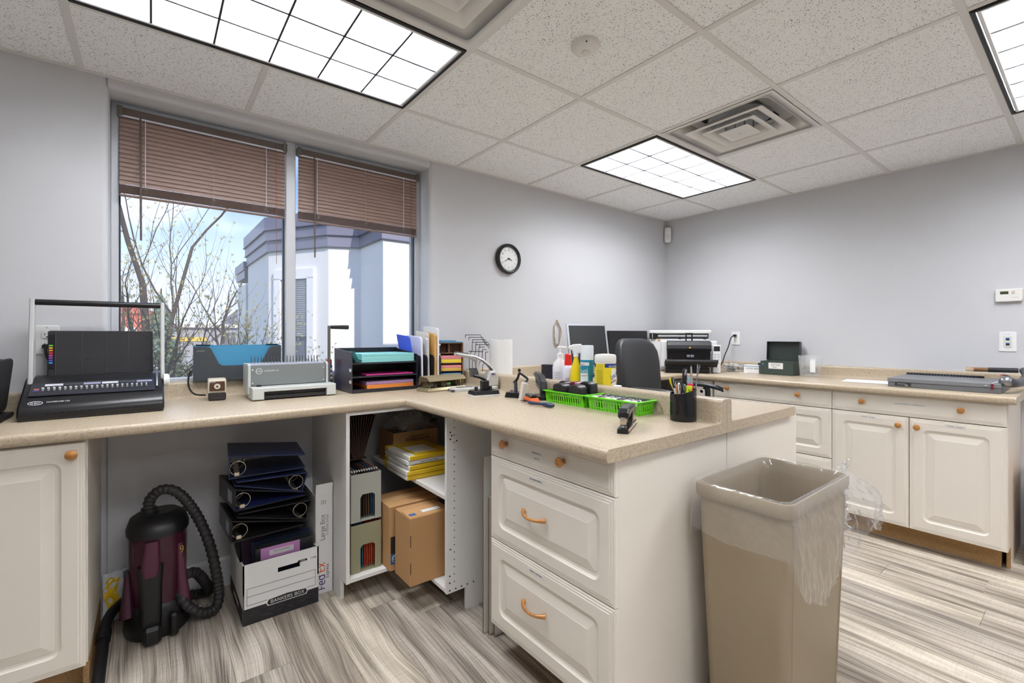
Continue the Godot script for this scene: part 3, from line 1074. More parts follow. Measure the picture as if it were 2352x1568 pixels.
func left_things() -> void:
	var black := m(24, 24, 26, 0.45)
	var soft := m(38, 38, 41, 0.55)
	var grey := m(196, 198, 196, 0.45)
	var white := m(236, 236, 238, 0.5)
	# ---- comb binder, the large black one
	var t := T("comb_binding_machine", "large black comb binding machine with a tall grey lever frame", "binding machine", Vector3(-4.176, TOP, 0.13))
	var side := [Vector2(0.148, 0.006), Vector2(0.153, 0.016), Vector2(0.151, 0.034), Vector2(0.135, 0.056), Vector2(0.06, 0.100), Vector2(0.0, 0.142), Vector2(-0.03, 0.15), Vector2(-0.072, 0.15), Vector2(-0.08, 0.142), Vector2(-0.08, 0.006)]
	var zy := Basis(Vector3(0, 0, 1), Vector3(0, 1, 0), Vector3(-1, 0, 0))
	var body := P(t, "body", G.new().at(Vector3(0.21, 0, 0), zy).prism(side, 0.42, 0.006), m(28, 28, 31, 0.28))
	bx(body, "base_rail", m(52, 52, 55, 0.4), Vector3(0, 0.008, 0.036), Vector3(0.416, 0.016, 0.224), 0.003)
	for i in 16:
		bx(body, "drawer_slot", m(8, 8, 8, 0.7), Vector3(-0.13 + i * 0.019, 0.024, 0.1525), Vector3(0.013, 0.0035, 0.002), 0.0)
	var slope := Basis(Vector3.RIGHT, -deg_to_rad(90 - 33))   # local xy lies on the sloping deck, z is its normal
	var deck := func(x: float, s: float, lift := 0.0) -> Vector3:
		return Vector3(x, 0.056 + s * 0.5446, 0.135 - s * 0.8387) + Vector3(0, 0.8387, 0.5446) * lift
	var shield := bx(t, "comb_tray", m(46, 48, 56, 0.25), deck.call(-0.005, 0.085, 0.002), Vector3(0.37, 0.075, 0.006), 0.002)
	shield.basis = slope
	for i in 21:
		var h := P(shield, "comb_hook", G.new().at(Vector3.ZERO, zy).prism([Vector2(0, 0), Vector2(0.014, 0), Vector2(0.014, 0.004), Vector2(0.004, 0.006), Vector2(0.004, 0.016), Vector2(0, 0.016)], 0.005), white, Vector3(-0.145 + i * 0.0152, -0.012, 0.003))
		h.name = "comb_hook"
	for i in 6:
		bx(shield, "guide_picture", [m(210, 210, 216, 0.4), m(60, 60, 66, 0.4), m(150, 150, 176, 0.4)][i % 3], Vector3(-0.12 + i * 0.054, 0.022, 0.0035), Vector3(0.05, 0.012, 0.001), 0.0)
	for i in 3:
		bx(shield, "colour_chip", [m(226, 140, 40, 0.4), m(170, 50, 120, 0.4), m(60, 90, 170, 0.4)][i], Vector3(-0.165, 0.0 - i * 0.005, 0.0035), Vector3(0.014, 0.0042, 0.001), 0.0)
	var wall := P(t, "clear_cover_wing", G.new().at(Vector3.ZERO, zy).prism([Vector2(0.075, 0.098), Vector2(0.02, 0.165), Vector2(-0.04, 0.17), Vector2(-0.04, 0.12)], 0.006), m(70, 72, 84, 0.15), Vector3(0.19, 0, 0))
	wall.set_meta("label", "dark clear side wing")
	# paper support
	var sup := P(t, "paper_support", G.new().prism(rrect(0.33, 0.19, 0.008, 4), 0.012, 0.003, -0.006), soft, Vector3(0.008, 0.232, -0.062), Basis(Vector3.RIGHT, deg_to_rad(-5)))
	for i in 4:
		bx(sup, "rib", m(66, 66, 69, 0.5), Vector3(-0.142 + [0.0, 0.077, 0.152, 0.223][i], 0, 0.0065), Vector3(0.0025, 0.18, 0.003), 0.001)
	for q in [[-0.045, 0.075], [0.05, 0.075], [-0.045, -0.02], [0.05, -0.02], [0.145, 0.075], [0.145, -0.02], [0.05, -0.08]]:
		P(sup, "moulded_dimple", G.new().at(Vector3.ZERO, Basis(Vector3(1, 0, 0), Vector3(0, 0, 1), Vector3(0, -1, 0))).lathe([Vector2(0.005, 0), Vector2(0.0062, 0.0006), Vector2(0.005, 0.001), Vector2(0, 0.0008)], 14), soft, Vector3(q[0], q[1], 0.006))
	var lab := bx(sup, "size_label", m(20, 20, 22, 0.3), Vector3(-0.152, 0.01, 0.0065), Vector3(0.018, 0.14, 0.001), 0.0)
	var dots := [[110, 190, 60], [226, 180, 30], [232, 130, 40], [214, 60, 50], [204, 60, 170], [150, 60, 170], [80, 80, 190], [40, 150, 210]]
	for i in 8:
		bx(lab, "size_chip", m(dots[i][0], dots[i][1], dots[i][2], 0.4), Vector3(-0.003, 0.025 - i * 0.0098, 0.001), Vector3(0.011, 0.006, 0.001), 0.0005)
	# lever frame
	for s in [-1.0, 1.0]:
		var x: float = -0.194 if s < 0 else 0.206
		P(t, "lever_arm", G.new().at(Vector3.ZERO, zy).prism([Vector2(-0.044, 0.452), Vector2(-0.014, 0.452), Vector2(0.03, 0.09), Vector2(0.012, 0.06), Vector2(-0.03, 0.06), Vector2(-0.044, 0.1)], 0.014, 0.003), grey, Vector3(x + 0.007, 0, 0))
	cy(t, "lever_bar", m(20, 20, 22, 0.35), Vector3(-0.192, 0.438, -0.03), Vector3(0.2, 0.438, -0.03), 0.0115, 18)
	P(t, "pivot_cap", G.new().at(Vector3.ZERO, Basis(Vector3(0, -1, 0), Vector3(1, 0, 0), Vector3(0, 0, 1))).lathe([Vector2(0.028, 0), Vector2(0.028, 0.014), Vector2(0.022, 0.02), Vector2(0, 0.02)], 20), m(226, 226, 222, 0.4), Vector3(0.21, 0.115, 0.03))
	var lo := deck.call(-0.165, 0.008, 0.0012)
	ring_logo(t, 0.038, 0.02, white, lo, slope)
	tx(t, "GBC", 0.0085, white, lo, slope, 0.026)
	tx(t, "CombBind® C20", 0.0065, white, deck.call(-0.105, 0.012, 0.0008), slope, 0.062)
	# ---- black sorter at the very edge of the view
	t = T("divider_sorter", "black ribbed desktop sorter cut off by the edge beside the binder", "file sorter", Vector3(-4.50, TOP, 0.175))
	bx(t, "tray", black, Vector3(-0.02, 0.008, 0), Vector3(0.19, 0.016, 0.22), 0.003)
	for i in 7:
		var q := rrect(0.22, 0.2 + i * 0.0, 0.03, 4)
		var lean := Basis(Vector3(0, 0, 1), deg_to_rad(-6))
		P(t, "divider", G.new().at(Vector3.ZERO, zy).prism(q, 0.012, 0.004), m(30, 30, 32, 0.6), Vector3(0.065 - i * 0.025, 0.1215 - i * 0.002, 0), lean)
	# ---- wall outlet with the binder's plug
	outlet(Vector3(-4.342, 1.204, 0.0), Basis(), "white double wall outlet behind the black comb binder", false)
	var cordm := m(16, 16, 18, 0.5)
	S("appliance_lead", "black power cord plugged into the outlet behind the comb binder", "cord", G.new().tube(curve([Vector3(-4.342, 1.178, 0.012), Vector3(-4.342, 1.176, 0.04), Vector3(-4.338, 1.14, 0.05), Vector3(-4.32, 1.08, 0.03), Vector3(-4.31, 1.02, 0.04), Vector3(-4.3, 1.0, 0.05)]), 0.0045, 8).box(Vector3(-4.342, 1.178, 0.016), Vector3(0.026, 0.018, 0.026), 0.004), cordm)
	# ---- standing file tray in front of the glass
	t = T("file_pocket", "dark grey file pocket with blue inside standing on the window ledge", "file holder", Vector3(-3.648, 0.9965, -0.118))
	var blue := m(72, 148, 186, 0.5)
	bx(t, "back", blue, Vector3(0, 0.088, -0.014), Vector3(0.386, 0.176, 0.003), 0.001)
	P(t, "front", G.new().prism([Vector2(-0.196, 0), Vector2(0.196, 0), Vector2(0.196, 0.168), Vector2(0.15, 0.168), Vector2(0.138, 0.16), Vector2(0.1, 0.082), Vector2(0.085, 0.072), Vector2(-0.075, 0.072), Vector2(-0.09, 0.082), Vector2(-0.125, 0.16), Vector2(-0.137, 0.168), Vector2(-0.196, 0.168)], 0.004, 0.0008, 0.014), m(66, 70, 74, 0.55))
	for s in [-1.0, 1.0]:
		bx(t, "side", m(80, 84, 88, 0.5), Vector3(s * 0.195, 0.086, 0), Vector3(0.004, 0.172, 0.032), 0.001)
		bx(t, "hook", black, Vector3(s * 0.155, 0.177, -0.012), Vector3(0.06, 0.005, 0.008), 0.001)
	bx(t, "lining", blue, Vector3(0, 0.085, 0.0), Vector3(0.37, 0.16, 0.004), 0.001)
	bx(t, "bottom", blue, Vector3(0, 0.003, 0), Vector3(0.384, 0.006, 0.028), 0.001)
	tx(t, "pendaflex", 0.0055, m(170, 172, 174, 0.5), Vector3(-0.168, 0.148, 0.0183))
	# ---- pencil sharpener
	t = T("pencil_sharpener", "cream electric pencil sharpener with a wood-grain front and dark drawer", "pencil sharpener", Vector3(-3.758, TOP, 0.005), deg_to_rad(-4))
	var cream := m(206, 196, 176, 0.4)
	P(t, "body", G.new().at(Vector3(0.037, 0.003, 0), zy).prism([Vector2(0.06, 0.036), Vector2(0.064, 0.09), Vector2(0.06, 0.097), Vector2(0.05, 0.099), Vector2(-0.05, 0.096), Vector2(-0.06, 0.085), Vector2(-0.062, 0), Vector2(0.05, 0)], 0.074, 0.004), cream)
	P(t, "shavings_drawer", G.new().prism(rrect(0.072, 0.036, 0.008, 3), 0.02, 0.003), m(44, 40, 38, 0.35), Vector3(0, 0.02, 0.046))
	bx(t, "wood_panel", m(78, 48, 36, 0.4), Vector3(0, 0.068, 0.0625), Vector3(0.062, 0.046, 0.004), 0.002)
	var up := Basis(Vector3(1, 0, 0), Vector3(0, 0, 1), Vector3(0, -1, 0))
	P(t, "pencil_port", G.new().at(Vector3.ZERO, up).lathe([Vector2(0.0045, -0.001), Vector2(0.0045, 0.004), Vector2(0.012, 0.0035), Vector2(0.0135, 0.0), Vector2(0.0, -0.001)], 22), cream, Vector3(0, 0.066, 0.0645))
	P(t, "port_hole", G.new().at(Vector3.ZERO, up).lathe([Vector2(0.0, 0.0), Vector2(0.0045, 0.0), Vector2(0.0045, 0.0012), Vector2(0, 0.0012)], 14), m(10, 10, 10, 0.8), Vector3(0, 0.066, 0.0665))
	tx(t, "BOSTON", 0.004, white, Vector3(-0.018, 0.086, 0.065))
	S("sharpener_cord", "thin black cord curling behind the cream pencil sharpener", "cord", G.new().tube(curve([Vector3(-3.80, 0.93, -0.05), Vector3(-3.84, 0.935, -0.075), Vector3(-3.862, 0.965, -0.09), Vector3(-3.866, 1.01, -0.095), Vector3(-3.856, 1.05, -0.1)]), 0.004, 7), cordm)
	# ---- comb binder, grey
	t = T("comb_punch", "grey metal comb binding machine with upright teeth and a side crank", "binding machine", Vector3(-3.447, TOP, 0.0))
	var steel := m(134, 138, 138, 0.4, 0.35)
	var pale := m(196, 200, 196, 0.45)
	P(t, "base", G.new().prism([Vector2(-0.19, 0.004), Vector2(-0.14, 0.004), Vector2(-0.14, 0.04), Vector2(0.145, 0.04), Vector2(0.145, 0.004), Vector2(0.191, 0.004), Vector2(0.191, 0.06), Vector2(-0.19, 0.06)], 0.145, 0.003, 0.065), pale)
	bx(t, "paper_slot", m(18, 18, 20, 0.5), Vector3(0.002, 0.022, 0.13), Vector3(0.284, 0.034, 0.12), 0.0)
	bx(t, "slot_bar", m(60, 62, 64, 0.3, 0.5), Vector3(0.002, 0.014, 0.194), Vector3(0.28, 0.018, 0.008), 0.002)
	bx(t, "slot_bar", m(40, 42, 44, 0.3, 0.5), Vector3(0.002, 0.033, 0.196), Vector3(0.28, 0.01, 0.008), 0.002)
	bx(t, "body", steel, Vector3(-0.011, 0.113, 0.05), Vector3(0.35, 0.1, 0.138), 0.002)
	for s in [-1.0, 1.0]:
		P(t, "end_cap", G.new().at(Vector3(0, 0, 0), zy).prism([Vector2(-0.022, 0.02), Vector2(0.124, 0.025), Vector2(0.124, 0.162), Vector2(0.11, 0.17), Vector2(-0.022, 0.168)], 0.012, 0.002), pale, Vector3(-0.184 if s < 0 else 0.178, 0, 0))
		for y in [0.14, 0.075]:
			P(t, "screw", G.new().at(Vector3.ZERO, up).lathe([Vector2(0.0042, 0), Vector2(0.003, 0.0016), Vector2(0, 0.002)], 10), m(210, 212, 212, 0.3, 0.6), Vector3(-0.011 + s * 0.165, y, 0.119))
	bx(t, "comb_deck", m(206, 206, 222, 0.3, 0.3), Vector3(-0.011, 0.165, 0.045), Vector3(0.345, 0.005, 0.12), 0.001)
	for i in 22:
		var x := -0.168 + i * 0.0149
		var tooth := P(t, "tooth", G.new().prism([Vector2(-0.0022, 0), Vector2(0.0022, 0), Vector2(0.0016, 0.034), Vector2(-0.0016, 0.034)], 0.0016, 0.0, -0.0008), m(96, 98, 98, 0.3, 0.7), Vector3(x, 0.168, 0.035))
		bx(tooth, "hook", m(190, 192, 192, 0.3, 0.6), Vector3(0.003, 0.003, 0.007), Vector3(0.006, 0.005, 0.014), 0.001)
	P(t, "crank_arm", G.new().prism([Vector2(-0.006, 0.06), Vector2(0.006, 0.06), Vector2(0.0055, 0.36), Vector2(-0.0055, 0.36)], 0.02, 0.002), m(96, 94, 84, 0.45), Vector3(0.191, 0, 0.08))
	P(t, "crank_grip", G.new().at(Vector3(0.197, 0.352, 0.09), Basis(Vector3(0, -1, 0), Vector3(1, 0, 0), Vector3(0, 0, 1))).lathe([Vector2(0.009, 0), Vector2(0.0095, 0.01), Vector2(0.0115, 0.09), Vector2(0.011, 0.097), Vector2(0, 0.099)], 16), m(30, 29, 28, 0.4))
	bx(t, "depth_dial", black, Vector3(-0.15, 0.064, 0.135), Vector3(0.022, 0.01, 0.014), 0.003)
	ring_logo(t, 0.026, 0.026, white, Vector3(-0.148, 0.133, 0.1195))
	tx(t, "GBC", 0.007, white, Vector3(-0.148, 0.133, 0.1195), Basis(), 0.02)
	tx(t, "CombBind® C150", 0.0072, white, Vector3(-0.094, 0.134, 0.1195), Basis(), 0.066)
	# ---- small bottle behind
	t = T("correction_bottle", "slim blue and white bottle with red cap behind the grey binding machine", "bottle", Vector3(-3.208, TOP, -0.075))
	P(t, "bottle", G.new().lathe([Vector2(0.016, 0), Vector2(0.018, 0.004), Vector2(0.018, 0.135), Vector2(0.014, 0.142), Vector2(0.0, 0.142)], 18), m(36, 70, 178, 0.4))
	for i in 3:
		P(t, "label_band", G.new().lathe([Vector2(0.0184, 0), Vector2(0.0184, 0.012), Vector2(0.0, 0.012)], 18), white, Vector3(0, 0.06 + i * 0.025, 0))
	P(t, "cap", G.new().lathe([Vector2(0.0155, 0.142), Vector2(0.0155, 0.168), Vector2(0.014, 0.17), Vector2(0, 0.17)], 18), m(190, 24, 40, 0.4))
	# ---- literature sorter with paper
	t = T("letter_tray_sorter", "black three-tier letter tray holding coloured paper by the window", "letter tray", Vector3(-2.985, TOP, 0.065))
	var pl := m(30, 29, 36, 0.35)
	var hw := 0.19
	P(t, "side", G.new().at(Vector3(-hw + 0.004, 0, 0), zy).prism([Vector2(0.145, 0.002), Vector2(0.145, 0.218), Vector2(-0.145, 0.235), Vector2(-0.145, 0.002)], 0.005, 0.001), m(62, 60, 70, 0.3))
	P(t, "side", G.new().at(Vector3(hw, 0, 0), zy).prism([Vector2(0.145, 0.002), Vector2(0.145, 0.2), Vector2(-0.145, 0.23), Vector2(-0.145, 0.002)], 0.005, 0.001), pl)
	bx(t, "back", pl, Vector3(0, 0.118, -0.142), Vector3(2 * hw, 0.232, 0.005), 0.001)
	for y in [0.012, 0.086, 0.158]:
		bx(t, "shelf", pl, Vector3(0, y, 0), Vector3(2 * hw - 0.012, 0.004, 0.282), 0.001)
		bx(t, "shelf_lip", m(40, 39, 44, 0.35), Vector3(0, y - 0.003 if y > 0.02 else 0.01, 0.1425), Vector3(2 * hw - 0.01, 0.006 if y > 0.02 else 0.018, 0.004), 0.001)
	for y in [0.06, 0.122]:
		bx(t, "label_card", white, Vector3(-hw - 0.0022, y, 0.128), Vector3(0.001, 0.016, 0.03), 0.0)
	var stack := func(called: String, label: String, x0: float, x1: float, y: float, h: float, z0: float, z1: float, mat: Material, n: int, turn := 0.0) -> void:
		var o := T(called, label, "paper", Vector3(-2.985 + (x0 + x1) / 2, TOP + y, 0.065 + (z0 + z1) / 2), turn)
		rng.seed = int(h * 10000) + n
		for i in n:
			bx(o, "ream", mat, Vector3(rng.randf_range(-0.002, 0.002), h * (i + 0.5) / n, rng.randf_range(-0.002, 0.002)), Vector3(x1 - x0, h / n, z1 - z0), 0.0006)
	var teal := m(140, 206, 204, 0.7)
	stack.call("paper_stack", "thick stack of pale teal paper on the top tier of the black tray", -0.13, 0.176, 0.1605, 0.046, -0.12, 0.128, teal, 9)
	var curl := G.new()
	for k in 5:
		curl.sheet(8, 3, func(u: float, v: float) -> Vector3: return Vector3(-0.181 + 0.028 * u + 0.004 * k, 0.1625 + k * 0.004 + 0.042 * (1 - u) * (1 - u) - 0.0, -0.08 + 0.2 * v))
	S("curled_paper", "few teal sheets curling up at the side of the black tray", "paper", curl, teal, Vector3(-2.985, TOP, 0.065))
	stack.call("paper_stack", "thin pile of bright pink paper on the middle tier of the tray", -0.1, 0.176, 0.0885, 0.006, -0.12, 0.12, m(232, 70, 160, 0.7), 2)
	stack.call("paper_stack", "pile of orange paper on the bottom tier of the black tray", -0.105, 0.172, 0.0145, 0.022, -0.12, 0.126, m(248, 150, 62, 0.7), 4, 0.03)
	stack.call("paper_stack", "pile of pale purple paper lying on the orange paper", -0.105, 0.172, 0.0368, 0.018, -0.12, 0.125, m(196, 160, 206, 0.7), 4)
	# ---- vertical slots with folders
	t = T("upright_file_rack", "black upright rack of folders beside the letter tray", "file rack", Vector3(-2.7, TOP, 0.04))
	bx(t, "base", pl, Vector3(0.0, 0.006, 0), Vector3(0.185, 0.012, 0.22), 0.002)
	for i in range(1, 5):
		P(t, "divider", G.new().at(Vector3(-0.088 + i * 0.045, 0, 0), zy).prism([Vector2(0.108, 0.01), Vector2(0.112, 0.17), Vector2(0.1, 0.186), Vector2(0.06, 0.19), Vector2(-0.1, 0.19), Vector2(-0.1, 0.01)], 0.004, 0.001), m(40, 40, 44, 0.4))
	var folder := func(label: String, x: float, w: float, z0: float, z1: float, h: float, lean: float, mat: Material, called := "folder") -> void:
		var g := G.new().at(Vector3.ZERO, zy).prism([Vector2(z0, 0), Vector2(z1, 0), Vector2(z1, h - 0.012), Vector2(z1 - 0.02, h), Vector2(z0, h + 0.012)], w, 0.0006)
		var o := S(called, label, "folder", g, mat, Vector3(-2.7 + x, TOP + 0.0125, 0.04))
		o.basis = Basis(Vector3(0, 0, 1), lean)
	folder.call("bright blue folder leaning out over the black letter tray", -0.052, 0.003, -0.09, 0.09, 0.295, 0.18, m(70, 96, 220, 0.5))
	folder.call("white folder standing next to the bright blue one", -0.022, 0.012, -0.09, 0.10, 0.285, 0.02, m(232, 232, 238, 0.6))
	folder.call("light grey folder in the middle of the upright rack", 0.022, 0.014, -0.09, 0.10, 0.28, 0.03, m(204, 202, 202, 0.6))
	folder.call("cream folder standing tall at the back of the upright rack", 0.039, 0.012, -0.1, 0.06, 0.31, 0.0, m(226, 220, 204, 0.6))
	folder.call("manila envelope bundle in the upright rack", 0.067, 0.016, -0.09, 0.10, 0.305, 0.0, m(214, 164, 90, 0.7))
	folder.call("tall white printed sheets at the end of the upright rack", 0.085, 0.012, -0.09, 0.10, 0.34, 0.0, m(234, 234, 232, 0.7), "paper_sheaf")
	# ---- brown sorter with bright papers
	var turn := -0.31
	t = T("paper_sorter", "brown cardboard sorter of stacked bright papers between folders and stapler", "paper sorter", Vector3(-2.524, TOP, 0.112), turn)
	var brown := m(132, 100, 82, 0.8)
	var W := 0.152
	var D := 0.088
	var Hh := 0.262
	for s in [-1.0, 1.0]:
		bx(t, "side", brown, Vector3(s * (W / 2 - 0.002), Hh / 2, 0), Vector3(0.006, Hh, D), 0.0008)
	bx(t, "back", brown, Vector3(0, Hh / 2, -D / 2 + 0.003), Vector3(W, Hh, 0.004), 0.0008)
	var ys := [0.003, 0.037, 0.085, 0.134, 0.196, 0.258]
	for y in ys:
		bx(t, "shelf", brown, Vector3(0, y, 0), Vector3(W - 0.006, 0.003, D), 0.0008)
	bx(t, "partition", brown, Vector3(-0.012, 0.227, 0), Vector3(0.003, 0.058, D - 0.01), 0.0)
	for i in 4:
		bx(t, "shelf_tag", white, Vector3(-W / 2 + 0.001, [0.076, 0.125, 0.187, 0.25][i], D / 2 + 0.0005), Vector3(0.014, 0.01, 0.001), 0.0)
	var fills := [[0, "green and yellow paper at the foot of the brown sorter", [[96, 170, 110], [236, 214, 60]]], [1, "bright blue paper in the brown sorter", [[60, 150, 200]]], [2, "golden paper under a pink sheet in the brown sorter", [[232, 190, 90], [232, 150, 150]]], [3, "yellow paper under pink in an upper slot of the brown sorter", [[240, 214, 70], [226, 140, 150]]]]
	for f in fills:
		var o := T("paper_pile", f[2 - 1], "paper", Vector3(-2.524, TOP + ys[f[0]] + 0.0017, 0.112), turn)
		var hh: float = (ys[f[0] + 1] - ys[f[0]] - 0.006)
		var cols: Array = f[2]
		for i in cols.size():
			bx(o, "ream", m(cols[i][0], cols[i][1], cols[i][2], 0.75), Vector3(0, hh * (i + 0.5) / cols.size() * 0.84, 0.003), Vector3(W - 0.022, hh * 0.8 / cols.size(), D - 0.016), 0.001)
	var o2 := T("paper_pile", "blue paper lying on top of the brown sorter", "paper", Vector3(-2.524, TOP + Hh, 0.112), turn)
	bx(o2, "ream", m(120, 180, 210, 0.7), Vector3(0, 0.004, 0), Vector3(W - 0.008, 0.007, D), 0.001)
	bx(o2, "ream", m(70, 130, 176, 0.7), Vector3(-0.02, 0.0105, 0.002), Vector3(W - 0.05, 0.005, D), 0.001)

func outlet(at: Vector3, b: Basis, label: String, _dark: bool) -> Node3D:
	var t := T("power_outlet", label, "wall outlet", at)
	t.basis = b
	var white := m(240, 240, 238, 0.35)
	P(t, "plate", G.new().prism(rrect(0.072, 0.117, 0.005, 3), 0.006, 0.002), white)
	var slot := m(36, 36, 38, 0.6)
	for s in [-1.0, 1.0]:
		var r := P(t, "receptacle", G.new().prism(rrect(0.034, 0.03, 0.008, 4), 0.003, 0.001), white, Vector3(0, s * 0.02, 0.0055))
		for q in [[-0.007, 0.003, 0.0022, 0.009], [0.007, 0.003, 0.0022, 0.008], [0.0, -0.008, 0.005, 0.005]]:
			bx(r, "slot", slot, Vector3(q[0], q[1], 0.003), Vector3(q[2], q[3], 0.0006), 0.0)
	P(t, "screw", G.new().at(Vector3.ZERO, Basis(Vector3(1, 0, 0), Vector3(0, 0, 1), Vector3(0, -1, 0))).lathe([Vector2(0.0032, 0), Vector2(0, 0.001)], 8), m(200, 200, 198, 0.4), Vector3(0, 0.05, 0.006))
	return t

# ---------------------------------------------------------------- things on the peninsula
func hole_punch_three() -> void:
	var t := T("three_hole_punch", "bronze metal three-hole punch lying before the folder rack", "hole punch", Vector3(-2.70, TOP, 0.335), deg_to_rad(9))
	var br := m(164, 150, 118, 0.35, 0.5)
	var dk := m(112, 102, 80, 0.4, 0.5)
	P(t, "base", G.new().loft([ring_xz(0.285, 0.12, 0.012, 0.0), ring_xz(0.285, 0.12, 0.012, 0.006), ring_xz(0.268, 0.1, 0.012, 0.018)], true, true, true, 0.5), br)
	var zy := Basis(Vector3(0, 0, 1), Vector3(0, 1, 0), Vector3(-1, 0, 0))
	for i in 3:
		var x: float = [-0.1, 0.0, 0.1][i]
		P(t, "punch_head", G.new().at(Vector3(x + 0.02, 0, 0), zy).prism([Vector2(-0.03, 0.016), Vector2(0.005, 0.016), Vector2(0.018, 0.024), Vector2(0.012, 0.052), Vector2(-0.018, 0.066), Vector2(-0.034, 0.05)], 0.04, 0.002), dk)
		cy(t, "punch_pin", m(190, 186, 174, 0.25, 0.9), Vector3(x, 0.018, 0.012), Vector3(x, 0.06, 0.006), 0.005, 10)
	# lever plate folded over the heads
	P(t, "lever", G.new().at(Vector3(0.132, 0, 0), zy).prism([Vector2(-0.05, 0.03), Vector2(-0.046, 0.07), Vector2(-0.034, 0.082), Vector2(0.03, 0.076), Vector2(0.052, 0.058), Vector2(0.05, 0.054), Vector2(0.028, 0.071), Vector2(-0.034, 0.077), Vector2(-0.041, 0.068), Vector2(-0.045, 0.03)], 0.264, 0.0008), br)
	for s in [-1.0, 1.0]:
		P(t, "lever_end", G.new().at(Vector3(s * 0.131 + 0.0015, 0, 0), zy).prism([Vector2(-0.05, 0.03), Vector2(-0.046, 0.072), Vector2(-0.032, 0.08), Vector2(0.03, 0.075), Vector2(0.05, 0.058), Vector2(-0.02, 0.05)], 0.003), dk)
	bx(t, "paper_guide", dk, Vector3(0.02, 0.019, 0.036), Vector3(0.03, 0.003, 0.012), 0.001)

func heavy_stapler() -> void:
	var t := T("heavy_duty_stapler", "large light grey heavy-duty stapler with a raised curved arm", "stapler", Vector3(-2.58, TOP, 0.475), deg_to_rad(-9))
	var gy := m(192, 190, 186, 0.4)
	var dk := m(70, 64, 78, 0.45)
	P(t, "base", G.new().loft([ring_xz(0.29, 0.075, 0.03, 0.0, Vector2(0, 0)), ring_xz(0.29, 0.075, 0.03, 0.014), ring_xz(0.28, 0.066, 0.03, 0.02)], true, true, true, 0.6), gy)
	bx(t, "base_foot", dk, Vector3(-0.128, 0.007, 0), Vector3(0.036, 0.013, 0.07), 0.005)
	bx(t, "anvil", m(150, 150, 152, 0.3, 0.7), Vector3(-0.06, 0.0215, 0), Vector3(0.09, 0.004, 0.024), 0.001)
	# upright column and arm outlined from the side
	P(t, "column", G.new().prism([Vector2(0.06, 0.015), Vector2(0.144, 0.015), Vector2(0.146, 0.04), Vector2(0.138, 0.085), Vector2(0.12, 0.11), Vector2(0.085, 0.105), Vector2(0.068, 0.06)], 0.06, 0.01, -0.03), gy)
	var arm := []
	var topside := [Vector2(0.138, 0.07), Vector2(0.125, 0.105), Vector2(0.095, 0.14), Vector2(0.05, 0.175), Vector2(0.0, 0.196), Vector2(-0.06, 0.206), Vector2(-0.105, 0.213), Vector2(-0.116, 0.21)]
	var under := [Vector2(-0.114, 0.198), Vector2(-0.07, 0.188), Vector2(-0.02, 0.176), Vector2(0.01, 0.158), Vector2(0.014, 0.12), Vector2(0.026, 0.088), Vector2(0.06, 0.07), Vector2(0.09, 0.058)]
	arm.append_array(topside)
	arm.append_array(under)
	P(t, "arm", G.new().prism(arm, 0.046, 0.009, -0.023), gy)
	bx(t, "arm_grip", m(92, 94, 96, 0.35), Vector3(-0.075, 0.211, 0), Vector3(0.075, 0.006, 0.03), 0.003).rotation.z = -0.13
	P(t, "release_catch", G.new().at(Vector3(0.105, 0.088, 0.026)).lathe([Vector2(0.006, -0.004), Vector2(0.009, 0), Vector2(0.006, 0.005), Vector2(0, 0.006)], 12, Vector3.ZERO, 1.8, 1.0), m(70, 56, 96, 0.4))
	bx(t, "magazine", m(110, 110, 112, 0.3, 0.6), Vector3(-0.0, 0.1, 0), Vector3(0.05, 0.05, 0.02), 0.003)

func small_punch() -> void:
	var t := T("two_hole_punch", "small black two-hole punch with white base in front of grey stapler", "hole punch", Vector3(-2.662, TOP, 0.69), deg_to_rad(-10))
	var bk := m(26, 26, 28, 0.35)
	P(t, "tray", G.new().loft([ring_xz(0.15, 0.1, 0.014, 0.0), ring_xz(0.15, 0.1, 0.014, 0.008)], true, true), m(226, 226, 222, 0.4))
	P(t, "base", G.new().loft([ring_xz(0.146, 0.096, 0.012, 0.008), ring_xz(0.138, 0.088, 0.012, 0.026)], true, true), bk)
	for s in [-1.0, 1.0]:
		cy(t, "punch_post", m(60, 60, 62, 0.3, 0.5), Vector3(s * 0.04, 0.026, -0.005), Vector3(s * 0.04, 0.045, -0.005), 0.009, 12)
	bx(t, "lever_bracket", bk, Vector3(0.012, 0.05, -0.015), Vector3(0.04, 0.05, 0.034), 0.004)
	tb(t, "lever", bk, curve([Vector3(0.02, 0.075, -0.018), Vector3(-0.005, 0.088, -0.016), Vector3(-0.028, 0.096, -0.014), Vector3(-0.05, 0.1, -0.012)]), 0.008, 8)

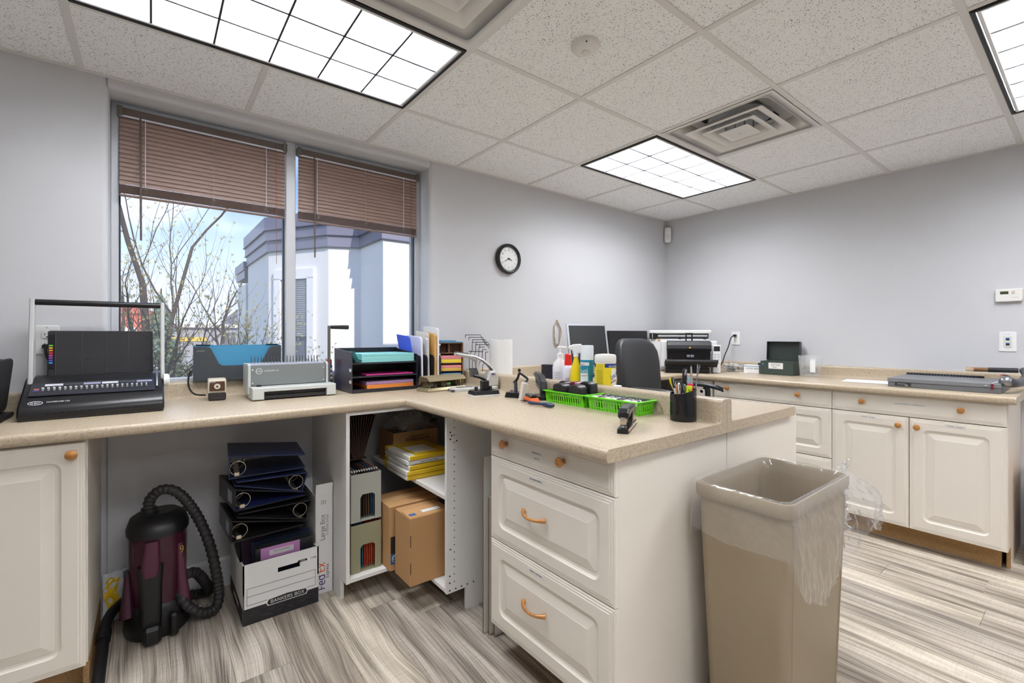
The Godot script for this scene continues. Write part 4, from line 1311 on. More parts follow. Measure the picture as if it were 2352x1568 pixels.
func desk_tools() -> void:
	var bk := m(22, 22, 25, 0.3)
	var zy := Basis(Vector3(0, 0, 1), Vector3(0, 1, 0), Vector3(-1, 0, 0))
	# lever punch
	var t := T("lever_punch", "black one-hole punch with a raised lever near the green basket", "hole punch", Vector3(-2.565, TOP, 0.845), deg_to_rad(25))
	P(t, "base", G.new().loft([ring_xz(0.075, 0.11, 0.008, 0.0), ring_xz(0.066, 0.1, 0.008, 0.024)], true, true), bk)
	bx(t, "scale_plate", m(120, 146, 190, 0.25, 0.4), Vector3(-0.012, 0.016, 0.05), Vector3(0.03, 0.016, 0.01), 0.001)
	cy(t, "post", m(90, 96, 110, 0.3, 0.7), Vector3(0.005, 0.022, -0.01), Vector3(0.005, 0.075, -0.012), 0.009, 12)
	tb(t, "lever", bk, curve([Vector3(0.008, 0.07, -0.02), Vector3(0.0, 0.09, 0.0), Vector3(-0.016, 0.118, 0.018), Vector3(-0.036, 0.136, 0.03), Vector3(-0.05, 0.138, 0.036)]), [0.009] + range(23).map(func(i: int) -> float: return 0.008 - 0.002 * sin(i * 0.14)) + [0.006], 8)
	# standing beige stapler
	t = T("standing_stapler", "small beige stapler stood on end beside the orange-based stapler", "stapler", Vector3(-2.615, TOP, 0.955), deg_to_rad(-20))
	P(t, "body", G.new().prism([Vector2(-0.022, 0), Vector2(0.022, 0), Vector2(0.02, 0.075), Vector2(0.01, 0.086), Vector2(-0.008, 0.084)], 0.032, 0.004, -0.016), m(206, 200, 186, 0.4))
	tb(t, "lever", bk, curve([Vector3(0.006, 0.083, 0), Vector3(0.02, 0.1, 0), Vector3(0.0, 0.118, -0.006), Vector3(-0.02, 0.132, -0.01)]), 0.006, 8)
	tx(t, "N", 0.014, m(235, 235, 235, 0.4), Vector3(0.004, 0.03, 0.0165), Basis(Vector3(0, 0, 1), 0.3))
	# orange staple gun lying flat
	t = T("orange_stapler", "low stapler with orange base and black top next to green basket", "stapler", Vector3(-2.632, TOP, 1.035), deg_to_rad(70))
	P(t, "foot", G.new().loft([ring_xz(0.12, 0.05, 0.012, 0.0), ring_xz(0.12, 0.05, 0.012, 0.006)], true, true), bk)
	P(t, "base", G.new().at(Vector3(0, 0, 0.022)).prism([Vector2(-0.055, 0.006), Vector2(0.056, 0.006), Vector2(0.054, 0.02), Vector2(0.02, 0.026), Vector2(-0.035, 0.024)], 0.044, 0.004, -0.044), m(214, 92, 36, 0.4))
	bx(t, "top", bk, Vector3(0.01, 0.031, 0), Vector3(0.08, 0.012, 0.034), 0.004)
	# black and grey desk stapler with its jaw open
	t = T("open_stapler", "black and grey stapler with its head tilted up behind the baskets", "stapler", Vector3(-2.50, TOP, 0.945), deg_to_rad(62))
	P(t, "base", G.new().loft([ring_xz(0.17, 0.04, 0.012, 0.0), ring_xz(0.165, 0.036, 0.012, 0.012)], true, true), bk)
	bx(t, "magazine", m(120, 122, 126, 0.25, 0.8), Vector3(0.0, 0.05, 0), Vector3(0.13, 0.016, 0.016), 0.002).rotation.z = 0.22
	P(t, "head", G.new().prism([Vector2(-0.09, 0.012), Vector2(-0.06, 0.012), Vector2(-0.04, 0.06), Vector2(0.03, 0.09), Vector2(0.085, 0.106), Vector2(0.09, 0.116), Vector2(0.06, 0.126), Vector2(-0.02, 0.116), Vector2(-0.07, 0.086)], 0.034, 0.006, -0.017), m(40, 40, 44, 0.35))
	bx(t, "side_cover", m(150, 150, 156, 0.3, 0.4), Vector3(-0.01, 0.088, 0.0175), Vector3(0.09, 0.022, 0.003), 0.001).rotation.z = 0.36
	bx(t, "nose_plate", m(200, 206, 226, 0.15, 0.9), Vector3(0.07, 0.085, 0.0), Vector3(0.016, 0.03, 0.02), 0.002)
	bx(t, "rear_post", bk, Vector3(-0.07, 0.03, 0), Vector3(0.03, 0.05, 0.028), 0.004)
	# letter opener like tool
	t = T("seam_tool", "dark blue handled ripper tool lying in front of first green basket", "hand tool", Vector3(-2.683, TOP + 0.011, 1.12), deg_to_rad(-80))
	P(t, "handle", G.new().at(Vector3.ZERO, Basis(Vector3(0, -1, 0), Vector3(1, 0, 0), Vector3(0, 0, 1))).lathe([Vector2(0.004, -0.04), Vector2(0.008, -0.03), Vector2(0.007, 0.0), Vector2(0.006, 0.03), Vector2(0.0105, 0.06), Vector2(0.0105, 0.085), Vector2(0.006, 0.1), Vector2(0, 0.102)], 14), m(44, 56, 84, 0.35))
	tb(t, "blade", m(210, 210, 214, 0.2, 0.9), [Vector3(-0.04, 0, 0), Vector3(-0.062, -0.002, 0.0), Vector3(-0.082, -0.004, 0.004)], [0.003, 0.0025, 0.001], 6)

func basket(at: Vector3, label: String) -> void:
	# open moulded basket: base, slotted walls, turned-out rim
	var t := T("green_basket", label, "basket", at, 0.0, "lime green slotted baskets")
	var gm := m(104, 206, 22, 0.4)
	var L := 0.25     # along z
	var W := 0.118    # along x
	var H := 0.052
	var g := G.new()
	g.box(Vector3(0, 0.0015, 0), Vector3(W - 0.01, 0.003, L - 0.01), 0.0)
	var wall := func(a: Vector3, b: Vector3, out: Vector3, n: int) -> void:
		# a, b: bottom ends of one wall; it flares outwards by 8 mm
		var d := b - a
		var p := func(u: float, y: float) -> Vector3: return a + d * u + out * (0.008 * y / H) + Vector3(0, y, 0)
		var bar := func(u0: float, u1: float, y0: float, y1: float) -> void:
			var q := [p.call(u0, y0), p.call(u1, y0), p.call(u1, y1), p.call(u0, y1)]
			var k := [q[0] - out * 0.0016, q[1] - out * 0.0016, q[2] - out * 0.0016, q[3] - out * 0.0016]
			g.face(q, out)
			g.face(k, -out)
			for i in 4:
				var j := (i + 1) % 4
				g.face([q[i], q[j], k[j], k[i]], (q[i] + q[j]) * 0.5 - (q[0] + q[2]) * 0.5)
		bar.call(0.0, 1.0, 0.0, 0.003)
		bar.call(0.0, 1.0, 0.0075, 0.012)
		bar.call(0.0, 1.0, 0.034, 0.039)
		bar.call(0.0, 1.0, 0.0435, H)
		bar.call(0.0, 0.06, 0.003, 0.0435)
		bar.call(0.94, 1.0, 0.003, 0.0435)
		for i in n:
			var u := 0.06 + 0.88 * (i + 0.5) / n
			bar.call(u - 0.24 / n, u + 0.24 / n, 0.012, 0.034)
			bar.call(u - 0.26 / n, u + 0.26 / n, 0.003, 0.0075)
			bar.call(u - 0.26 / n, u + 0.26 / n, 0.039, 0.0435)
	var hx := W / 2 - 0.006
	var hz := L / 2 - 0.006
	wall.call(Vector3(-hx, 0, -hz), Vector3(-hx, 0, hz), Vector3(-1, 0, 0), 15)
	wall.call(Vector3(hx, 0, -hz), Vector3(hx, 0, hz), Vector3(1, 0, 0), 15)
	wall.call(Vector3(-hx, 0, -hz), Vector3(hx, 0, -hz), Vector3(0, 0, -1), 8)
	wall.call(Vector3(-hx, 0, hz), Vector3(hx, 0, hz), Vector3(0, 0, 1), 8)
	P(t, "slotted_wall", g, gm)
	var rim := []
	for q in [[0.0, 0.050], [0.008, 0.050], [0.008, 0.0535], [0.0, 0.0545]]:
		rim.append(ring_xz(W + 0.002 + q[0] * 2, L + 0.002 + q[0] * 2, 0.008, q[1], Vector2.ZERO, 3))
	rim.append(rim[0])
	P(t, "rim", G.new().loft(rim, false, false, true, 0.5), gm)

func stamp_big(label: String, at: Vector3, turn: float, w: float, h: float, top: Material) -> void:
	# self-inking office stamp: rounded black housing over a base with a text window
	var t := T("office_stamp", label, "stamp", at, turn, "self-inking stamps in the first green basket")
	var bk := m(28, 28, 31, 0.38)
	P(t, "base", G.new().box(Vector3(0, 0.014, 0), Vector3(w, 0.028, 0.05), 0.003), bk)
	var p := [Vector2(-w / 2 + 0.003, 0.028), Vector2(w / 2 - 0.003, 0.028)]
	for i in 9:
		var a := PI * i / 8.0
		p.append(Vector2(cos(a) * (w / 2 - 0.004), h - 0.014 + sin(a) * 0.014))
	P(t, "housing", G.new().prism(p, 0.046, 0.005, -0.023), top)
	bx(t, "text_window", m(206, 206, 196, 0.4), Vector3(0, 0.034, 0.0245), Vector3(w * 0.7, 0.008, 0.002), 0.0005)
	tx(t, "WEDGE", 0.0045, m(200, 200, 200, 0.5), Vector3(0.008, 0.046, 0.0235))
	P(t, "lock_button", G.new().at(Vector3(w / 2 - 0.006, 0.022, 0.025), Basis(Vector3(1, 0, 0), Vector3(0, 0, 1), Vector3(0, -1, 0))).lathe([Vector2(0.003, 0), Vector2(0.003, 0.0015), Vector2(0, 0.002)], 8), m(200, 50, 30, 0.4))

func stamp_small(label: String, at: Vector3, turn: float, mat: Material, cap: Material) -> void:
	var t := T("pocket_stamp", label, "stamp", at, turn, "pocket stamps in the second green basket")
	var p := rrect(0.03, 0.052, 0.009, 4)
	P(t, "body", G.new().at(Vector3(0, 0.026, 0)).prism(p, 0.05, 0.003, -0.025), mat)
	P(t, "shoulder", G.new().at(Vector3(0, 0.0442, 0)).prism(rrect(0.0312, 0.019, 0.009, 4), 0.02, 0.003, -0.006), cap)

func peninsula_things() -> void:
	hole_punch_three()
	heavy_stapler()
	small_punch()
	desk_tools()
	basket(Vector3(-2.498, TOP, 1.165), "lime green slotted basket full of black office stamps")
	basket(Vector3(-2.498, TOP, 1.435), "lime green slotted basket of small black and white pocket stamps")
	var bk := m(30, 30, 33, 0.36)
	var red := m(110, 24, 36, 0.3)
	var W := PI / 2
	var b1 := Vector3(-2.498, TOP + 0.0035, 1.165)
	stamp_big("black office stamp at the near end of the first basket, red button showing", b1 + Vector3(-0.025, 0, 0.055), -PI / 2 - 0.06, 0.085, 0.088, bk)
	stamp_big("black office stamp at the stapler end of the first basket", b1 + Vector3(-0.025, 0, -0.045), -PI / 2 + 0.05, 0.085, 0.086, bk)
	stamp_big("tallest black office stamp against the upstand in the first basket", b1 + Vector3(0.027, 0, 0.072), -PI / 2, 0.08, 0.1, bk)
	stamp_big("wine red stamp in the middle of the first basket", b1 + Vector3(0.027, 0, -0.004), -PI / 2, 0.06, 0.094, red)
	stamp_big("black stamp behind the wine red one in the first basket", b1 + Vector3(0.027, 0, -0.072), -PI / 2, 0.065, 0.092, bk)
	var wh := m(214, 214, 206, 0.35)
	var sh := m(34, 34, 38, 0.18)
	var gy := m(120, 122, 128, 0.2, 0.3)
	rng.seed = 5
	var b2 := Vector3(-2.498, TOP + 0.0035, 1.435)
	for i in 14:
		var row := i % 2
		var k := i / 2
		var white := row == 0 and k in [0, 2, 3, 5, 6]
		var place: String = ["first", "second", "third", "fourth", "fifth", "sixth", "seventh"][k]
		var lab := "%s %s pocket stamp of the %s row, counted from the stapler end" % [place, "white" if white else "black", "front" if row == 0 else "back"]
		stamp_small(lab, b2 + Vector3(-0.027 + row * 0.054, 0.0, -0.099 + k * 0.0325), W + rng.randf_range(-0.03, 0.03), wh if white else sh, gy if white else m(70, 72, 78, 0.15))
	S("bottle_cap", "flat white cap lying on top of the peninsula upstand", "cap", G.new().lathe([Vector2(0.018, 0), Vector2(0.018, 0.004), Vector2(0.015, 0.006), Vector2(0, 0.006)], 20), m(232, 230, 220, 0.4), Vector3(-2.385, TOP + 0.0815, 1.33))
	S("binder_clip", "tiny black clip on the worktop near the upstand", "clip", G.new().box(Vector3(0, 0.006, 0), Vector3(0.014, 0.012, 0.014), 0.002), m(30, 30, 32, 0.4), Vector3(-2.47, TOP, 0.68))
	mini_stapler()
	pencil_cup()
	bottles()
	wire_rack()

func mini_stapler() -> void:
	var t := T("desk_stapler", "small black and chrome stapler on the open front of the worktop", "stapler", Vector3(-2.755, TOP, 1.672), deg_to_rad(29))
	var bk := m(26, 26, 28, 0.35)
	var ch := m(214, 200, 184, 0.12, 0.95)
	P(t, "base", G.new().loft([ring_xz(0.2, 0.036, 0.006, 0.0), ring_xz(0.2, 0.034, 0.006, 0.014)], true, true), bk)
	bx(t, "base_side", ch, Vector3(0, 0.009, 0.0175), Vector3(0.17, 0.01, 0.002), 0.0005)
	bx(t, "anvil", m(150, 150, 150, 0.2, 0.9), Vector3(-0.075, 0.0152, 0), Vector3(0.022, 0.003, 0.018), 0.001)
	P(t, "rear_pillar", G.new().prism([Vector2(0.03, 0.013), Vector2(0.1, 0.013), Vector2(0.102, 0.03), Vector2(0.075, 0.066), Vector2(0.05, 0.062)], 0.028, 0.003, -0.014), ch)
	bx(t, "magazine", m(40, 40, 42, 0.25, 0.6), Vector3(-0.022, 0.044, 0), Vector3(0.12, 0.01, 0.016), 0.001)
	P(t, "cap", G.new().prism([Vector2(-0.09, 0.046), Vector2(-0.088, 0.064), Vector2(-0.074, 0.076), Vector2(-0.02, 0.08), Vector2(0.06, 0.074), Vector2(0.082, 0.058), Vector2(0.04, 0.054)], 0.034, 0.005, -0.017), bk)
	bx(t, "cap_trim", ch, Vector3(-0.0, 0.0625, 0.0165), Vector3(0.13, 0.012, 0.002), 0.0005)
	bx(t, "nose_plate", ch, Vector3(-0.084, 0.038, 0), Vector3(0.012, 0.026, 0.02), 0.002)
	cy(t, "spring_pin", ch, Vector3(-0.05, 0.014, 0), Vector3(-0.05, 0.04, 0), 0.003, 8)

func pencil_cup() -> void:
	var c := Vector3(-2.478, TOP, 1.706)
	var t := T("pencil_cup", "glossy black pencil cup with a slanted wavy rim by the upstand", "pencil cup", c)
	var R := 0.046
	var n := 36
	var side := Vector3(0.788, 0, 0.615)
	var ring := func(r: float, y: float, slant: bool) -> Array:
		var o := []
		for i in n:
			var a := TAU * i / n
			var d := Vector3(cos(a), 0, sin(a))
			var yy := y
			if slant:
				yy += 0.009 * sin(d.dot(side) * 1.5)
			o.append(Vector3(d.x * r, yy, d.z * r))
		return o
	P(t, "cup", G.new().loft([ring.call(R * 0.93, 0.0, false), ring.call(R, 0.002, false), ring.call(R, 0.106, true), ring.call(R - 0.0025, 0.106, true), ring.call(R - 0.003, 0.004, false)], true, true, true, 0.5), m(20, 20, 22, 0.12))
	var stick := func(called: String, label: String, cat: String, foot: Vector2, lean: Vector2, L: float) -> Node3D:
		# foot and lean are measured across the view (x) and away from it (y)
		var away := Vector3(0.615, 0, -0.788)
		var o := T(called, label, cat, c + side * foot.x + away * foot.y + Vector3(0, 0.005, 0))
		var up := (side * lean.x + away * lean.y + Vector3(0, 1, 0)).normalized()
		var r := side - up * side.dot(up)
		r = r.normalized()
		o.basis = Basis(r, up, r.cross(up))
		return o
	var o: Node3D = stick.call("pencil", "orange wooden pencil standing point up in the cup", "pencil", Vector2(-0.012, 0.0), Vector2(-0.1, 0.05), 0.17)
	P(o, "shaft", G.new().lathe([Vector2(0.0036, 0), Vector2(0.0036, 0.115), Vector2(0, 0.115)], 6), m(226, 130, 36, 0.4))
	P(o, "point", G.new().lathe([Vector2(0.0036, 0.115), Vector2(0.001, 0.134), Vector2(0, 0.136)], 8), m(214, 178, 130, 0.6))
	o = stick.call("paint_brush", "yellow-tipped brush with orange handle leaning out of the cup", "brush", Vector2(0.004, 0.0), Vector2(-0.34, 0.05), 0.17)
	P(o, "handle", G.new().lathe([Vector2(0.003, 0), Vector2(0.004, 0.115), Vector2(0, 0.115)], 10), m(196, 98, 40, 0.4))
	P(o, "ferrule", G.new().lathe([Vector2(0.0045, 0.115), Vector2(0.0048, 0.125), Vector2(0, 0.125)], 10), m(214, 210, 200, 0.3, 0.6))
	P(o, "tip", G.new().lathe([Vector2(0.0048, 0.125), Vector2(0.0065, 0.14), Vector2(0.003, 0.156), Vector2(0, 0.158)], 12), m(226, 206, 30, 0.5))
	var pen := func(label: String, foot: Vector2, lean: Vector2, L: float, body: Material, cap: Material) -> void:
		var q: Node3D = stick.call("pen", label, "pen", foot, lean, L)
		P(q, "barrel", G.new().lathe([Vector2(0.004, 0), Vector2(0.0044, 0.004), Vector2(0.0044, L * 0.75), Vector2(0, L * 0.75)], 12), body)
		P(q, "cap", G.new().lathe([Vector2(0.0048, L * 0.75), Vector2(0.005, L - 0.004), Vector2(0.003, L), Vector2(0, L)], 12), cap)
		bx(q, "clip", m(190, 190, 194, 0.2, 0.9), Vector3(0, L * 0.88, 0.006), Vector3(0.003, L * 0.18, 0.0014), 0.0004)
	pen.call("black pen with a silver grip leaning toward the brush", Vector2(-0.014, -0.012), Vector2(-0.2, 0.0), 0.155, m(190, 190, 192, 0.3), m(20, 20, 22, 0.3))
	pen.call("slim white pen in the middle of the pencil cup", Vector2(-0.004, 0.012), Vector2(-0.06, 0.0), 0.13, m(230, 230, 228, 0.4), m(230, 230, 228, 0.4))
	pen.call("black push pen beside the yellow highlighter", Vector2(0.0, -0.016), Vector2(-0.05, 0.0), 0.128, m(206, 208, 212, 0.3), m(30, 30, 32, 0.4))
	pen.call("grey pen half hidden by the yellow highlighter", Vector2(0.002, -0.006), Vector2(0.0, 0.0), 0.126, m(186, 190, 196, 0.35), m(196, 200, 206, 0.35))
	var hi := func(label: String, foot: Vector2, mat: Material, L: float) -> void:
		var q: Node3D = stick.call("highlighter", label, "highlighter", foot, Vector2(0.03, 0.0), L)
		P(q, "body", G.new().at(Vector3.ZERO, Basis(Vector3(1, 0, 0), Vector3(0, 0, 1), Vector3(0, -1, 0))).prism(rrect(0.019, 0.012, 0.004, 3), L, 0.001, -L), mat)
		tx(q, "Du", 0.008, m(40, 44, 20, 0.5), Vector3(0, L * 0.86, 0.0064))
	hi.call("fluorescent yellow highlighter in the pencil cup", Vector2(0.008, -0.028), m(212, 232, 20, 0.4), 0.123)
	hi.call("fluorescent pink highlighter behind the yellow one", Vector2(0.02, -0.008), m(238, 44, 100, 0.4), 0.128)
	o = stick.call("box_cutter", "dark steel box cutter standing beside the letter opener", "cutter", Vector2(0.0, 0.02), Vector2(0.08, 0.0), 0.19)
	P(o, "handle", G.new().prism(rrect(0.016, 0.182, 0.005, 3, Vector2(0, 0.091)), 0.009, 0.002, -0.0045), m(62, 60, 64, 0.25, 0.7))
	bx(o, "slider", m(200, 200, 204, 0.2, 0.9), Vector3(0, 0.168, 0.006), Vector3(0.008, 0.022, 0.004), 0.001)
	o = stick.call("ruler", "clear bluish plastic ruler standing in the pencil cup", "ruler", Vector2(0.026, 0.006), Vector2(0.0, 0.0), 0.15)
	bx(o, "blade", clear(176, 214, 222, 0.55, 0.3), Vector3(0, 0.076, 0), Vector3(0.017, 0.15, 0.003), 0.0006)
	o = stick.call("letter_opener", "slim silver letter opener rising from the pencil cup", "letter opener", Vector2(0.034, 0.0), Vector2(-0.03, 0.0), 0.2)
	P(o, "blade", G.new().prism([Vector2(-0.004, 0.0), Vector2(0.004, 0.0), Vector2(0.0045, 0.15), Vector2(0.003, 0.185), Vector2(0, 0.195), Vector2(-0.003, 0.185), Vector2(-0.0045, 0.15)], 0.003, 0.0006), m(206, 204, 200, 0.2, 0.85))
	o = stick.call("tweezers", "long steel tweezers with two thin prongs at the cup edge", "tweezers", Vector2(0.026, -0.012), Vector2(0.1, 0.0), 0.2)
	tb(o, "prong", m(196, 196, 198, 0.2, 0.9), [Vector3(0, 0, 0), Vector3(0.006, 0.1, 0), Vector3(0.002, 0.2, 0)], 0.002, 6)
	tb(o, "prong", m(176, 176, 178, 0.2, 0.9), [Vector3(0.002, 0, 0), Vector3(0.0, 0.1, 0), Vector3(0.01, 0.198, 0)], 0.002, 6)

func bottles() -> void:
	var white := m(238, 238, 238, 0.4)
	var wrap := func(t: Node3D, called: String, r: float, y0: float, y1: float, a0: float, a1: float, mat: Material) -> Node3D:
		# printed label round part of a can: angles measured from the side that faces the camera
		var mid := atan2(0.69, -0.72)
		return P(t, called, G.new().sheet(maxi(6, int((a1 - a0) / 0.13)), 1, func(u: float, v: float) -> Vector3:
			var a := mid - lerpf(a0, a1, u)
			return Vector3(cos(a) * r, lerpf(y0, y1, v), sin(a) * r)), mat)
	var face := func(deg: float, r: float, y: float) -> Transform3D:
		var mid := atan2(0.69, -0.72) - deg_to_rad(deg)
		var out := Vector3(cos(mid), 0, sin(mid))
		return Transform3D(Basis(Vector3.UP.cross(out), Vector3.UP, out), out * r + Vector3(0, y, 0))
	var put := func(t: Node3D, s: String, h: float, mat: Material, deg: float, r: float, y: float, fit := 0.0, tilt := 0.0) -> void:
		var f: Transform3D = face.call(deg, r, y)
		tx(t, s, h, mat, f.origin, f.basis * Basis(Vector3(0, 0, 1), tilt), fit)
	# wipes
	var t := T("wipes_canister", "yellow disinfecting wipes canister with white lid", "canister", Vector3(-2.283, TOP, 1.172))
	P(t, "canister", G.new().lathe([Vector2(0.048, 0), Vector2(0.05, 0.003), Vector2(0.05, 0.18), Vector2(0, 0.18)], 32), white)
	wrap.call(t, "label", 0.0504, 0.006, 0.174, -PI, PI, m(238, 216, 40, 0.35))
	wrap.call(t, "label_block", 0.0507, 0.01, 0.172, -1.0, -0.25, m(210, 192, 44, 0.35))
	wrap.call(t, "label_band", 0.0508, 0.156, 0.174, -0.1, 1.6, m(24, 56, 140, 0.35))
	wrap.call(t, "label_band", 0.0508, 0.156, 0.174, -1.6, -1.1, m(24, 56, 140, 0.35))
	wrap.call(t, "logo_field", 0.0506, 0.01, 0.15, 0.55, 1.5, m(238, 238, 232, 0.35))
	put.call(t, "KILLS 99.9%", 0.006, white, 38.0, 0.0512, 0.162, 0.045)
	put.call(t, "Lysol", 0.02, m(28, 56, 150, 0.35), 46.0, 0.0516, 0.115, 0.042, 0.35)
	put.call(t, "DISINFECTING WIPES", 0.006, m(180, 24, 40, 0.35), 46.0, 0.0516, 0.09, 0.042, 0.35)
	put.call(t, "80 WIPES", 0.006, m(28, 56, 150, 0.35), 42.0, 0.0512, 0.055, 0.03)
	for i in 9:
		var f: Transform3D = face.call(-36.0, 0.0512, 0.14 - i * 0.012)
		bx(t, "print_line", m(150, 136, 30, 0.5), f.origin, Vector3(0.03, 0.002, 0.0006), 0.0).basis = f.basis
	P(t, "lid", G.new().lathe([Vector2(0.049, 0.176), Vector2(0.0515, 0.18), Vector2(0.0515, 0.208), Vector2(0.047, 0.216), Vector2(0.02, 0.219), Vector2(0, 0.219)], 32), m(236, 236, 228, 0.4))
	# aerosol
	t = T("disinfectant_spray", "tall aerosol can with white cap and teal printed label", "spray can", Vector3(-2.285, TOP, 1.055))
	P(t, "can", G.new().lathe([Vector2(0.031, 0), Vector2(0.033, 0.003), Vector2(0.033, 0.19), Vector2(0.0, 0.19)], 28), m(232, 238, 240, 0.3))
	wrap.call(t, "label", 0.0333, 0.004, 0.186, -PI, PI, m(30, 140, 170, 0.3))
	wrap.call(t, "label_swoosh", 0.0335, 0.004, 0.12, -1.3, 0.15, m(226, 240, 242, 0.3))
	wrap.call(t, "label_swoosh", 0.0335, 0.01, 0.1, 0.9, 1.6, m(226, 240, 242, 0.3))
	wrap.call(t, "label_band", 0.0336, 0.158, 0.174, -1.4, 0.3, m(236, 240, 240, 0.3))
	put.call(t, "Lysol", 0.022, white, -22.0, 0.0344, 0.13, 0.034, 0.15)
	put.call(t, "Lysol", 0.022, m(24, 50, 130, 0.3), 56.0, 0.0342, 0.105, 0.03, 0.3)
	put.call(t, "99.9%", 0.007, m(200, 40, 50, 0.3), -40.0, 0.034, 0.163)
	put.call(t, "DISINFECTANT", 0.005, m(170, 24, 40, 0.3), -20.0, 0.034, 0.108, 0.035, 0.1)
	put.call(t, "clean linen", 0.009, m(40, 60, 90, 0.3), -14.0, 0.034, 0.075, 0.034)
	P(t, "cap", G.new().lathe([Vector2(0.033, 0.19), Vector2(0.0325, 0.252), Vector2(0.03, 0.258), Vector2(0, 0.259)], 28), m(226, 230, 234, 0.4))
	# yellow trigger bottle
	t = T("trigger_bottle", "yellow trigger spray bottle with white head between aerosol and duster", "spray bottle", Vector3(-2.285, TOP, 0.978))
	P(t, "bottle", G.new().lathe([Vector2(0.034, 0), Vector2(0.036, 0.004), Vector2(0.036, 0.09), Vector2(0.028, 0.14), Vector2(0.013, 0.185), Vector2(0.012, 0.2), Vector2(0, 0.2)], 22, Vector3.ZERO, 0.7, 1.0), m(236, 208, 20, 0.3))
	bx(t, "bottle_label", m(232, 226, 196, 0.4), Vector3(-0.0262, 0.045, 0.01), Vector3(0.002, 0.06, 0.024), 0.0005)
	cy(t, "neck", white, Vector3(0, 0.198, 0), Vector3(0, 0.22, 0), 0.013, 16)
	P(t, "trigger_head", G.new().at(Vector3.ZERO, Basis(Vector3(-0.79, 0, -0.615), Vector3(0, 1, 0), Vector3(0.615, 0, -0.79))).prism([Vector2(-0.02, 0.215), Vector2(0.016, 0.215), Vector2(0.018, 0.228), Vector2(0.04, 0.238), Vector2(0.038, 0.252), Vector2(0.012, 0.262), Vector2(-0.025, 0.264), Vector2(-0.034, 0.255)], 0.02, 0.004, -0.01), white)
	# duster
	t = T("air_duster", "white air duster can with bright red cap", "spray can", Vector3(-2.275, TOP, 0.912))
	P(t, "can", G.new().lathe([Vector2(0.03, 0), Vector2(0.032, 0.003), Vector2(0.032, 0.13), Vector2(0.029, 0.14), Vector2(0.016, 0.155), Vector2(0, 0.155)], 26), m(224, 222, 236, 0.35))
	P(t, "cap", G.new().lathe([Vector2(0.02, 0.15), Vector2(0.02, 0.165), Vector2(0.017, 0.19), Vector2(0.018, 0.206), Vector2(0.012, 0.211), Vector2(0, 0.211)], 20), m(226, 40, 34, 0.35))
	put.call(t, "BLASTER", 0.008, m(90, 90, 110, 0.4), 4.0, 0.0328, 0.082, 0.03)
	# pump bottle
	t = T("pump_bottle", "white plastic pump bottle of hand sanitizer beside purple box", "pump bottle", Vector3(-2.262, TOP, 0.838))
	P(t, "bottle", G.new().lathe([Vector2(0.038, 0), Vector2(0.041, 0.004), Vector2(0.041, 0.135), Vector2(0.036, 0.16), Vector2(0.016, 0.182), Vector2(0.0155, 0.19), Vector2(0, 0.19)], 26), m(232, 232, 230, 0.4))
	P(t, "pump_collar", G.new().lathe([Vector2(0.0165, 0.188), Vector2(0.0165, 0.208), Vector2(0.006, 0.214), Vector2(0.006, 0.236), Vector2(0, 0.236)], 18), white)
	P(t, "pump_nozzle", G.new().at(Vector3.ZERO, Basis(Vector3(0.79, 0, 0.615), Vector3(0, 1, 0), Vector3(-0.615, 0, 0.79))).prism([Vector2(-0.016, 0.236), Vector2(0.01, 0.236), Vector2(0.034, 0.24), Vector2(0.036, 0.246), Vector2(0.0, 0.251), Vector2(-0.016, 0.247)], 0.012, 0.003, -0.006), white)
	wrap.call(t, "label", 0.0413, 0.03, 0.115, -1.1, 0.5, m(226, 226, 230, 0.4))
	for i in 7:
		var f: Transform3D = face.call(-16.0, 0.0418, 0.11 - i * 0.009)
		bx(t, "print_line", m(140, 140, 150, 0.5), f.origin, Vector3(0.03, 0.0015, 0.0006), 0.0).basis = f.basis
	# purple box
	t = T("toner_box", "narrow black and purple box standing beside the pump bottle", "box", Vector3(-2.272, TOP, 0.748), 0.5)
	bx(t, "carton", m(38, 34, 46, 0.5), Vector3(0, 0.073, 0), Vector3(0.036, 0.146, 0.06), 0.001)
	bx(t, "printed_side", m(78, 50, 150, 0.4), Vector3(0.0, 0.073, 0.0303), Vector3(0.026, 0.14, 0.001), 0.0)
	tx(t, "Comet X-50", 0.009, white, Vector3(0, 0.07, 0.031), Basis(Vector3(0, 0, 1), PI / 2))
	# paper towels
	t = T("paper_towel_roll", "white quilted paper towel roll standing on end by the grey wall", "paper towel", Vector3(-2.225, TOP, 0.25))
	var prof := [Vector2(0.02, 0.0), Vector2(0.074, 0.0)]
	for i in 14:
		prof.append(Vector2(0.0745 + 0.0006 * (i % 2), 0.01 + i * 0.02))
	prof.append_array([Vector2(0.074, 0.28), Vector2(0.02, 0.28)])
	P(t, "roll", G.new().lathe(prof, 36), textured("towel", "", Color8(240, 240, 238), 0.9, 22.0, 0.8))
	P(t, "core", G.new().lathe([Vector2(0.019, 0.0), Vector2(0.0215, 0.0), Vector2(0.0215, 0.2805), Vector2(0.019, 0.2805), Vector2(0.019, 0.0)], 20), m(170, 140, 104, 0.8))

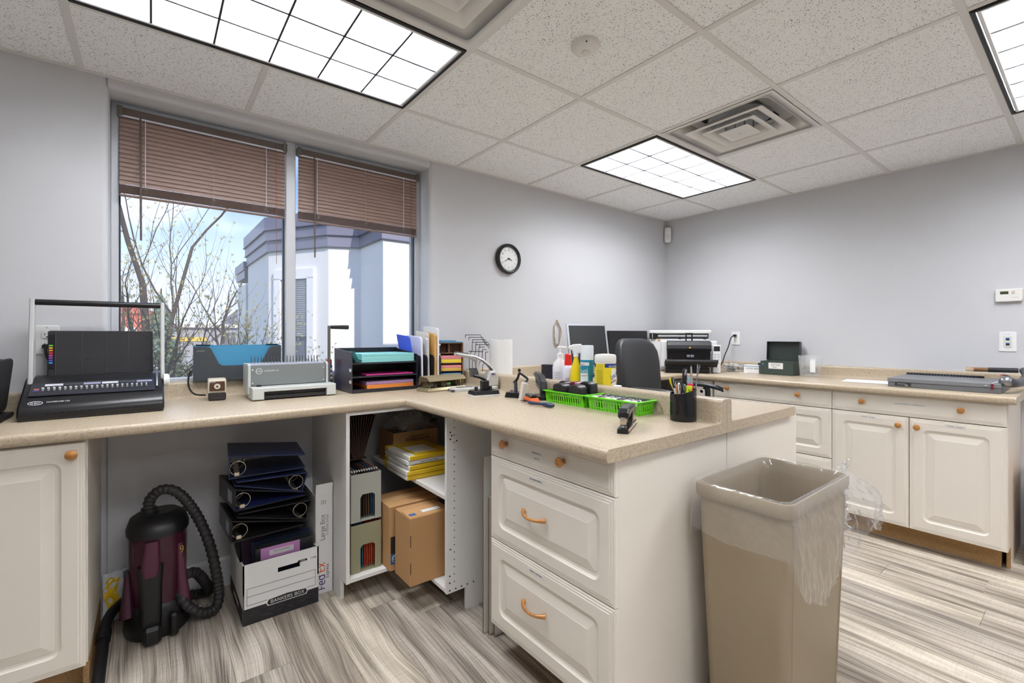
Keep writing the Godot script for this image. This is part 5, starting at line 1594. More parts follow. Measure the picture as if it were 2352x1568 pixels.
func wire_rack() -> void:
	var t := T("wire_file_rack", "black wire step rack behind the brown paper sorter", "wire rack", Vector3(-2.282, TOP, 0.095))
	var bk := m(16, 16, 18, 0.35, 0.4)
	for i in 5:
		var z := -0.05 + i * 0.022
		var h := 0.31 - i * 0.016
		tb(t, "wire", bk, [Vector3(-0.085 + i * 0.014, h, z), Vector3(-0.085 + i * 0.014, h - 0.02, z)], 0.002, 6)
		tb(t, "wire", bk, [Vector3(-0.085 + i * 0.014, h, z), Vector3(0.035 + i * 0.006, h, z), Vector3(0.05 + i * 0.004, h - 0.028, z), Vector3(0.075, h - 0.06, z)], 0.002, 6)
		tb(t, "wire", bk, [Vector3(-0.03 + i * 0.012, h - 0.05, z), Vector3(0.04, h - 0.05, z)], 0.002, 6)
		tb(t, "wire", bk, [Vector3(-0.03 + i * 0.012, h - 0.05, z), Vector3(-0.03 + i * 0.012, h - 0.1, z), Vector3(-0.055 + i * 0.012, h - 0.14, z), Vector3(-0.055 + i * 0.012, 0.004, z)], 0.002, 6)
	for y in [0.004, 0.2]:
		tb(t, "cross_wire", bk, [Vector3(-0.055, y, -0.055), Vector3(-0.006, y, 0.045)], 0.0022, 6)
	tb(t, "base_wire", bk, [Vector3(-0.055, 0.003, -0.05), Vector3(0.06, 0.003, -0.05), Vector3(0.06, 0.003, 0.04), Vector3(-0.006, 0.003, 0.04)], 0.0025, 6)

# ---------------------------------------------------------------- far corner, east wall and walls
func monitor(label: String, at: Vector3, turn: float, w: float, h: float, tilt: float, frame: Material, edge: float, stand: float) -> void:
	var t := T("computer_monitor", label, "monitor", at, turn)
	var bk := m(18, 18, 20, 0.4)
	var head := Basis(Vector3.RIGHT, tilt)
	var s := P(t, "bezel", G.new().prism(rrect(w, h, 0.006, 3), 0.016, 0.003), frame, Vector3(0, stand, 0), head)
	P(s, "screen", G.new().box(Vector3(0, 0.0, 0.0165), Vector3(w - 2 * edge, h - 2 * edge, 0.002), 0.0), m(26, 27, 29, 0.35))
	P(s, "rear_shell", G.new().loft([ring_flat(w - 0.01, h - 0.01, 0.0), ring_flat(w - 0.04, h - 0.04, -0.03), ring_flat(w * 0.5, h * 0.5, -0.045)], true, true), bk)
	bx(s, "power_light", m(40, 60, 90, 0.3), Vector3(w / 2 - 0.014, h / 2 - 0.005, 0.0165), Vector3(0.006, 0.003, 0.001), 0.0)
	bx(t, "neck", bk, Vector3(0, (stand - 0.03) / 2, -0.05), Vector3(0.06, stand - 0.03, 0.025), 0.004)
	P(t, "foot", G.new().loft([ring_xz(0.22, 0.17, 0.05, 0.0, Vector2(0, -0.04)), ring_xz(0.21, 0.16, 0.05, 0.012, Vector2(0, -0.04))], true, true), bk)

func ring_flat(w: float, h: float, z: float) -> Array:
	var o := []
	for p in rrect(w, h, 0.006, 3):
		o.append(Vector3(p.x, p.y, z))
	return o

func far_corner() -> void:
	var bk := m(20, 20, 22, 0.4)
	var white := m(232, 232, 232, 0.4)
	monitor("older monitor with a silver frame tilted behind the spray bottles", Vector3(-1.43, TOP, 0.27), -0.3, 0.34, 0.33, -0.2, m(176, 176, 182, 0.3, 0.5), 0.016, 0.23)
	monitor("wide black monitor half hidden by the office chair", Vector3(-0.965, TOP, 0.27), -0.12, 0.44, 0.26, -0.03, bk, 0.01, 0.213)
	S("monitor_cable", "black cable looping between the two monitors", "cable", G.new().tube(curve([Vector3(-1.19, 0.93, 0.2), Vector3(-1.2, 1.06, 0.16), Vector3(-1.15, 1.14, 0.13), Vector3(-1.11, 1.17, 0.12), Vector3(-1.13, 1.2, 0.11), Vector3(-1.17, 1.17, 0.12), Vector3(-1.13, 1.12, 0.14), Vector3(-1.08, 1.1, 0.16)]), 0.0035, 7), bk)
	# twine on the wall
	var g := G.new()
	for k in 3:
		var p := []
		for i in 13:
			var a := TAU * i / 12.0 + PI / 2
			p.append(Vector3(-1.495 + cos(a) * (0.03 + k * 0.004) + 0.006 * sin(i * 2.0 + k), 1.235 + sin(a) * (0.1 - k * 0.006), 0.006 + k * 0.003))
		g.tube(curve(p, 3), 0.002, 5)
	g.tube([Vector3(-1.495, 1.338, 0.0), Vector3(-1.495, 1.338, 0.014)], 0.003, 6)
	S("twine_loop", "loop of tan twine hanging from a nail on the wall", "twine", g, m(176, 150, 108, 0.9))
	# large white machine in the corner
	var t := T("wide_printer", "wide white printer filling the far corner behind the scanner", "printer", Vector3(-0.31, TOP, 0.318), 0.65)
	bx(t, "body", white, Vector3(-0.01, 0.14, 0.0), Vector3(0.28, 0.28, 0.48), 0.008)
	bx(t, "lid", m(224, 224, 220, 0.4), Vector3(-0.01, 0.336, 0.0), Vector3(0.32, 0.03, 0.5), 0.006)
	bx(t, "cavity", m(40, 40, 42, 0.6), Vector3(-0.147, 0.3, 0.02), Vector3(0.01, 0.045, 0.42), 0.002)
	bx(t, "glass_bar", m(200, 202, 204, 0.3), Vector3(-0.153, 0.302, 0.02), Vector3(0.006, 0.016, 0.4), 0.002)
	for z in [-0.2, 0.0, 0.2]:
		bx(t, "lid_post", m(36, 36, 38, 0.5), Vector3(-0.14, 0.3, z), Vector3(0.03, 0.055, 0.02), 0.003)
	bx(t, "control_panel", m(34, 34, 36, 0.3), Vector3(-0.16, 0.3, -0.225), Vector3(0.02, 0.05, 0.05), 0.003)
	for i in 4:
		P(t, "button", G.new().at(Vector3(-0.17, 0.315 - i * 0.01, -0.225), Basis(Vector3(0, 1, 0), Vector3(-1, 0, 0), Vector3(0, 0, 1))).lathe([Vector2(0.004, 0), Vector2(0.003, 0.002), Vector2(0, 0.002)], 8), m(206, 206, 206, 0.4))
	bx(t, "orange_latch", m(236, 150, 40, 0.4), Vector3(-0.155, 0.27, -0.17), Vector3(0.012, 0.012, 0.02), 0.002)
	# document scanner in front
	t = T("document_scanner", "black and white document scanner with open feed tray and small keypad", "scanner", Vector3(-0.495, TOP, 0.546), 0.65)
	var dk := m(38, 38, 41, 0.5)
	var gl := m(18, 18, 20, 0.3)
	bx(t, "base", gl, Vector3(0.0, 0.022, -0.03), Vector3(0.16, 0.044, 0.34), 0.006)
	bx(t, "rear_shell", white, Vector3(0.045, 0.15, -0.01), Vector3(0.07, 0.22, 0.44), 0.006)
	P(t, "hood", G.new().at(Vector3(0, 0, 0.155)).prism([Vector2(0.01, 0.17), Vector2(-0.05, 0.175), Vector2(-0.07, 0.21), Vector2(-0.045, 0.255), Vector2(0.01, 0.262), Vector2(0.02, 0.2)], 0.34, 0.004, -0.34), dk)
	bx(t, "hood_panel", m(52, 52, 56, 0.4), Vector3(-0.066, 0.212, -0.015), Vector3(0.006, 0.03, 0.335), 0.001)
	bx(t, "feed_mouth", gl, Vector3(0.0, 0.135, -0.015), Vector3(0.03, 0.08, 0.335), 0.002)
	for z in [-0.03, 0.0]:
		P(t, "feed_roller", G.new().at(Vector3(-0.026, 0.135, z), Basis(Vector3(1, 0, 0), Vector3(0, 0, 1), Vector3(0, -1, 0))).lathe([Vector2(0.012, 0), Vector2(0.013, 0.003), Vector2(0.013, 0.022), Vector2(0.012, 0.025), Vector2(0, 0.025)], 14), m(150, 152, 160, 0.4))
	P(t, "feed_tray", G.new().at(Vector3(0, 0, 0.175)).prism([Vector2(-0.01, 0.06), Vector2(-0.015, 0.085), Vector2(-0.13, 0.112), Vector2(-0.135, 0.098), Vector2(-0.07, 0.05)], 0.4, 0.003, -0.38), dk)
	for z in [-0.15, 0.12]:
		bx(t, "tray_guide", gl, Vector3(-0.06, 0.11, z), Vector3(0.07, 0.024, 0.006), 0.002)
	bx(t, "warning_sign", m(236, 200, 40, 0.5), Vector3(-0.0705, 0.206, -0.01), Vector3(0.001, 0.01, 0.012), 0.0)
	P(t, "paper_stop", G.new().prism([Vector2(-0.028, 0), Vector2(-0.028, 0.066), Vector2(0.028, 0.066), Vector2(0.028, 0), Vector2(0.018, 0), Vector2(0.018, 0.052), Vector2(-0.018, 0.052), Vector2(-0.018, 0)], 0.012, 0.002), gl, Vector3(0.0, 0.26, -0.01), EAST)
	var kp := P(t, "keypad", G.new().box(Vector3.ZERO, Vector3(0.012, 0.145, 0.062), 0.003), white, Vector3(-0.018, 0.155, 0.2))
	bx(kp, "display", m(44, 46, 50, 0.2), Vector3(-0.0065, 0.042, 0), Vector3(0.001, 0.04, 0.046), 0.0)
	for i in 6:
		bx(kp, "key", m(196, 198, 202, 0.4), Vector3(-0.0065, -0.005 - (i / 2) * 0.02, -0.012 + (i % 2) * 0.025), Vector3(0.002, 0.012, 0.017), 0.0005)
	bx(t, "side_tower", white, Vector3(0.03, 0.085, 0.2), Vector3(0.1, 0.17, 0.062), 0.005)
	# east wall outlet and the scanner's cord
	outlet(Vector3(0, 1.195, 0.682), EAST, "white wall outlet above the bag of clips with black plug", true)
	var cord := G.new().tube(curve([Vector3(-0.008, 1.218, 0.682), Vector3(-0.04, 1.218, 0.68), Vector3(-0.07, 1.19, 0.67), Vector3(-0.09, 1.12, 0.66), Vector3(-0.12, 1.05, 0.645), Vector3(-0.17, 0.99, 0.65), Vector3(-0.25, 0.95, 0.66)]), 0.0045, 8)
	cord.box(Vector3(-0.02, 1.218, 0.682), Vector3(0.03, 0.02, 0.022), 0.004)
	S("scanner_cord", "black power cord running from scanner up to the wall outlet", "cord", cord, m(18, 18, 20, 0.5))

func crumple(seed_: int, size: Vector3, amp: float) -> G:
	# closed lumpy bag
	var n := noise(seed_, 1.6, 3)
	var g := G.new()
	var rings := []
	for k in 13:
		var v := k / 12.0
		var ring := []
		for i in 22:
			var a := TAU * i / 22.0
			var el := lerpf(-PI / 2, PI / 2, v)
			var d := Vector3(cos(el) * cos(a), sin(el), cos(el) * sin(a))
			var r := 1.0 + amp * n.get_noise_3dv(d * 1.5) * 2.0
			var p := d * r * size * 0.5
			p.y = maxf(p.y + size.y * 0.5, 0.001)
			ring.append(p)
		rings.append(ring)
	return g.loft(rings, false, false, true, 3.0)

func east_run() -> void:
	var white := m(238, 238, 238, 0.5)
	var film := clear(236, 238, 240, 0.32, 0.3)
	# bag of binder clips
	var t := T("clip_bag", "crumpled clear plastic bag of dark clips beside the scanner", "bag", Vector3(-0.13, TOP, 0.72))
	P(t, "bag", crumple(3, Vector3(0.11, 0.07, 0.17), 0.3), film)
	rng.seed = 8
	for i in 9:
		var o := bx(t, "binder_clip", m(90, 92, 104, 0.3, 0.4), Vector3(rng.randf_range(-0.02, 0.02), rng.randf_range(0.014, 0.034), rng.randf_range(-0.035, 0.045)), Vector3(0.016, 0.016, 0.026), 0.003)
		o.rotation = Vector3(rng.randf() * 3, rng.randf() * 3, rng.randf() * 3)
	# swabs
	t = T("swab_box", "white carton of alcohol swabs with a blue stripe", "box", Vector3(-0.13, TOP, 0.888))
	bx(t, "carton", white, Vector3(0, 0.033, 0), Vector3(0.07, 0.066, 0.12), 0.001)
	bx(t, "stripe", m(60, 150, 205, 0.5), Vector3(-0.0355, 0.055, 0), Vector3(0.001, 0.004, 0.12), 0.0)
	tx(t, "ALCOHOL SWABS", 0.0105, m(60, 60, 76, 0.5), Vector3(-0.0358, 0.036, 0.01), EAST, 0.1)
	bx(t, "lid_flap", m(40, 40, 44, 0.5), Vector3(0.01, 0.074, 0.05), Vector3(0.02, 0.018, 0.03), 0.003)
	S("white_card", "small white card lying before the swab carton", "card", G.new().box(Vector3(0, 0.001, 0), Vector3(0.04, 0.002, 0.06), 0.0), white, Vector3(-0.21, TOP, 0.85), 0.2)
	# metal card box
	t = T("card_file_box", "dark green metal card box with its lid open", "file box", Vector3(-0.125, TOP, 1.092))
	var gm := m(66, 78, 72, 0.45, 0.2)
	var H := 0.105
	for s in [-1.0, 1.0]:
		bx(t, "side", gm, Vector3(0, H / 2, s * 0.118), Vector3(0.14, H, 0.003), 0.001)
		bx(t, "end", gm, Vector3(s * 0.069, H / 2, 0), Vector3(0.003, H, 0.236), 0.001)
	bx(t, "bottom", gm, Vector3(0, 0.002, 0), Vector3(0.138, 0.004, 0.236), 0.0)
	var lid := P(t, "lid", G.new().box(Vector3(0, 0.06, 0), Vector3(0.003, 0.15, 0.24), 0.001).box(Vector3(-0.02, 0.134, 0), Vector3(0.04, 0.003, 0.24), 0.001).box(Vector3(-0.02, 0.06, 0.1185), Vector3(0.04, 0.15, 0.003), 0.001).box(Vector3(-0.02, 0.06, -0.1185), Vector3(0.04, 0.15, 0.003), 0.001), m(58, 66, 62, 0.35, 0.2), Vector3(0.078, H + 0.015, 0.0))
	lid.rotation.z = -0.06
	bx(t, "card_stack", m(70, 72, 68, 0.7), Vector3(0, 0.05, 0), Vector3(0.12, 0.08, 0.22), 0.001)
	var card := bx(t, "label_card", m(234, 232, 228, 0.6), Vector3(-0.0713, 0.07, -0.005), Vector3(0.001, 0.046, 0.105), 0.0)
	tx(card, "Big Paper", 0.012, m(90, 90, 96, 0.6), Vector3(-0.0008, 0.009, 0), EAST)
	tx(card, "Clips", 0.012, m(90, 90, 96, 0.6), Vector3(-0.0008, -0.01, -0.01), EAST)
	bx(t, "blue_tag", m(70, 130, 180, 0.5), Vector3(-0.0713, 0.082, -0.1), Vector3(0.001, 0.014, 0.012), 0.0)
	# clear tub of clips
	t = T("clip_tub", "clear plastic tub half full of silver paper clips", "container", Vector3(-0.13, TOP, 1.302))
	var tub := clear(232, 236, 236, 0.22, 0.1)
	P(t, "tub", G.new().loft([ring_xz(0.1, 0.11, 0.012, 0.001), ring_xz(0.115, 0.13, 0.014, 0.155)], true, false), tub)
	bx(t, "label", m(240, 240, 240, 0.5), Vector3(-0.0555, 0.085, 0.035), Vector3(0.001, 0.1, 0.034), 0.0)
	var clips := G.new()
	rng.seed = 14
	for i in 150:
		var c := Vector3(rng.randf_range(-0.036, 0.036), rng.randf_range(0.016, 0.075), rng.randf_range(-0.042, 0.042))
		var b := Basis.from_euler(Vector3(rng.randf() * 6, rng.randf() * 6, rng.randf() * 6))
		clips.at(c, b)
		clips.tube([Vector3(-0.012, 0, 0), Vector3(0.012, 0, 0), Vector3(0.012, 0.006, 0), Vector3(-0.012, 0.006, 0)], 0.0007, 4, false)
	var cl := P(t, "paper_clips", clips, m(176, 178, 182, 0.25, 0.9))
	cl.set_meta("kind", "stuff")
	# loose sheets
	t = T("loose_sheets", "white sheets lying on the worktop by the paper cutter", "paper", Vector3(-0.27, TOP, 1.7), 0.14)
	for i in 2:
		bx(t, "sheet", m(240, 240, 242, 0.7), Vector3(0.004 * i, 0.0008 + i * 0.0012, 0.006 * i), Vector3(0.216, 0.001, 0.28), 0.0).rotation.y = i * 0.04
	# guillotine
	t = T("paper_cutter", "grey metal paper cutter with a heavy curved arm", "paper cutter", Vector3(-0.29, TOP, 2.083))
	var gy := m(128, 130, 134, 0.45, 0.25)
	bx(t, "base", m(112, 114, 118, 0.45, 0.25), Vector3(0, 0.014, 0), Vector3(0.42, 0.028, 0.47), 0.002)
	bx(t, "table", gy, Vector3(0, 0.0405, 0), Vector3(0.424, 0.023, 0.474), 0.002)
	bx(t, "measure_fence", m(28, 34, 46, 0.4), Vector3(0.196, 0.058, -0.05), Vector3(0.01, 0.012, 0.36), 0.002)
	for i in 22:
		bx(t, "measure_mark", m(190, 194, 200, 0.4), Vector3(0.1908, 0.058, -0.21 + i * 0.0145), Vector3(0.0006, 0.008 if i % 2 else 0.005, 0.0012), 0.0)
	var plate := bx(t, "name_plate", m(58, 60, 62, 0.3, 0.3), Vector3(-0.2115, 0.018, -0.165), Vector3(0.001, 0.018, 0.075), 0.0)
	tx(plate, "Kutrimmer", 0.006, m(210, 210, 210, 0.4), Vector3(-0.0008, 0.002, -0.004), EAST)
	tx(plate, "EBA", 0.006, m(230, 230, 230, 0.4), Vector3(-0.0008, -0.005, 0.018), EAST)
	var steel := m(150, 152, 156, 0.25, 0.8)
	tb(t, "blade_arm", m(92, 94, 98, 0.3, 0.7), curve([Vector3(-0.16, 0.07, 0.245), Vector3(-0.12, 0.055, 0.275), Vector3(-0.02, 0.06, 0.3), Vector3(0.08, 0.085, 0.305), Vector3(0.15, 0.11, 0.29)]), [0.03, 0.03, 0.028, 0.027, 0.026, 0.025, 0.024, 0.023, 0.022, 0.022, 0.022, 0.021, 0.02, 0.02, 0.02, 0.02, 0.019, 0.019, 0.019, 0.018, 0.018, 0.018, 0.018, 0.018, 0.018], 12)
	P(t, "pivot_head", G.new().at(Vector3(-0.17, 0.066, 0.232), Basis(Vector3(1, 0, 0), Vector3(0, 0, 1), Vector3(0, -1, 0))).lathe([Vector2(0.022, 0), Vector2(0.027, 0.006), Vector2(0.027, 0.03), Vector2(0.02, 0.04), Vector2(0, 0.042)], 20), steel)
	cy(t, "grip", m(40, 40, 44, 0.4), Vector3(0.16, 0.108, 0.27), Vector3(0.16, 0.105, 0.15), 0.014, 16)
	cy(t, "grip_sleeve", m(128, 92, 54, 0.5), Vector3(0.16, 0.105, 0.15), Vector3(0.16, 0.104, 0.09), 0.0125, 14)
	P(t, "grip_end", G.new().at(Vector3(0.16, 0.104, 0.055), Basis(Vector3(1, 0, 0), Vector3(0, 0, 1), Vector3(0, -1, 0))).lathe([Vector2(0.012, 0), Vector2(0.0135, 0.004), Vector2(0.0135, 0.035), Vector2(0, 0.035)], 14), clear(214, 176, 120, 0.45, 0.15))
	tb(t, "clamp_rod", steel, [Vector3(-0.215, 0.036, 0.175), Vector3(-0.19, 0.062, 0.222)], 0.003, 8)
	bx(t, "lock_lever", m(116, 30, 44, 0.4), Vector3(-0.2155, 0.036, 0.205), Vector3(0.006, 0.034, 0.01), 0.002)
	tb(t, "spring", m(150, 40, 50, 0.4), curve([Vector3(-0.1, 0.075, 0.23), Vector3(-0.02, 0.09, 0.22), Vector3(0.06, 0.08, 0.24)]), 0.004, 6)
	# thermostat, data plate, sensor, clock
	t = T("thermostat", "white wall thermostat with a small green display", "thermostat", Vector3(0, 1.458, 2.306))
	t.basis = EAST
	P(t, "case", G.new().prism(rrect(0.11, 0.075, 0.006, 3), 0.026, 0.004), m(238, 236, 230, 0.4))
	bx(t, "display", m(66, 78, 52, 0.25), Vector3(-0.018, 0.015, 0.0262), Vector3(0.034, 0.017, 0.001), 0.0)
	tx(t, "73", 0.012, m(24, 28, 20, 0.4), Vector3(-0.018, 0.0145, 0.0268))
	for i in 2:
		P(t, "button", G.new().prism(rrect(0.014, 0.007, 0.003, 3), 0.002, 0.0005), m(206, 190, 180, 0.4), Vector3(0.018, 0.02 - i * 0.01, 0.026))
	tx(t, "Honeywell", 0.004, m(150, 146, 140, 0.5), Vector3(0.026, -0.014, 0.0262))
	t = T("data_outlet", "white wall plate with two blue network jacks", "wall plate", Vector3(0, 1.184, 2.3))
	t.basis = EAST
	P(t, "plate", G.new().prism(rrect(0.072, 0.117, 0.004, 3), 0.005, 0.0015), m(240, 240, 240, 0.35))
	bx(t, "insert", m(222, 218, 204, 0.4), Vector3(0, 0, 0.0058), Vector3(0.032, 0.066, 0.003), 0.0008)
	for s in [-1.0, 1.0]:
		bx(t, "jack", m(40, 110, 165, 0.4), Vector3(0, s * 0.015, 0.0076), Vector3(0.016, 0.016, 0.002), 0.0006)
		bx(t, "jack_hole", m(16, 22, 30, 0.6), Vector3(0, s * 0.015 - 0.002, 0.0088), Vector3(0.011, 0.008, 0.0006), 0.0)
	tx(t, "D1 - D2", 0.004, m(150, 150, 150, 0.5), Vector3(0, 0.043, 0.0052))
	tx(t, "D1  D2", 0.004, m(150, 150, 150, 0.5), Vector3(0, -0.043, 0.0052))
	t = T("motion_sensor", "white motion sensor mounted high in the wall corner", "sensor", Vector3(-0.038, 2.125, 0.034), -PI / 4)
	P(t, "case", G.new().loft([ring_xz(0.05, 0.03, 0.01, 0.0, Vector2(0, 0)), ring_xz(0.062, 0.044, 0.014, 0.02), ring_xz(0.062, 0.044, 0.014, 0.11), ring_xz(0.056, 0.036, 0.012, 0.14)], true, true), m(236, 236, 234, 0.4))
	P(t, "lens", G.new().prism(rrect(0.038, 0.05, 0.01, 4), 0.004, 0.0015), m(226, 226, 226, 0.25), Vector3(0, 0.05, 0.02))
	bx(t, "wall_bracket", m(226, 226, 224, 0.4), Vector3(0, 0.07, -0.028), Vector3(0.03, 0.08, 0.016), 0.002)
	clock()
	t = T("ceiling_sensor", "round white occupancy sensor on the ceiling tile", "sensor", Vector3(-2.693, CEIL - 0.0, 1.425))
	P(t, "housing", G.new().lathe([Vector2(0, -0.026), Vector2(0.03, -0.025), Vector2(0.05, -0.016), Vector2(0.055, -0.006), Vector2(0.055, 0.003), Vector2(0, 0.003)], 30), m(232, 230, 226, 0.4))
	P(t, "lens", G.new().lathe([Vector2(0, -0.033), Vector2(0.012, -0.031), Vector2(0.017, -0.025), Vector2(0, -0.024)], 20), m(222, 220, 214, 0.25))
	bx(t, "latch", m(60, 60, 60, 0.6), Vector3(-0.03, -0.014, 0.035), Vector3(0.012, 0.006, 0.008), 0.001)

func clock() -> void:
	var t := T("clock", "round black-rimmed wall clock with a white face", "clock", Vector3(-1.985, 1.77, 0.0))
	var up := Basis(Vector3(1, 0, 0), Vector3(0, 0, 1), Vector3(0, -1, 0))
	var face := Basis(Vector3(1, 0, 0), Vector3(0, 0, -1), Vector3(0, 1, 0))
	P(t, "rim", G.new().at(Vector3.ZERO, Basis(Vector3(1, 0, 0), Vector3(0, 0, 1), Vector3(0, -1, 0))).lathe([Vector2(0.104, 0.0), Vector2(0.11, 0.012), Vector2(0.106, 0.03), Vector2(0.098, 0.036), Vector2(0.088, 0.034), Vector2(0.084, 0.0205)], 48, Vector3.ZERO, 1.0, 1.0, 0.7, false), m(16, 18, 20, 0.3))
	P(t, "dial", G.new().at(Vector3.ZERO, up).lathe([Vector2(0, 0.018), Vector2(0.087, 0.018), Vector2(0.087, 0.0205), Vector2(0, 0.0205)], 40), m(232, 232, 230, 0.5))
	var ink := m(34, 34, 36, 0.5)
	for i in 12:
		var a := TAU * (i + 1) / 12.0
		tx(t, str(i + 1), 0.012, ink, Vector3(sin(a) * 0.063, cos(a) * 0.063, 0.0208))
	for i in 60:
		var a := TAU * i / 60.0
		var o := bx(t, "minute_mark", ink, Vector3(sin(a) * 0.078, cos(a) * 0.078, 0.0207), Vector3(0.0012 if i % 5 else 0.0025, 0.004, 0.0006), 0.0)
		o.rotation.z = -a
	# twenty to four
	for h in [[TAU * (3 + 40 / 60.0) / 12.0, 0.036, 0.006], [TAU * 40 / 60.0, 0.056, 0.0045]]:
		var o := P(t, "hand", G.new().prism([Vector2(-h[2] / 2, -0.012), Vector2(h[2] / 2, -0.012), Vector2(h[2] / 2, h[1] * 0.6), Vector2(0, h[1]), Vector2(-h[2] / 2, h[1] * 0.6)], 0.001), ink, Vector3(0, 0, 0.0225))
		o.rotation.z = -h[0]
	P(t, "hub", G.new().at(Vector3(0, 0, 0.0205), up).lathe([Vector2(0.005, 0), Vector2(0.005, 0.005), Vector2(0, 0.006)], 14), ink)

func office_chair() -> void:
	# tall desk chair with its back to the window wall, facing +z
	var t := T("office_chair", "black leather office chair behind the peninsula upstand", "office chair", Vector3(-1.45, 0, 1.0), 0.1)
	var lt := textured("chair_leather", "", Color8(44, 45, 48), 0.42, 14.0, 0.35)
	var pl := m(40, 42, 46, 0.35)
	var base := m(26, 26, 28, 0.4)
	# backrest: rounded slab, waisted, curved
	var rings := []
	var rows := [[0.69, 0.36, 0.05], [0.71, 0.40, 0.075], [0.80, 0.45, 0.09], [0.92, 0.47, 0.09], [1.04, 0.475, 0.088], [1.11, 0.46, 0.085], [1.16, 0.41, 0.075], [1.19, 0.32, 0.055], [1.2, 0.2, 0.03]]
	for r in rows:
		var ring := []
		var yy: float = r[0]
		for i in 44:
			var an := TAU * i / 44.0
			var p := Vector2(signf(cos(an)) * pow(absf(cos(an)), 0.62) * r[1] / 2, signf(sin(an)) * pow(absf(sin(an)), 0.55) * r[2] / 2)
			var curve_in := 0.05 * pow(p.x / 0.24, 2.0)
			ring.append(Vector3(p.x, yy, -0.25 + p.y + curve_in - (yy - 0.7) * 0.1))
		rings.append(ring)
	P(t, "backrest", G.new().loft(rings, true, true, true, 3.0), lt)
	var seat := []
	for r in [[0.60, 0.46, 0.42], [0.62, 0.5, 0.48], [0.67, 0.51, 0.5], [0.70, 0.48, 0.47], [0.71, 0.4, 0.4]]:
		seat.append(ring_xz(r[1], r[2], 0.09, r[0], Vector2(0, 0.02), 5))
	P(t, "seat", G.new().loft(seat, true, true, true, 3.0), lt)
	for s in [-1.0, 1.0]:
		var a := tb(t, "armrest", pl, curve([Vector3(s * 0.25, 0.64, 0.06), Vector3(s * 0.275, 0.72, 0.09), Vector3(s * 0.275, 0.86, 0.1), Vector3(s * 0.27, 0.89, 0.08)]), 0.018, 10)
		var pad := []
		for k in 9:
			var u := k / 8.0
			var z := lerpf(0.2, -0.14, u)
			var wdt := 0.05 * sqrt(maxf(0.02, 1.0 - pow(2.0 * u - 1.0, 6.0)))
			var ring := []
			for p in rrect(wdt, 0.026, 0.012, 4):
				ring.append(Vector3(s * 0.27 + p.x, 0.9 + p.y - 0.025 * pow(maxf(0.0, 0.4 - u), 2.0) * 6.0, z))
			pad.append(ring)
		P(a, "arm_pad", G.new().loft(pad, true, true, true, 3.0), pl)
	cy(t, "gas_lift", m(60, 60, 62, 0.3, 0.6), Vector3(0, 0.1, 0), Vector3(0, 0.6, 0), 0.025, 16)
	P(t, "back_bracket", G.new().box(Vector3(0, 0.66, -0.2), Vector3(0.08, 0.14, 0.03), 0.006), base)
	for i in 5:
		var a := TAU * i / 5.0
		var d := Vector3(sin(a), 0, cos(a))
		var leg := tb(t, "leg", base, [Vector3(0, 0.12, 0) + d * 0.02, d * 0.28 + Vector3(0, 0.075, 0)], [0.028, 0.016], 10)
		P(leg, "castor", G.new().at(d * 0.28 + Vector3(0, 0.028, 0), Basis(Vector3.UP, a) * Basis(Vector3(0, -1, 0), Vector3(1, 0, 0), Vector3(0, 0, 1))).lathe([Vector2(0.0, -0.018), Vector2(0.022, -0.018), Vector2(0.027, -0.012), Vector2(0.027, 0.012), Vector2(0.022, 0.018), Vector2(0.0, 0.018)], 16), base)

# ---------------------------------------------------------------- things under the worktop and on the floor
func card() -> Material: return textured("cardboard", "", Color8(190, 146, 98), 0.85, 9.0, 0.15)

func binder(label: String, at: Vector3, turn: float, tilt: float, cover: Material, inner: Material, w: float, h0: float, h1: float) -> void:
	# ring binder lying flat, its spine to -x, the open lower edge towards +z; h0 and h1 are its heights at spine and fore edge
	var t := T("ring_binder", label, "binder", at, turn, "ring binders piled on the storage box")
	t.rotation.z = tilt
	var D := 0.29
	var a := atan2(h1 - h0, w)
	bx(t, "back_cover", cover, Vector3(0, 0.002, 0), Vector3(w, 0.004, D), 0.0012)
	bx(t, "spine", cover, Vector3(-w / 2 + 0.002, h0 / 2, 0), Vector3(0.004, h0, D), 0.0012)
	var top := bx(t, "front_cover", cover, Vector3(0, (h0 + h1) / 2, 0), Vector3(w + 0.004, 0.004, D), 0.0012)
	top.rotation.z = a
	bx(t, "lining", inner, Vector3(0.0, 0.0052, 0), Vector3(w - 0.012, 0.0012, D - 0.008), 0.0)
	var lin := bx(t, "lining", inner, Vector3(0.0, (h0 + h1) / 2 - 0.0035, 0), Vector3(w - 0.012, 0.0012, D - 0.008), 0.0)
	lin.rotation.z = a
	var steel := m(206, 198, 180, 0.25, 0.9)
	bx(t, "ring_rail", steel, Vector3(-w / 2 + 0.03, 0.0075, 0), Vector3(0.022, 0.004, D - 0.02), 0.0015)
	bx(t, "trigger", m(216, 206, 184, 0.3, 0.6), Vector3(-w / 2 + 0.03, 0.016, D / 2 - 0.012), Vector3(0.02, 0.014, 0.004), 0.002)
	var R := minf(h0 * 0.46, 0.03)
	for z in [D / 2 - 0.022, 0.0, -D / 2 + 0.022]:
		var p := []
		for i in 17:
			var q := TAU * i / 16.0
			p.append(Vector3(-w / 2 + 0.034 + cos(q) * R, 0.008 + R + sin(q) * R, z))
		tb(t, "ring", steel, p, 0.0018, 6)
	bx(t, "spine_label", m(150, 156, 170, 0.5), Vector3(-w / 2 - 0.0003, h0 / 2, 0.06), Vector3(0.001, h0 * 0.55, 0.07), 0.0)

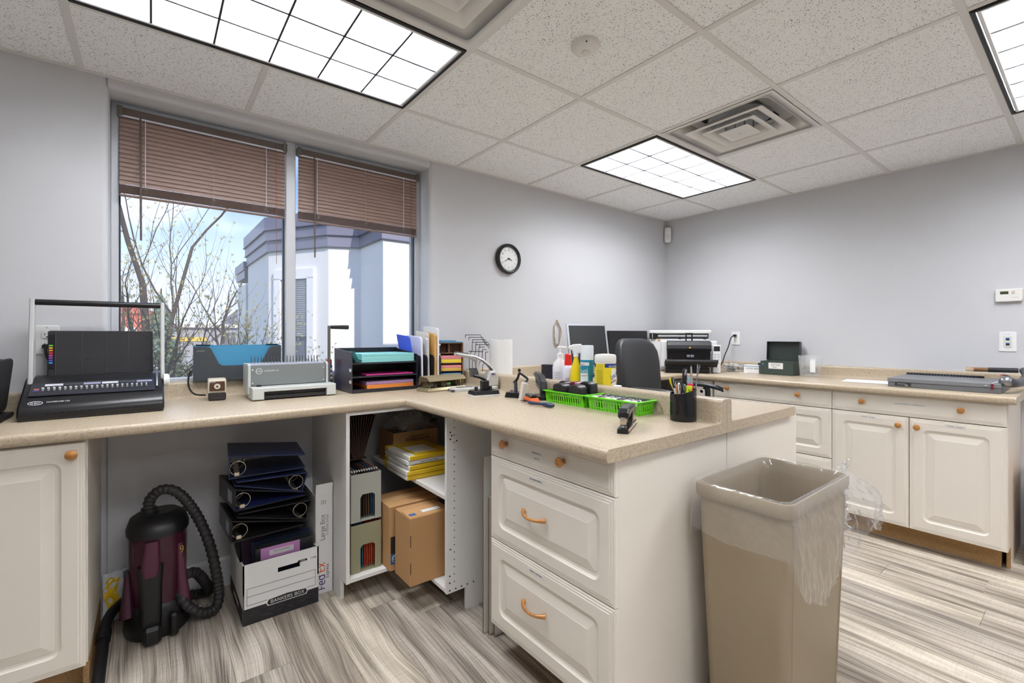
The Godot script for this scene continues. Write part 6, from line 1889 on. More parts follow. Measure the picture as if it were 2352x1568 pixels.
func knee_space() -> void:
	var white := m(230, 230, 228, 0.55)
	# ---- storage box
	var t := T("storage_box", "white cardboard storage box with black printed base, full of binders", "storage box", Vector3(-3.554, 0, 0.24))
	var W := 0.304
	var D := 0.38
	var H := 0.254
	var th := 0.006
	# front with a hand hole
	var fr := G.new()
	var hole := [-0.06 - 0.028 + 0.07, 0.03 + 0.07 - 0.028, 0.185, 0.207]
	fr.box(Vector3(0, hole[2] / 2, 0), Vector3(W, hole[2], th), 0.0)
	fr.box(Vector3(0, (hole[3] + H) / 2, 0), Vector3(W, H - hole[3], th), 0.0)
	fr.box(Vector3((-W / 2 + hole[0]) / 2, (hole[2] + hole[3]) / 2, 0), Vector3(hole[0] + W / 2, hole[3] - hole[2], th), 0.0)
	fr.box(Vector3((W / 2 + hole[1]) / 2, (hole[2] + hole[3]) / 2, 0), Vector3(W / 2 - hole[1], hole[3] - hole[2], th), 0.0)
	var front := P(t, "front", fr, white, Vector3(0, 0, D / 2 - th / 2))
	P(t, "rear", G.new().box(Vector3(0, H / 2, 0), Vector3(W, H, th), 0.0), white, Vector3(0, 0, -D / 2 + th / 2))
	for s in [-1.0, 1.0]:
		var side := P(t, "side", G.new().at(Vector3(0.003, 0, 0), Basis(Vector3(0, 0, 1), Vector3(0, 1, 0), Vector3(-1, 0, 0))).prism([Vector2(-D / 2, 0), Vector2(D / 2, 0), Vector2(D / 2, H), Vector2(D / 2 - 0.07, H - 0.01), Vector2(D / 2 - 0.12, H - 0.035), Vector2(-D / 2 + 0.12, H - 0.035), Vector2(-D / 2 + 0.07, H - 0.01), Vector2(-D / 2, H)], th), white, Vector3(s * (W / 2 - th / 2), 0, 0))
		bx(side, "printed_base", m(36, 36, 38, 0.6), Vector3(s * 0.0032, 0.034, 0), Vector3(0.001, 0.068, D - 0.004), 0.0)
		tx(side, "BANKERS BOX", 0.016, white, Vector3(s * 0.0038, 0.036, 0), Basis(Vector3.UP, s * PI / 2))
	bx(t, "bottom", white, Vector3(0, 0.003, 0), Vector3(W - 0.01, 0.006, D - 0.01), 0.0)
	var ink := m(30, 30, 32, 0.6)
	bx(front, "printed_base", m(36, 36, 38, 0.6), Vector3(0, 0.034, 0.0034), Vector3(W - 0.002, 0.068, 0.001), 0.0)
	# woodgrain strokes of the printed base
	rng.seed = 31
	for i in 34:
		bx(front, "print_stroke", m(70, 70, 72, 0.6), Vector3(rng.randf_range(-0.14, 0.14), rng.randf_range(0.006, 0.062), 0.0042), Vector3(rng.randf_range(0.008, 0.03), 0.0014, 0.0006), 0.0)
	for y in [0.082, 0.118, 0.152]:
		bx(front, "print_line", ink, Vector3(0, y, 0.0034), Vector3(W - 0.03, 0.0012, 0.0006), 0.0)
	for s in [-1.0, 1.0]:
		bx(front, "print_line", ink, Vector3(s * (W / 2 - 0.015), 0.117, 0.0034), Vector3(0.0012, 0.07, 0.0006), 0.0)
	var sign := P(front, "name_badge", G.new().prism([Vector2(-0.078, -0.014), Vector2(0.078, -0.014), Vector2(0.085, 0.0), Vector2(0.078, 0.015), Vector2(0, 0.02), Vector2(-0.078, 0.015), Vector2(-0.085, 0.0)], 0.0016), white, Vector3(0.02, 0.07, 0.0042))
	P(sign, "badge_field", G.new().prism([Vector2(-0.074, -0.011), Vector2(0.074, -0.011), Vector2(0.081, 0.0), Vector2(0.074, 0.012), Vector2(0, 0.017), Vector2(-0.074, 0.012), Vector2(-0.081, 0.0)], 0.0008), ink, Vector3(0, 0, 0.0012))
	tx(sign, "BANKERS BOX", 0.0135, white, Vector3(0, 0.001, 0.0024), Basis(), 0.135)
	P(front, "size_badge", G.new().prism([Vector2(-0.022, 0.0), Vector2(0.022, 0), Vector2(0.022, 0.009), Vector2(-0.014, 0.009)], 0.001), ink, Vector3(0.08, 0.205, 0.003))
	tx(front, "R-KIVE", 0.005, white, Vector3(0.084, 0.2095, 0.0042))
	tx(front, "724®", 0.0075, ink, Vector3(0.128, 0.2095, 0.0034))
	# ---- binders standing in the box
	var stand := func(label: String, x: float, z: float, w: float, th2: float, h: float, turn: float, lean: float, mat: Material) -> Node3D:
		var o := T("standing_binder", label, "binder", Vector3(x, 0.009, z), turn)
		o.rotation.x = lean
		bx(o, "front_cover", mat, Vector3(0, h / 2, th2 / 2), Vector3(w, h, 0.004), 0.001)
		bx(o, "back_cover", mat, Vector3(0, h / 2, -th2 / 2), Vector3(w, h, 0.004), 0.001)
		bx(o, "spine", mat, Vector3(-w / 2, h / 2, 0), Vector3(0.004, h, th2), 0.001)
		bx(o, "pages", m(226, 222, 214, 0.8), Vector3(0.004, h / 2 - 0.004, 0), Vector3(w - 0.03, h - 0.02, th2 * 0.5), 0.0)
		return o
	stand.call("wide purple binder standing at the back of the storage box", -3.555, 0.2, 0.25, 0.06, 0.325, 0.0, 0.0, m(74, 50, 72, 0.45))
	stand.call("dark blue binder between purple and black ones in the box", -3.53, 0.3, 0.24, 0.03, 0.285, 0.0, -0.03, m(40, 52, 78, 0.4))
	var bk: Node3D = stand.call("black binder with a pink cover sheet at the front of the box", -3.531, 0.36, 0.235, 0.035, 0.28, 0.0, 0.0, m(36, 38, 42, 0.35))
	var pink := bx(bk, "cover_sheet", m(200, 140, 196, 0.5), Vector3(-0.02, 0.253, 0.0202), Vector3(0.16, 0.05, 0.001), 0.0)
	bx(pink, "title_card", m(232, 226, 228, 0.5), Vector3(0.004, -0.002, 0.0008), Vector3(0.1, 0.024, 0.0008), 0.0)
	tx(pink, "Sweeping Accounting", 0.005, m(70, 60, 70, 0.5), Vector3(0.004, 0.002, 0.0014), Basis(Vector3(0, 0, 1), PI))
	# ---- pile of open binders on top
	var navy := m(40, 52, 92, 0.42)
	var blk := m(22, 22, 25, 0.38)
	binder("lowest black ring binder of the pile, spine outward", Vector3(-3.60, 0.346, 0.24), 0.05, 0.0, blk, m(26, 26, 29, 0.5), 0.3, 0.092, 0.018)
	binder("black ring binder nested upside down on the lowest one", Vector3(-3.585, 0.408, 0.24), PI + 0.02, 0.26, blk, m(30, 30, 33, 0.5), 0.29, 0.088, 0.016)
	binder("black ring binder with blue lining in the middle of the pile", Vector3(-3.60, 0.476, 0.235), 0.1, 0.0, blk, m(34, 48, 98, 0.45), 0.29, 0.094, 0.018)
	binder("blue ring binder nested just beneath the topmost binder", Vector3(-3.59, 0.541, 0.235), PI - 0.04, 0.275, navy, m(26, 34, 62, 0.45), 0.28, 0.088, 0.016)
	binder("blue ring binder on top of the pile", Vector3(-3.585, 0.612, 0.235), -0.1, 0.02, navy, m(26, 34, 62, 0.45), 0.3, 0.098, 0.06)
	# ---- courier box standing on end
	t = T("courier_box", "tall narrow white shipping box standing open against the cabinet side", "shipping box", Vector3(-3.3608, 0, 0.2))
	var bw := 0.077
	for s in [-1.0, 1.0]:
		bx(t, "wall", white, Vector3(s * (bw / 2 - 0.0015), 0.23, 0.0), Vector3(0.003, 0.46, 0.34), 0.0)
		bx(t, "wall", white, Vector3(0, 0.23, s * 0.1685), Vector3(bw - 0.004, 0.46, 0.003), 0.0)
	bx(t, "bottom", white, Vector3(0, 0.0025, 0), Vector3(bw - 0.006, 0.005, 0.33), 0.0)
	var flap := bx(t, "flap", white, Vector3(0, 0.489, 0.172), Vector3(bw, 0.06, 0.003), 0.0)
	flap.rotation.x = 0.12
	flap = bx(t, "flap", m(214, 212, 206, 0.6), Vector3(-0.055, 0.492, -0.03), Vector3(0.003, 0.09, 0.3), 0.0)
	flap.rotation.z = 0.6
	tx(flap, "FedEx", 0.04, m(76, 36, 130, 0.5), Vector3(-0.002, 0.0, 0.08), Basis(Vector3.UP, -PI / 2) * Basis(Vector3(0, 0, 1), PI))
	var purple := m(76, 36, 130, 0.5)
	var orange := m(240, 96, 20, 0.5)
	var upr := Basis(Vector3(0, 0, 1), PI / 2)
	tx(t, "Fed", 0.034, purple, Vector3(-0.012, 0.052, 0.1703), upr)
	tx(t, "Ex", 0.034, orange, Vector3(-0.012, 0.122, 0.1703), upr)
	tx(t, "Express", 0.014, m(90, 90, 96, 0.5), Vector3(0.015, 0.1, 0.1703), upr)
	tx(t, "Large Box", 0.02, m(110, 110, 114, 0.5), Vector3(-0.006, 0.31, 0.1703), upr)
	tx(t, "Grande boîte", 0.012, m(140, 140, 144, 0.5), Vector3(0.014, 0.32, 0.1703), upr)
	for i in 3:
		bx(t, "print_line", m(150, 120, 120, 0.5), Vector3(-0.012 + i * 0.009, 0.43, 0.1702), Vector3(0.0025, 0.02, 0.0006), 0.0)
	vacuum()
	# ---- yellow and blue plastic packet against the cabinet
	t = T("filter_packet", "crumpled yellow and blue plastic packet behind the vacuum cleaner", "packet", Vector3(-4.09, 0.0, 0.032))
	var n := noise(12, 2.0, 2)
	P(t, "packet", G.new().sheet(12, 12, func(u: float, v: float) -> Vector3: return Vector3(-0.08 + 0.17 * u, 0.004 + 0.2 * v + 0.012 * u, 0.012 * n.get_noise_2d(u * 3.0, v * 3.0) + 0.02 * (1 - v))), m(216, 218, 222, 0.3))
	P(t, "yellow_panel", G.new().sheet(6, 10, func(u: float, v: float) -> Vector3: return Vector3(-0.072 + 0.045 * u + 0.008 * sin(v * 7.0), 0.03 + 0.155 * v, 0.004 + 0.012 * n.get_noise_2d(u * 1.0, v * 2.4) + 0.02 * (1 - v))), m(228, 186, 24, 0.3))
	P(t, "blue_panel", G.new().sheet(8, 8, func(u: float, v: float) -> Vector3: return Vector3(0.0 + 0.08 * u, 0.06 + 0.1 * v * (0.5 + 0.5 * u), 0.006 + 0.012 * n.get_noise_2d(1.0 + u, v * 2.4) + 0.02 * (1 - v))), m(30, 96, 150, 0.3))
	for i in 6:
		bx(t, "blue_stripe", m(60, 130, 176, 0.4), Vector3(-0.012 + i * 0.014, 0.185, 0.009), Vector3(0.006, 0.035, 0.001), 0.0)

func vacuum() -> void:
	var t := T("vacuum_cleaner", "maroon and black canister vacuum cleaner with a ribbed hose", "vacuum cleaner", Vector3(-3.985, 0, 0.205), 0.0)
	var maroon := m(66, 26, 44, 0.16)
	var bk := m(20, 20, 22, 0.4)
	var rib := m(44, 43, 44, 0.5)
	# plan outline: rounded nose towards the camera
	var ring := func(w: float, d: float, y: float, zc: float) -> Array:
		var o := []
		for i in 28:
			var a := TAU * i / 28.0
			var cx := cos(a)
			var sz := sin(a)
			var k := 1.0 - 0.22 * maxf(0.0, sz)
			o.append(Vector3(signf(cx) * pow(absf(cx), 0.7) * w / 2 * k, y, zc + signf(sz) * pow(absf(sz), 0.75) * d / 2))
		return o
	P(t, "base", G.new().loft([ring.call(0.21, 0.2, 0.0, 0.0), ring.call(0.225, 0.215, 0.015, 0.0), ring.call(0.215, 0.205, 0.11, 0.0), ring.call(0.19, 0.18, 0.13, 0.0)], true, true, true, 0.9), bk)
	P(t, "dust_canister", G.new().loft([ring.call(0.185, 0.175, 0.1, 0.0), ring.call(0.195, 0.185, 0.2, 0.0), ring.call(0.2, 0.19, 0.34, 0.0), ring.call(0.198, 0.188, 0.415, 0.0)], true, true, true, 0.9), maroon)
	P(t, "lid", G.new().loft([ring.call(0.212, 0.205, 0.405, 0.0), ring.call(0.214, 0.207, 0.43, 0.0), ring.call(0.19, 0.18, 0.465, -0.01), ring.call(0.13, 0.12, 0.482, -0.02)], true, true, true, 0.9), bk)
	# front spine with the latch and the nozzle slot
	P(t, "front_column", G.new().loft([ring_xz(0.07, 0.05, 0.02, 0.03, Vector2(-0.025, 0.1)), ring_xz(0.075, 0.05, 0.02, 0.22, Vector2(-0.025, 0.095)), ring_xz(0.085, 0.05, 0.02, 0.3, Vector2(-0.025, 0.085))], true, true), bk)
	P(t, "release_latch", G.new().loft([ring_xz(0.05, 0.03, 0.012, 0.26, Vector2(-0.025, 0.104)), ring_xz(0.062, 0.034, 0.014, 0.3, Vector2(-0.025, 0.1)), ring_xz(0.05, 0.03, 0.012, 0.395, Vector2(-0.02, 0.092))], true, true), m(84, 34, 58, 0.2))
	P(t, "side_wing", G.new().loft([ring_xz(0.05, 0.08, 0.02, 0.1, Vector2(-0.1, 0.03)), ring_xz(0.02, 0.05, 0.01, 0.26, Vector2(-0.098, 0.0))], true, true), maroon)
	P(t, "side_wing", G.new().loft([ring_xz(0.05, 0.08, 0.02, 0.1, Vector2(0.085, 0.05)), ring_xz(0.02, 0.05, 0.01, 0.36, Vector2(0.07, 0.06))], true, true), m(92, 44, 64, 0.2))
	bx(t, "foot_pedal", bk, Vector3(-0.02, 0.04, 0.13), Vector3(0.06, 0.07, 0.05), 0.012)
	bx(t, "foot_pedal", bk, Vector3(0.05, 0.05, 0.115), Vector3(0.03, 0.09, 0.03), 0.008)
	tx(t, "HEPA FILTRATION", 0.007, m(176, 150, 60, 0.5), Vector3(0.098, 0.31, 0.055), Basis(Vector3.UP, 1.1) * Basis(Vector3(0, 0, 1), PI / 2))
	tx(t, "9", 0.026, m(196, 168, 60, 0.5), Vector3(0.076, 0.335, 0.088), Basis(Vector3.UP, 0.7))
	P(t, "hose_port", G.new().lathe([Vector2(0.034, 0.47), Vector2(0.034, 0.485), Vector2(0.028, 0.49), Vector2(0.028, 0.505), Vector2(0, 0.505)], 20, Vector3(-0.03, 0, 0.0)), bk)
	var ribbed := func(pts: Array, r: float) -> G:
		var c := curve(pts, 26)
		# resample evenly, then swell every other ring
		var out := [c[0]]
		var acc := 0.0
		for i in range(1, c.size()):
			acc += c[i].distance_to(c[i - 1])
			if acc >= 0.0036:
				out.append(c[i])
				acc = 0.0
		var rad := []
		for i in out.size():
			rad.append(r if (i / 2) % 2 == 0 else r * 0.86)
		return G.new().tube(out, rad, 12)
	# hose in room coordinates, moved to the machine's own
	var o := Vector3(3.985, 0, -0.205)
	var line := [Vector3(-4.015, 0.49, 0.205), Vector3(-4.012, 0.54, 0.21), Vector3(-3.975, 0.575, 0.22), Vector3(-3.92, 0.555, 0.23), Vector3(-3.86, 0.46, 0.24), Vector3(-3.81, 0.32, 0.245), Vector3(-3.78, 0.16, 0.25), Vector3(-3.775, 0.06, 0.255), Vector3(-3.80, 0.028, 0.27), Vector3(-3.855, 0.05, 0.285), Vector3(-3.905, 0.12, 0.28), Vector3(-3.905, 0.19, 0.25), Vector3(-3.86, 0.19, 0.21), Vector3(-3.82, 0.12, 0.17), Vector3(-3.80, 0.05, 0.12), Vector3(-3.83, 0.026, 0.07), Vector3(-3.9, 0.026, 0.05), Vector3(-4.0, 0.03, 0.08), Vector3(-4.07, 0.08, 0.1), Vector3(-4.11, 0.105, 0.12)]
	var q := []
	for p in line:
		q.append(p + o)
	P(t, "hose", ribbed.call(q, 0.0215), rib)
	var wand := [Vector3(-4.1, 0.105, 0.11), Vector3(-4.135, 0.1, 0.18), Vector3(-4.15, 0.085, 0.26), Vector3(-4.152, 0.06, 0.36), Vector3(-4.152, 0.03, 0.55)]
	q = []
	for p in curve(wand, 5):
		q.append(p + o)
	P(t, "wand", G.new().tube(q, 0.019, 14), bk)
	P(t, "wand_collar", G.new().tube([Vector3(-4.15, 0.08, 0.28) + o, Vector3(-4.152, 0.068, 0.33) + o], 0.0225, 14), bk)

func cabinet_contents() -> void:
	# ---- two hanging-file boxes
	var put := func(label: String, y: float, mat: Material, papers: Array) -> void:
		var t := T("magazine_file", label, "magazine file", Vector3(-3.2125, y, 0.33), 0.0, "magazine files in the corner cabinet")
		var W := 0.144
		var H := 0.222
		var D := 0.38
		P(t, "front", G.new().prism([Vector2(-W / 2, 0), Vector2(-0.028, 0), Vector2(-0.028, 0.11), Vector2(-0.018, 0.125), Vector2(0.03, 0.125), Vector2(0.042, 0.115), Vector2(0.042, 0.0), Vector2(W / 2, 0.0), Vector2(W / 2, H), Vector2(-W / 2, H)], 0.003, 0.0), mat, Vector3(0, 0, D / 2 - 0.003))
		for s in [-1.0, 1.0]:
			bx(t, "side", mat, Vector3(s * (W / 2 - 0.0015), H / 2, 0), Vector3(0.003, H, D - 0.006), 0.0)
		bx(t, "bottom", mat, Vector3(0, 0.0015, 0), Vector3(W - 0.006, 0.003, D - 0.006), 0.0)
		bx(t, "rear", mat, Vector3(0, H / 2, -D / 2 + 0.003), Vector3(W - 0.006, H, 0.003), 0.0)
		var n := papers.size()
		for i in n:
			var c: Array = papers[i]
			bx(t, "hanging_file", m(c[0], c[1], c[2], 0.7), Vector3(-W / 2 + 0.012 + i * (W - 0.024) / (n - 1), 0.116, -0.01), Vector3(0.0028, 0.222, D - 0.045), 0.0)
			bx(t, "file_tab", m(236, 236, 236, 0.4), Vector3(-W / 2 + 0.012 + i * (W - 0.024) / (n - 1), 0.23, D / 2 - 0.03), Vector3(0.005, 0.008, 0.018), 0.001)
	put.call("olive grey file box of blue and orange hanging files, the lower one", 0.1185, m(150, 148, 118, 0.55), [[40, 110, 150], [44, 120, 160], [48, 130, 150], [40, 110, 140], [60, 130, 140], [50, 120, 150], [206, 70, 50], [220, 90, 50], [214, 80, 46], [226, 96, 50], [220, 84, 46], [206, 70, 40]])
	put.call("pale grey file box of green and red hanging files, the upper one", 0.354, m(172, 174, 164, 0.55), [[150, 158, 148], [140, 150, 140], [156, 160, 150], [60, 60, 58], [40, 40, 40], [70, 56, 46], [110, 80, 60], [120, 90, 70], [60, 90, 110], [70, 130, 160], [210, 90, 60]])
	# ---- accordion file on top
	var t := T("accordion_file", "dark brown accordion file fanned out at the top of the corner cabinet", "accordion file", Vector3(-3.195, 0.60, 0.24))
	for i in 13:
		var a := lerpf(-0.26, 0.3, i / 12.0)
		var pivot := Vector3(-0.024 + i * 0.004, 0.006, 0)
		var o := bx(t, "pleat", m(70, 44, 36, 0.7) if i % 2 else m(54, 34, 28, 0.7), pivot + Vector3(sin(a), cos(a), 0) * 0.112, Vector3(0.0035, 0.215, 0.24), 0.0)
		o.rotation.z = -a
	bx(t, "cover", m(60, 40, 32, 0.6), Vector3(-0.01, 0.004, 0), Vector3(0.11, 0.006, 0.24), 0.001)
	# ---- cartons on the cabinet floor
	t = T("shipping_carton", "brown carton turned outward at the front of the corner cabinet", "carton", Vector3(-3.015, 0.1185, 0.703), 0.0)
	bx(t, "carton", card(), Vector3(0, 0.15, 0), Vector3(0.2, 0.3, 0.16), 0.002)
	bx(t, "top_flap", m(196, 152, 104, 0.85), Vector3(0.0, 0.3022, 0.03), Vector3(0.196, 0.003, 0.09), 0.0005).rotation.x = 0.03
	bx(t, "side_slit", m(40, 30, 20, 0.9), Vector3(-0.098, 0.2, 0.0805), Vector3(0.003, 0.05, 0.001), 0.0)
	bx(t, "side_slit", m(40, 30, 20, 0.9), Vector3(-0.098, 0.08, 0.0805), Vector3(0.003, 0.05, 0.001), 0.0)
	bx(t, "shipping_label", m(232, 232, 230, 0.5), Vector3(0.02, 0.3045, 0.04), Vector3(0.09, 0.001, 0.03), 0.0)
	bx(t, "blue_seal", m(60, 110, 176, 0.5), Vector3(-0.075, 0.3045, 0.05), Vector3(0.03, 0.001, 0.022), 0.0)
	t = T("printed_carton", "brown carton with a blue printed panel behind the front one", "carton", Vector3(-3.0, 0.1185, 0.50), 0.0)
	bx(t, "carton", card(), Vector3(0, 0.15, 0), Vector3(0.26, 0.3, 0.2), 0.002)
	bx(t, "tape", m(206, 168, 120, 0.4), Vector3(0.0, 0.3006, 0), Vector3(0.26, 0.001, 0.05), 0.0)
	bx(t, "printed_photo", m(44, 40, 38, 0.5), Vector3(-0.104, 0.12, 0.1005), Vector3(0.046, 0.08, 0.001), 0.0)
	var bl := bx(t, "printed_panel", m(60, 100, 150, 0.5), Vector3(-0.104, 0.055, 0.1005), Vector3(0.046, 0.048, 0.001), 0.0)
	ring_logo(bl, 0.03, 0.03, m(220, 224, 228, 0.5), Vector3(0, 0, 0.001))
	tx(bl, "GBC", 0.008, m(220, 224, 228, 0.5), Vector3(0, 0, 0.001))
	# ---- yellow packets on the shelf
	rng.seed = 3
	var names := ["lowest", "second lowest", "middle", "second from top", "topmost"]
	for i in 5:
		t = T("yellow_packet", "%s yellow and white packet of the pile on the cabinet shelf" % names[i], "packet", Vector3(-2.915 + rng.randf_range(-0.006, 0.006), 0.5185 + i * 0.0235, 0.44 + rng.randf_range(-0.006, 0.006)), rng.randf_range(-0.06, 0.06), "yellow packets on the shelf")
		bx(t, "packet", m(224, 186, 36, 0.35) if i != 3 else m(230, 230, 230, 0.4), Vector3(0, 0.0115, 0), Vector3(0.235, 0.022, 0.29), 0.004)
		bx(t, "white_wrap", m(224, 224, 216, 0.35), Vector3(-0.1, 0.0115, 0.02), Vector3(0.04, 0.0228, 0.245), 0.004)
		if i == 4:
			bx(t, "label", m(234, 232, 226, 0.4), Vector3(0.0, 0.0228, 0.02), Vector3(0.12, 0.001, 0.14), 0.0)
		if i == 3:
			tx(t, "Padded Envelope 100 pack", 0.006, m(60, 60, 64, 0.5), Vector3(0.0, 0.011, 0.1455))
	# ---- garbage bag carton with plastic
	t = T("garbage_bag_carton", "open brown carton of garbage bags at the back of the shelf", "carton", Vector3(-2.84, 0.5185, 0.185))
	for s in [-1.0, 1.0]:
		bx(t, "wall", card(), Vector3(0, 0.085, s * 0.095), Vector3(0.27, 0.17, 0.004), 0.0)
		bx(t, "wall", card(), Vector3(s * 0.133, 0.085, 0), Vector3(0.004, 0.17, 0.186), 0.0)
	bx(t, "bottom", card(), Vector3(0, 0.002, 0), Vector3(0.262, 0.004, 0.186), 0.0)
	tx(t, "Industrial Garbage Bags", 0.014, m(60, 44, 32, 0.7), Vector3(0.01, 0.125, 0.0972), Basis(Vector3(0, 0, 1), PI), 0.15)
	tx(t, "OXO-BIODEGRADABLE", 0.009, m(60, 44, 32, 0.7), Vector3(0.02, 0.142, 0.0972), Basis(Vector3(0, 0, 1), PI), 0.12)
	P(t, "plastic_liner", crumple(9, Vector3(0.27, 0.14, 0.2), 0.35), clear(226, 228, 230, 0.2, 0.2), Vector3(0, 0.13, 0))
	# ---- flattened cartons in the gap beside the drawers
	for i in 3:
		t = T("flattened_carton", "%s flat white shipping carton in the gap next to the drawer unit" % ["first", "second", "third"][i], "carton", Vector3(-2.925 + i * 0.012, 0.002, 1.085 + i * 0.022), 0.0, "flat cartons beside the drawers")
		bx(t, "board", m(224, 222, 216, 0.7), Vector3(0.2, 0.36 - i * 0.08, 0), Vector3(0.42, 0.72 - i * 0.16, 0.006), 0.0005)
		bx(t, "board_edge", m(120, 92, 64, 0.8), Vector3(-0.0105, 0.36 - i * 0.08, 0), Vector3(0.001, 0.72 - i * 0.16, 0.0055), 0.0)
		if i == 1:
			tx(t, "FedEx", 0.02, m(76, 36, 130, 0.5), Vector3(0.02, 0.12, 0.0032), Basis(Vector3(0, 0, 1), PI / 2))
	# ---- cartons by the far end of the wall worktop
	t = T("floor_carton", "lower brown carton beyond the end of the wall worktop", "carton", Vector3(-0.19, 0.0, 2.56))
	bx(t, "carton", card(), Vector3(0, 0.15, 0), Vector3(0.34, 0.3, 0.34), 0.003)
	t = T("floor_carton", "upper brown carton with raised flaps beyond the wall worktop", "carton", Vector3(-0.195, 0.301, 2.562), 0.04)
	bx(t, "carton", card(), Vector3(0, 0.085, 0), Vector3(0.36, 0.17, 0.34), 0.003)
	var fl := bx(t, "flap", card(), Vector3(-0.2, 0.23, 0), Vector3(0.004, 0.14, 0.33), 0.0)
	fl.rotation.z = -0.35
	fl.position.x = -0.155

func waste_bin() -> void:
	var t := T("waste_bin", "tall taupe plastic waste bin with a clear liner", "waste bin", Vector3(-2.415, 0, 1.992))
	var tp := m(156, 140, 116, 0.5)
	var W := 0.49
	var D := 0.285
	var H := 0.762
	var r := 0.03
	# tapered body: outside, rolled rim, inside
	var rows := [[0.80, 0.0], [0.805, 0.004], [0.93, 0.60], [0.94, H - 0.05], [0.945, H - 0.042], [0.985, H - 0.04], [1.0, H - 0.03], [1.0, H - 0.006], [0.99, H], [0.965, H], [0.945, H - 0.01], [0.935, H - 0.05], [0.79, 0.012]]
	var rings := []
	for q in rows:
		rings.append(ring_xz(W * q[0], D * q[0], r, q[1], Vector2.ZERO, 5))
	P(t, "body", G.new().loft(rings, true, true, true, 0.9), tp)
	# ribbed corner lines
	for s in [[-1, 1], [1, 1], [-1, -1], [1, -1]]:
		var a := Vector3(s[0] * (W * 0.5 * 0.815 - 0.028), 0.02, s[1] * (D * 0.5 * 0.81 - 0.001))
		var b := Vector3(s[0] * (W * 0.5 * 0.945 - 0.03), H - 0.06, s[1] * (D * 0.5 * 0.945 - 0.001))
		tb(t, "corner_rib", tp, [a, b], 0.004, 6)
	# ---- liner: folded over the rim, hanging unevenly outside, sagging inside
	var film := StandardMaterial3D.new()
	film.albedo_color = Color(0.96, 0.97, 0.98, 0.08)
	film.transparency = BaseMaterial3D.TRANSPARENCY_ALPHA
	film.roughness = 0.1
	film.resource_name = "liner_film"
	var L := T("bin_liner", "crinkled clear plastic liner hanging over the waste bin rim", "bin liner", Vector3(-2.415, 0, 1.992))
	var n := noise(17, 1.0, 3)
	var fine := noise(23, 1.0, 2)
	var per := 2.0 * (W + D)
	var round := func(s: float, grow: float) -> Vector3:
		# point on the rim at share s of the perimeter, starting at the far corner by the cabinet and running clockwise seen from above
		var w := W * 0.5 + grow
		var d := D * 0.5 + grow
		var q := fposmod(s, 1.0) * 2.0 * (W + D)
		var p: Vector2
		if q < D:
			p = Vector2(-1, lerpf(-1, 1, q / D))
		elif q < D + W:
			p = Vector2(lerpf(-1, 1, (q - D) / W), 1)
		elif q < 2 * D + W:
			p = Vector2(1, lerpf(1, -1, (q - D - W) / D))
		else:
			p = Vector2(lerpf(1, -1, (q - 2 * D - W) / W), -1)
		# rounded corners
		var k := maxf(absf(p.x) * 1.0, absf(p.y))
		var c := Vector2(p.x * w, p.y * d)
		var cr := Vector2(signf(p.x) * (w - 0.035), signf(p.y) * (d - 0.035))
		if absf(c.x) > absf(cr.x) and absf(c.y) > absf(cr.y):
			c = cr + (c - cr).normalized() * 0.035
		return Vector3(c.x, 0, c.y)
	# how far the film hangs down outside, by place round the rim
	var drop := func(s: float) -> float:
		var q := fposmod(s, 1.0) * per
		var v := 0.17 + 0.03 * n.get_noise_1d(s * 6.0)
		if q < D:
			v = lerpf(0.13, 0.165, q / D) + 0.012 * sin(q * 17.0)
		elif q < D + W:
			var u := (q - D) / W
			v = 0.165 + 0.13 * exp(-pow((u - 0.32) / 0.26, 4.0)) - 0.02 * smoothstep(0.62, 1.0, u) + 0.012 * sin(u * 23.0)
		elif q < 2 * D + W:
			v = 0.145 + 0.03 * sin(q * 30.0)
		return v
	var bulge := func(s: float) -> float:
		var q := fposmod(s, 1.0) * per
		if q > D and q < D + W:
			var u := (q - D) / W
			return 0.016 + 0.05 * smoothstep(0.25, 1.0, u)
		if q >= D + W and q < 2 * D + W:
			return 0.05
		return 0.006
	var crease := func(s: float, v: float) -> float:
		# hanging folds that deepen downwards, crossed by sharp slanting creases
		var c := cos(s * TAU)
		var e := sin(s * TAU)
		var ph := n.get_noise_3d(c * 1.6, e * 1.6, v * 0.5) * 5.0
		var fold := sin(s * per * 58.0 + ph * 2.0 + v * 3.0) * 0.5 + sin(s * per * 25.0 + ph - v * 2.0)
		var ridge := 0.35 - absf(n.get_noise_3d(c * 7.0 + v * 1.2, e * 7.0, v * 1.8)) * 1.6
		return fold * 0.007 * (0.3 + v) + ridge * 0.010 + fine.get_noise_3d(c * 14.0, e * 14.0, v * 4.0) * 0.003
	P(L, "outer_skirt", G.new().sheet(420, 48, func(s: float, v: float) -> Vector3:
		var p: Vector3 = round.call(s, 0.004 + bulge.call(s) * sin(minf(v * 1.6, 1.0) * PI / 2))
		var outd := Vector3(p.x / W, 0, p.z / D).normalized()
		var near := smoothstep(0.0, 0.18, v)
		var amp: float = 0.3 + 14.0 * bulge.call(s)
		if p.z < -0.05:
			amp = 0.08
		p += outd * maxf(-0.012 * near, crease.call(s, v) * near * amp + 0.004)
		p.y = H + 0.004 - drop.call(s) * v + 0.002 * fine.get_noise_2d(s * 20.0, v * 3.0) * near
		return p), film)
	P(L, "inner_bag", G.new().sheet(160, 18, func(s: float, v: float) -> Vector3:
		var p: Vector3 = round.call(s, 0.004 - 0.014 * smoothstep(0.0, 0.06, v) - 0.012 - 0.035 * v)
		var outd := Vector3(p.x / W, 0, p.z / D).normalized()
		p -= outd * absf(crease.call(s + 0.3, v)) * 0.6 * smoothstep(0.0, 0.15, v)
		p.y = H + 0.004 - 0.5 * v
		return p), film)
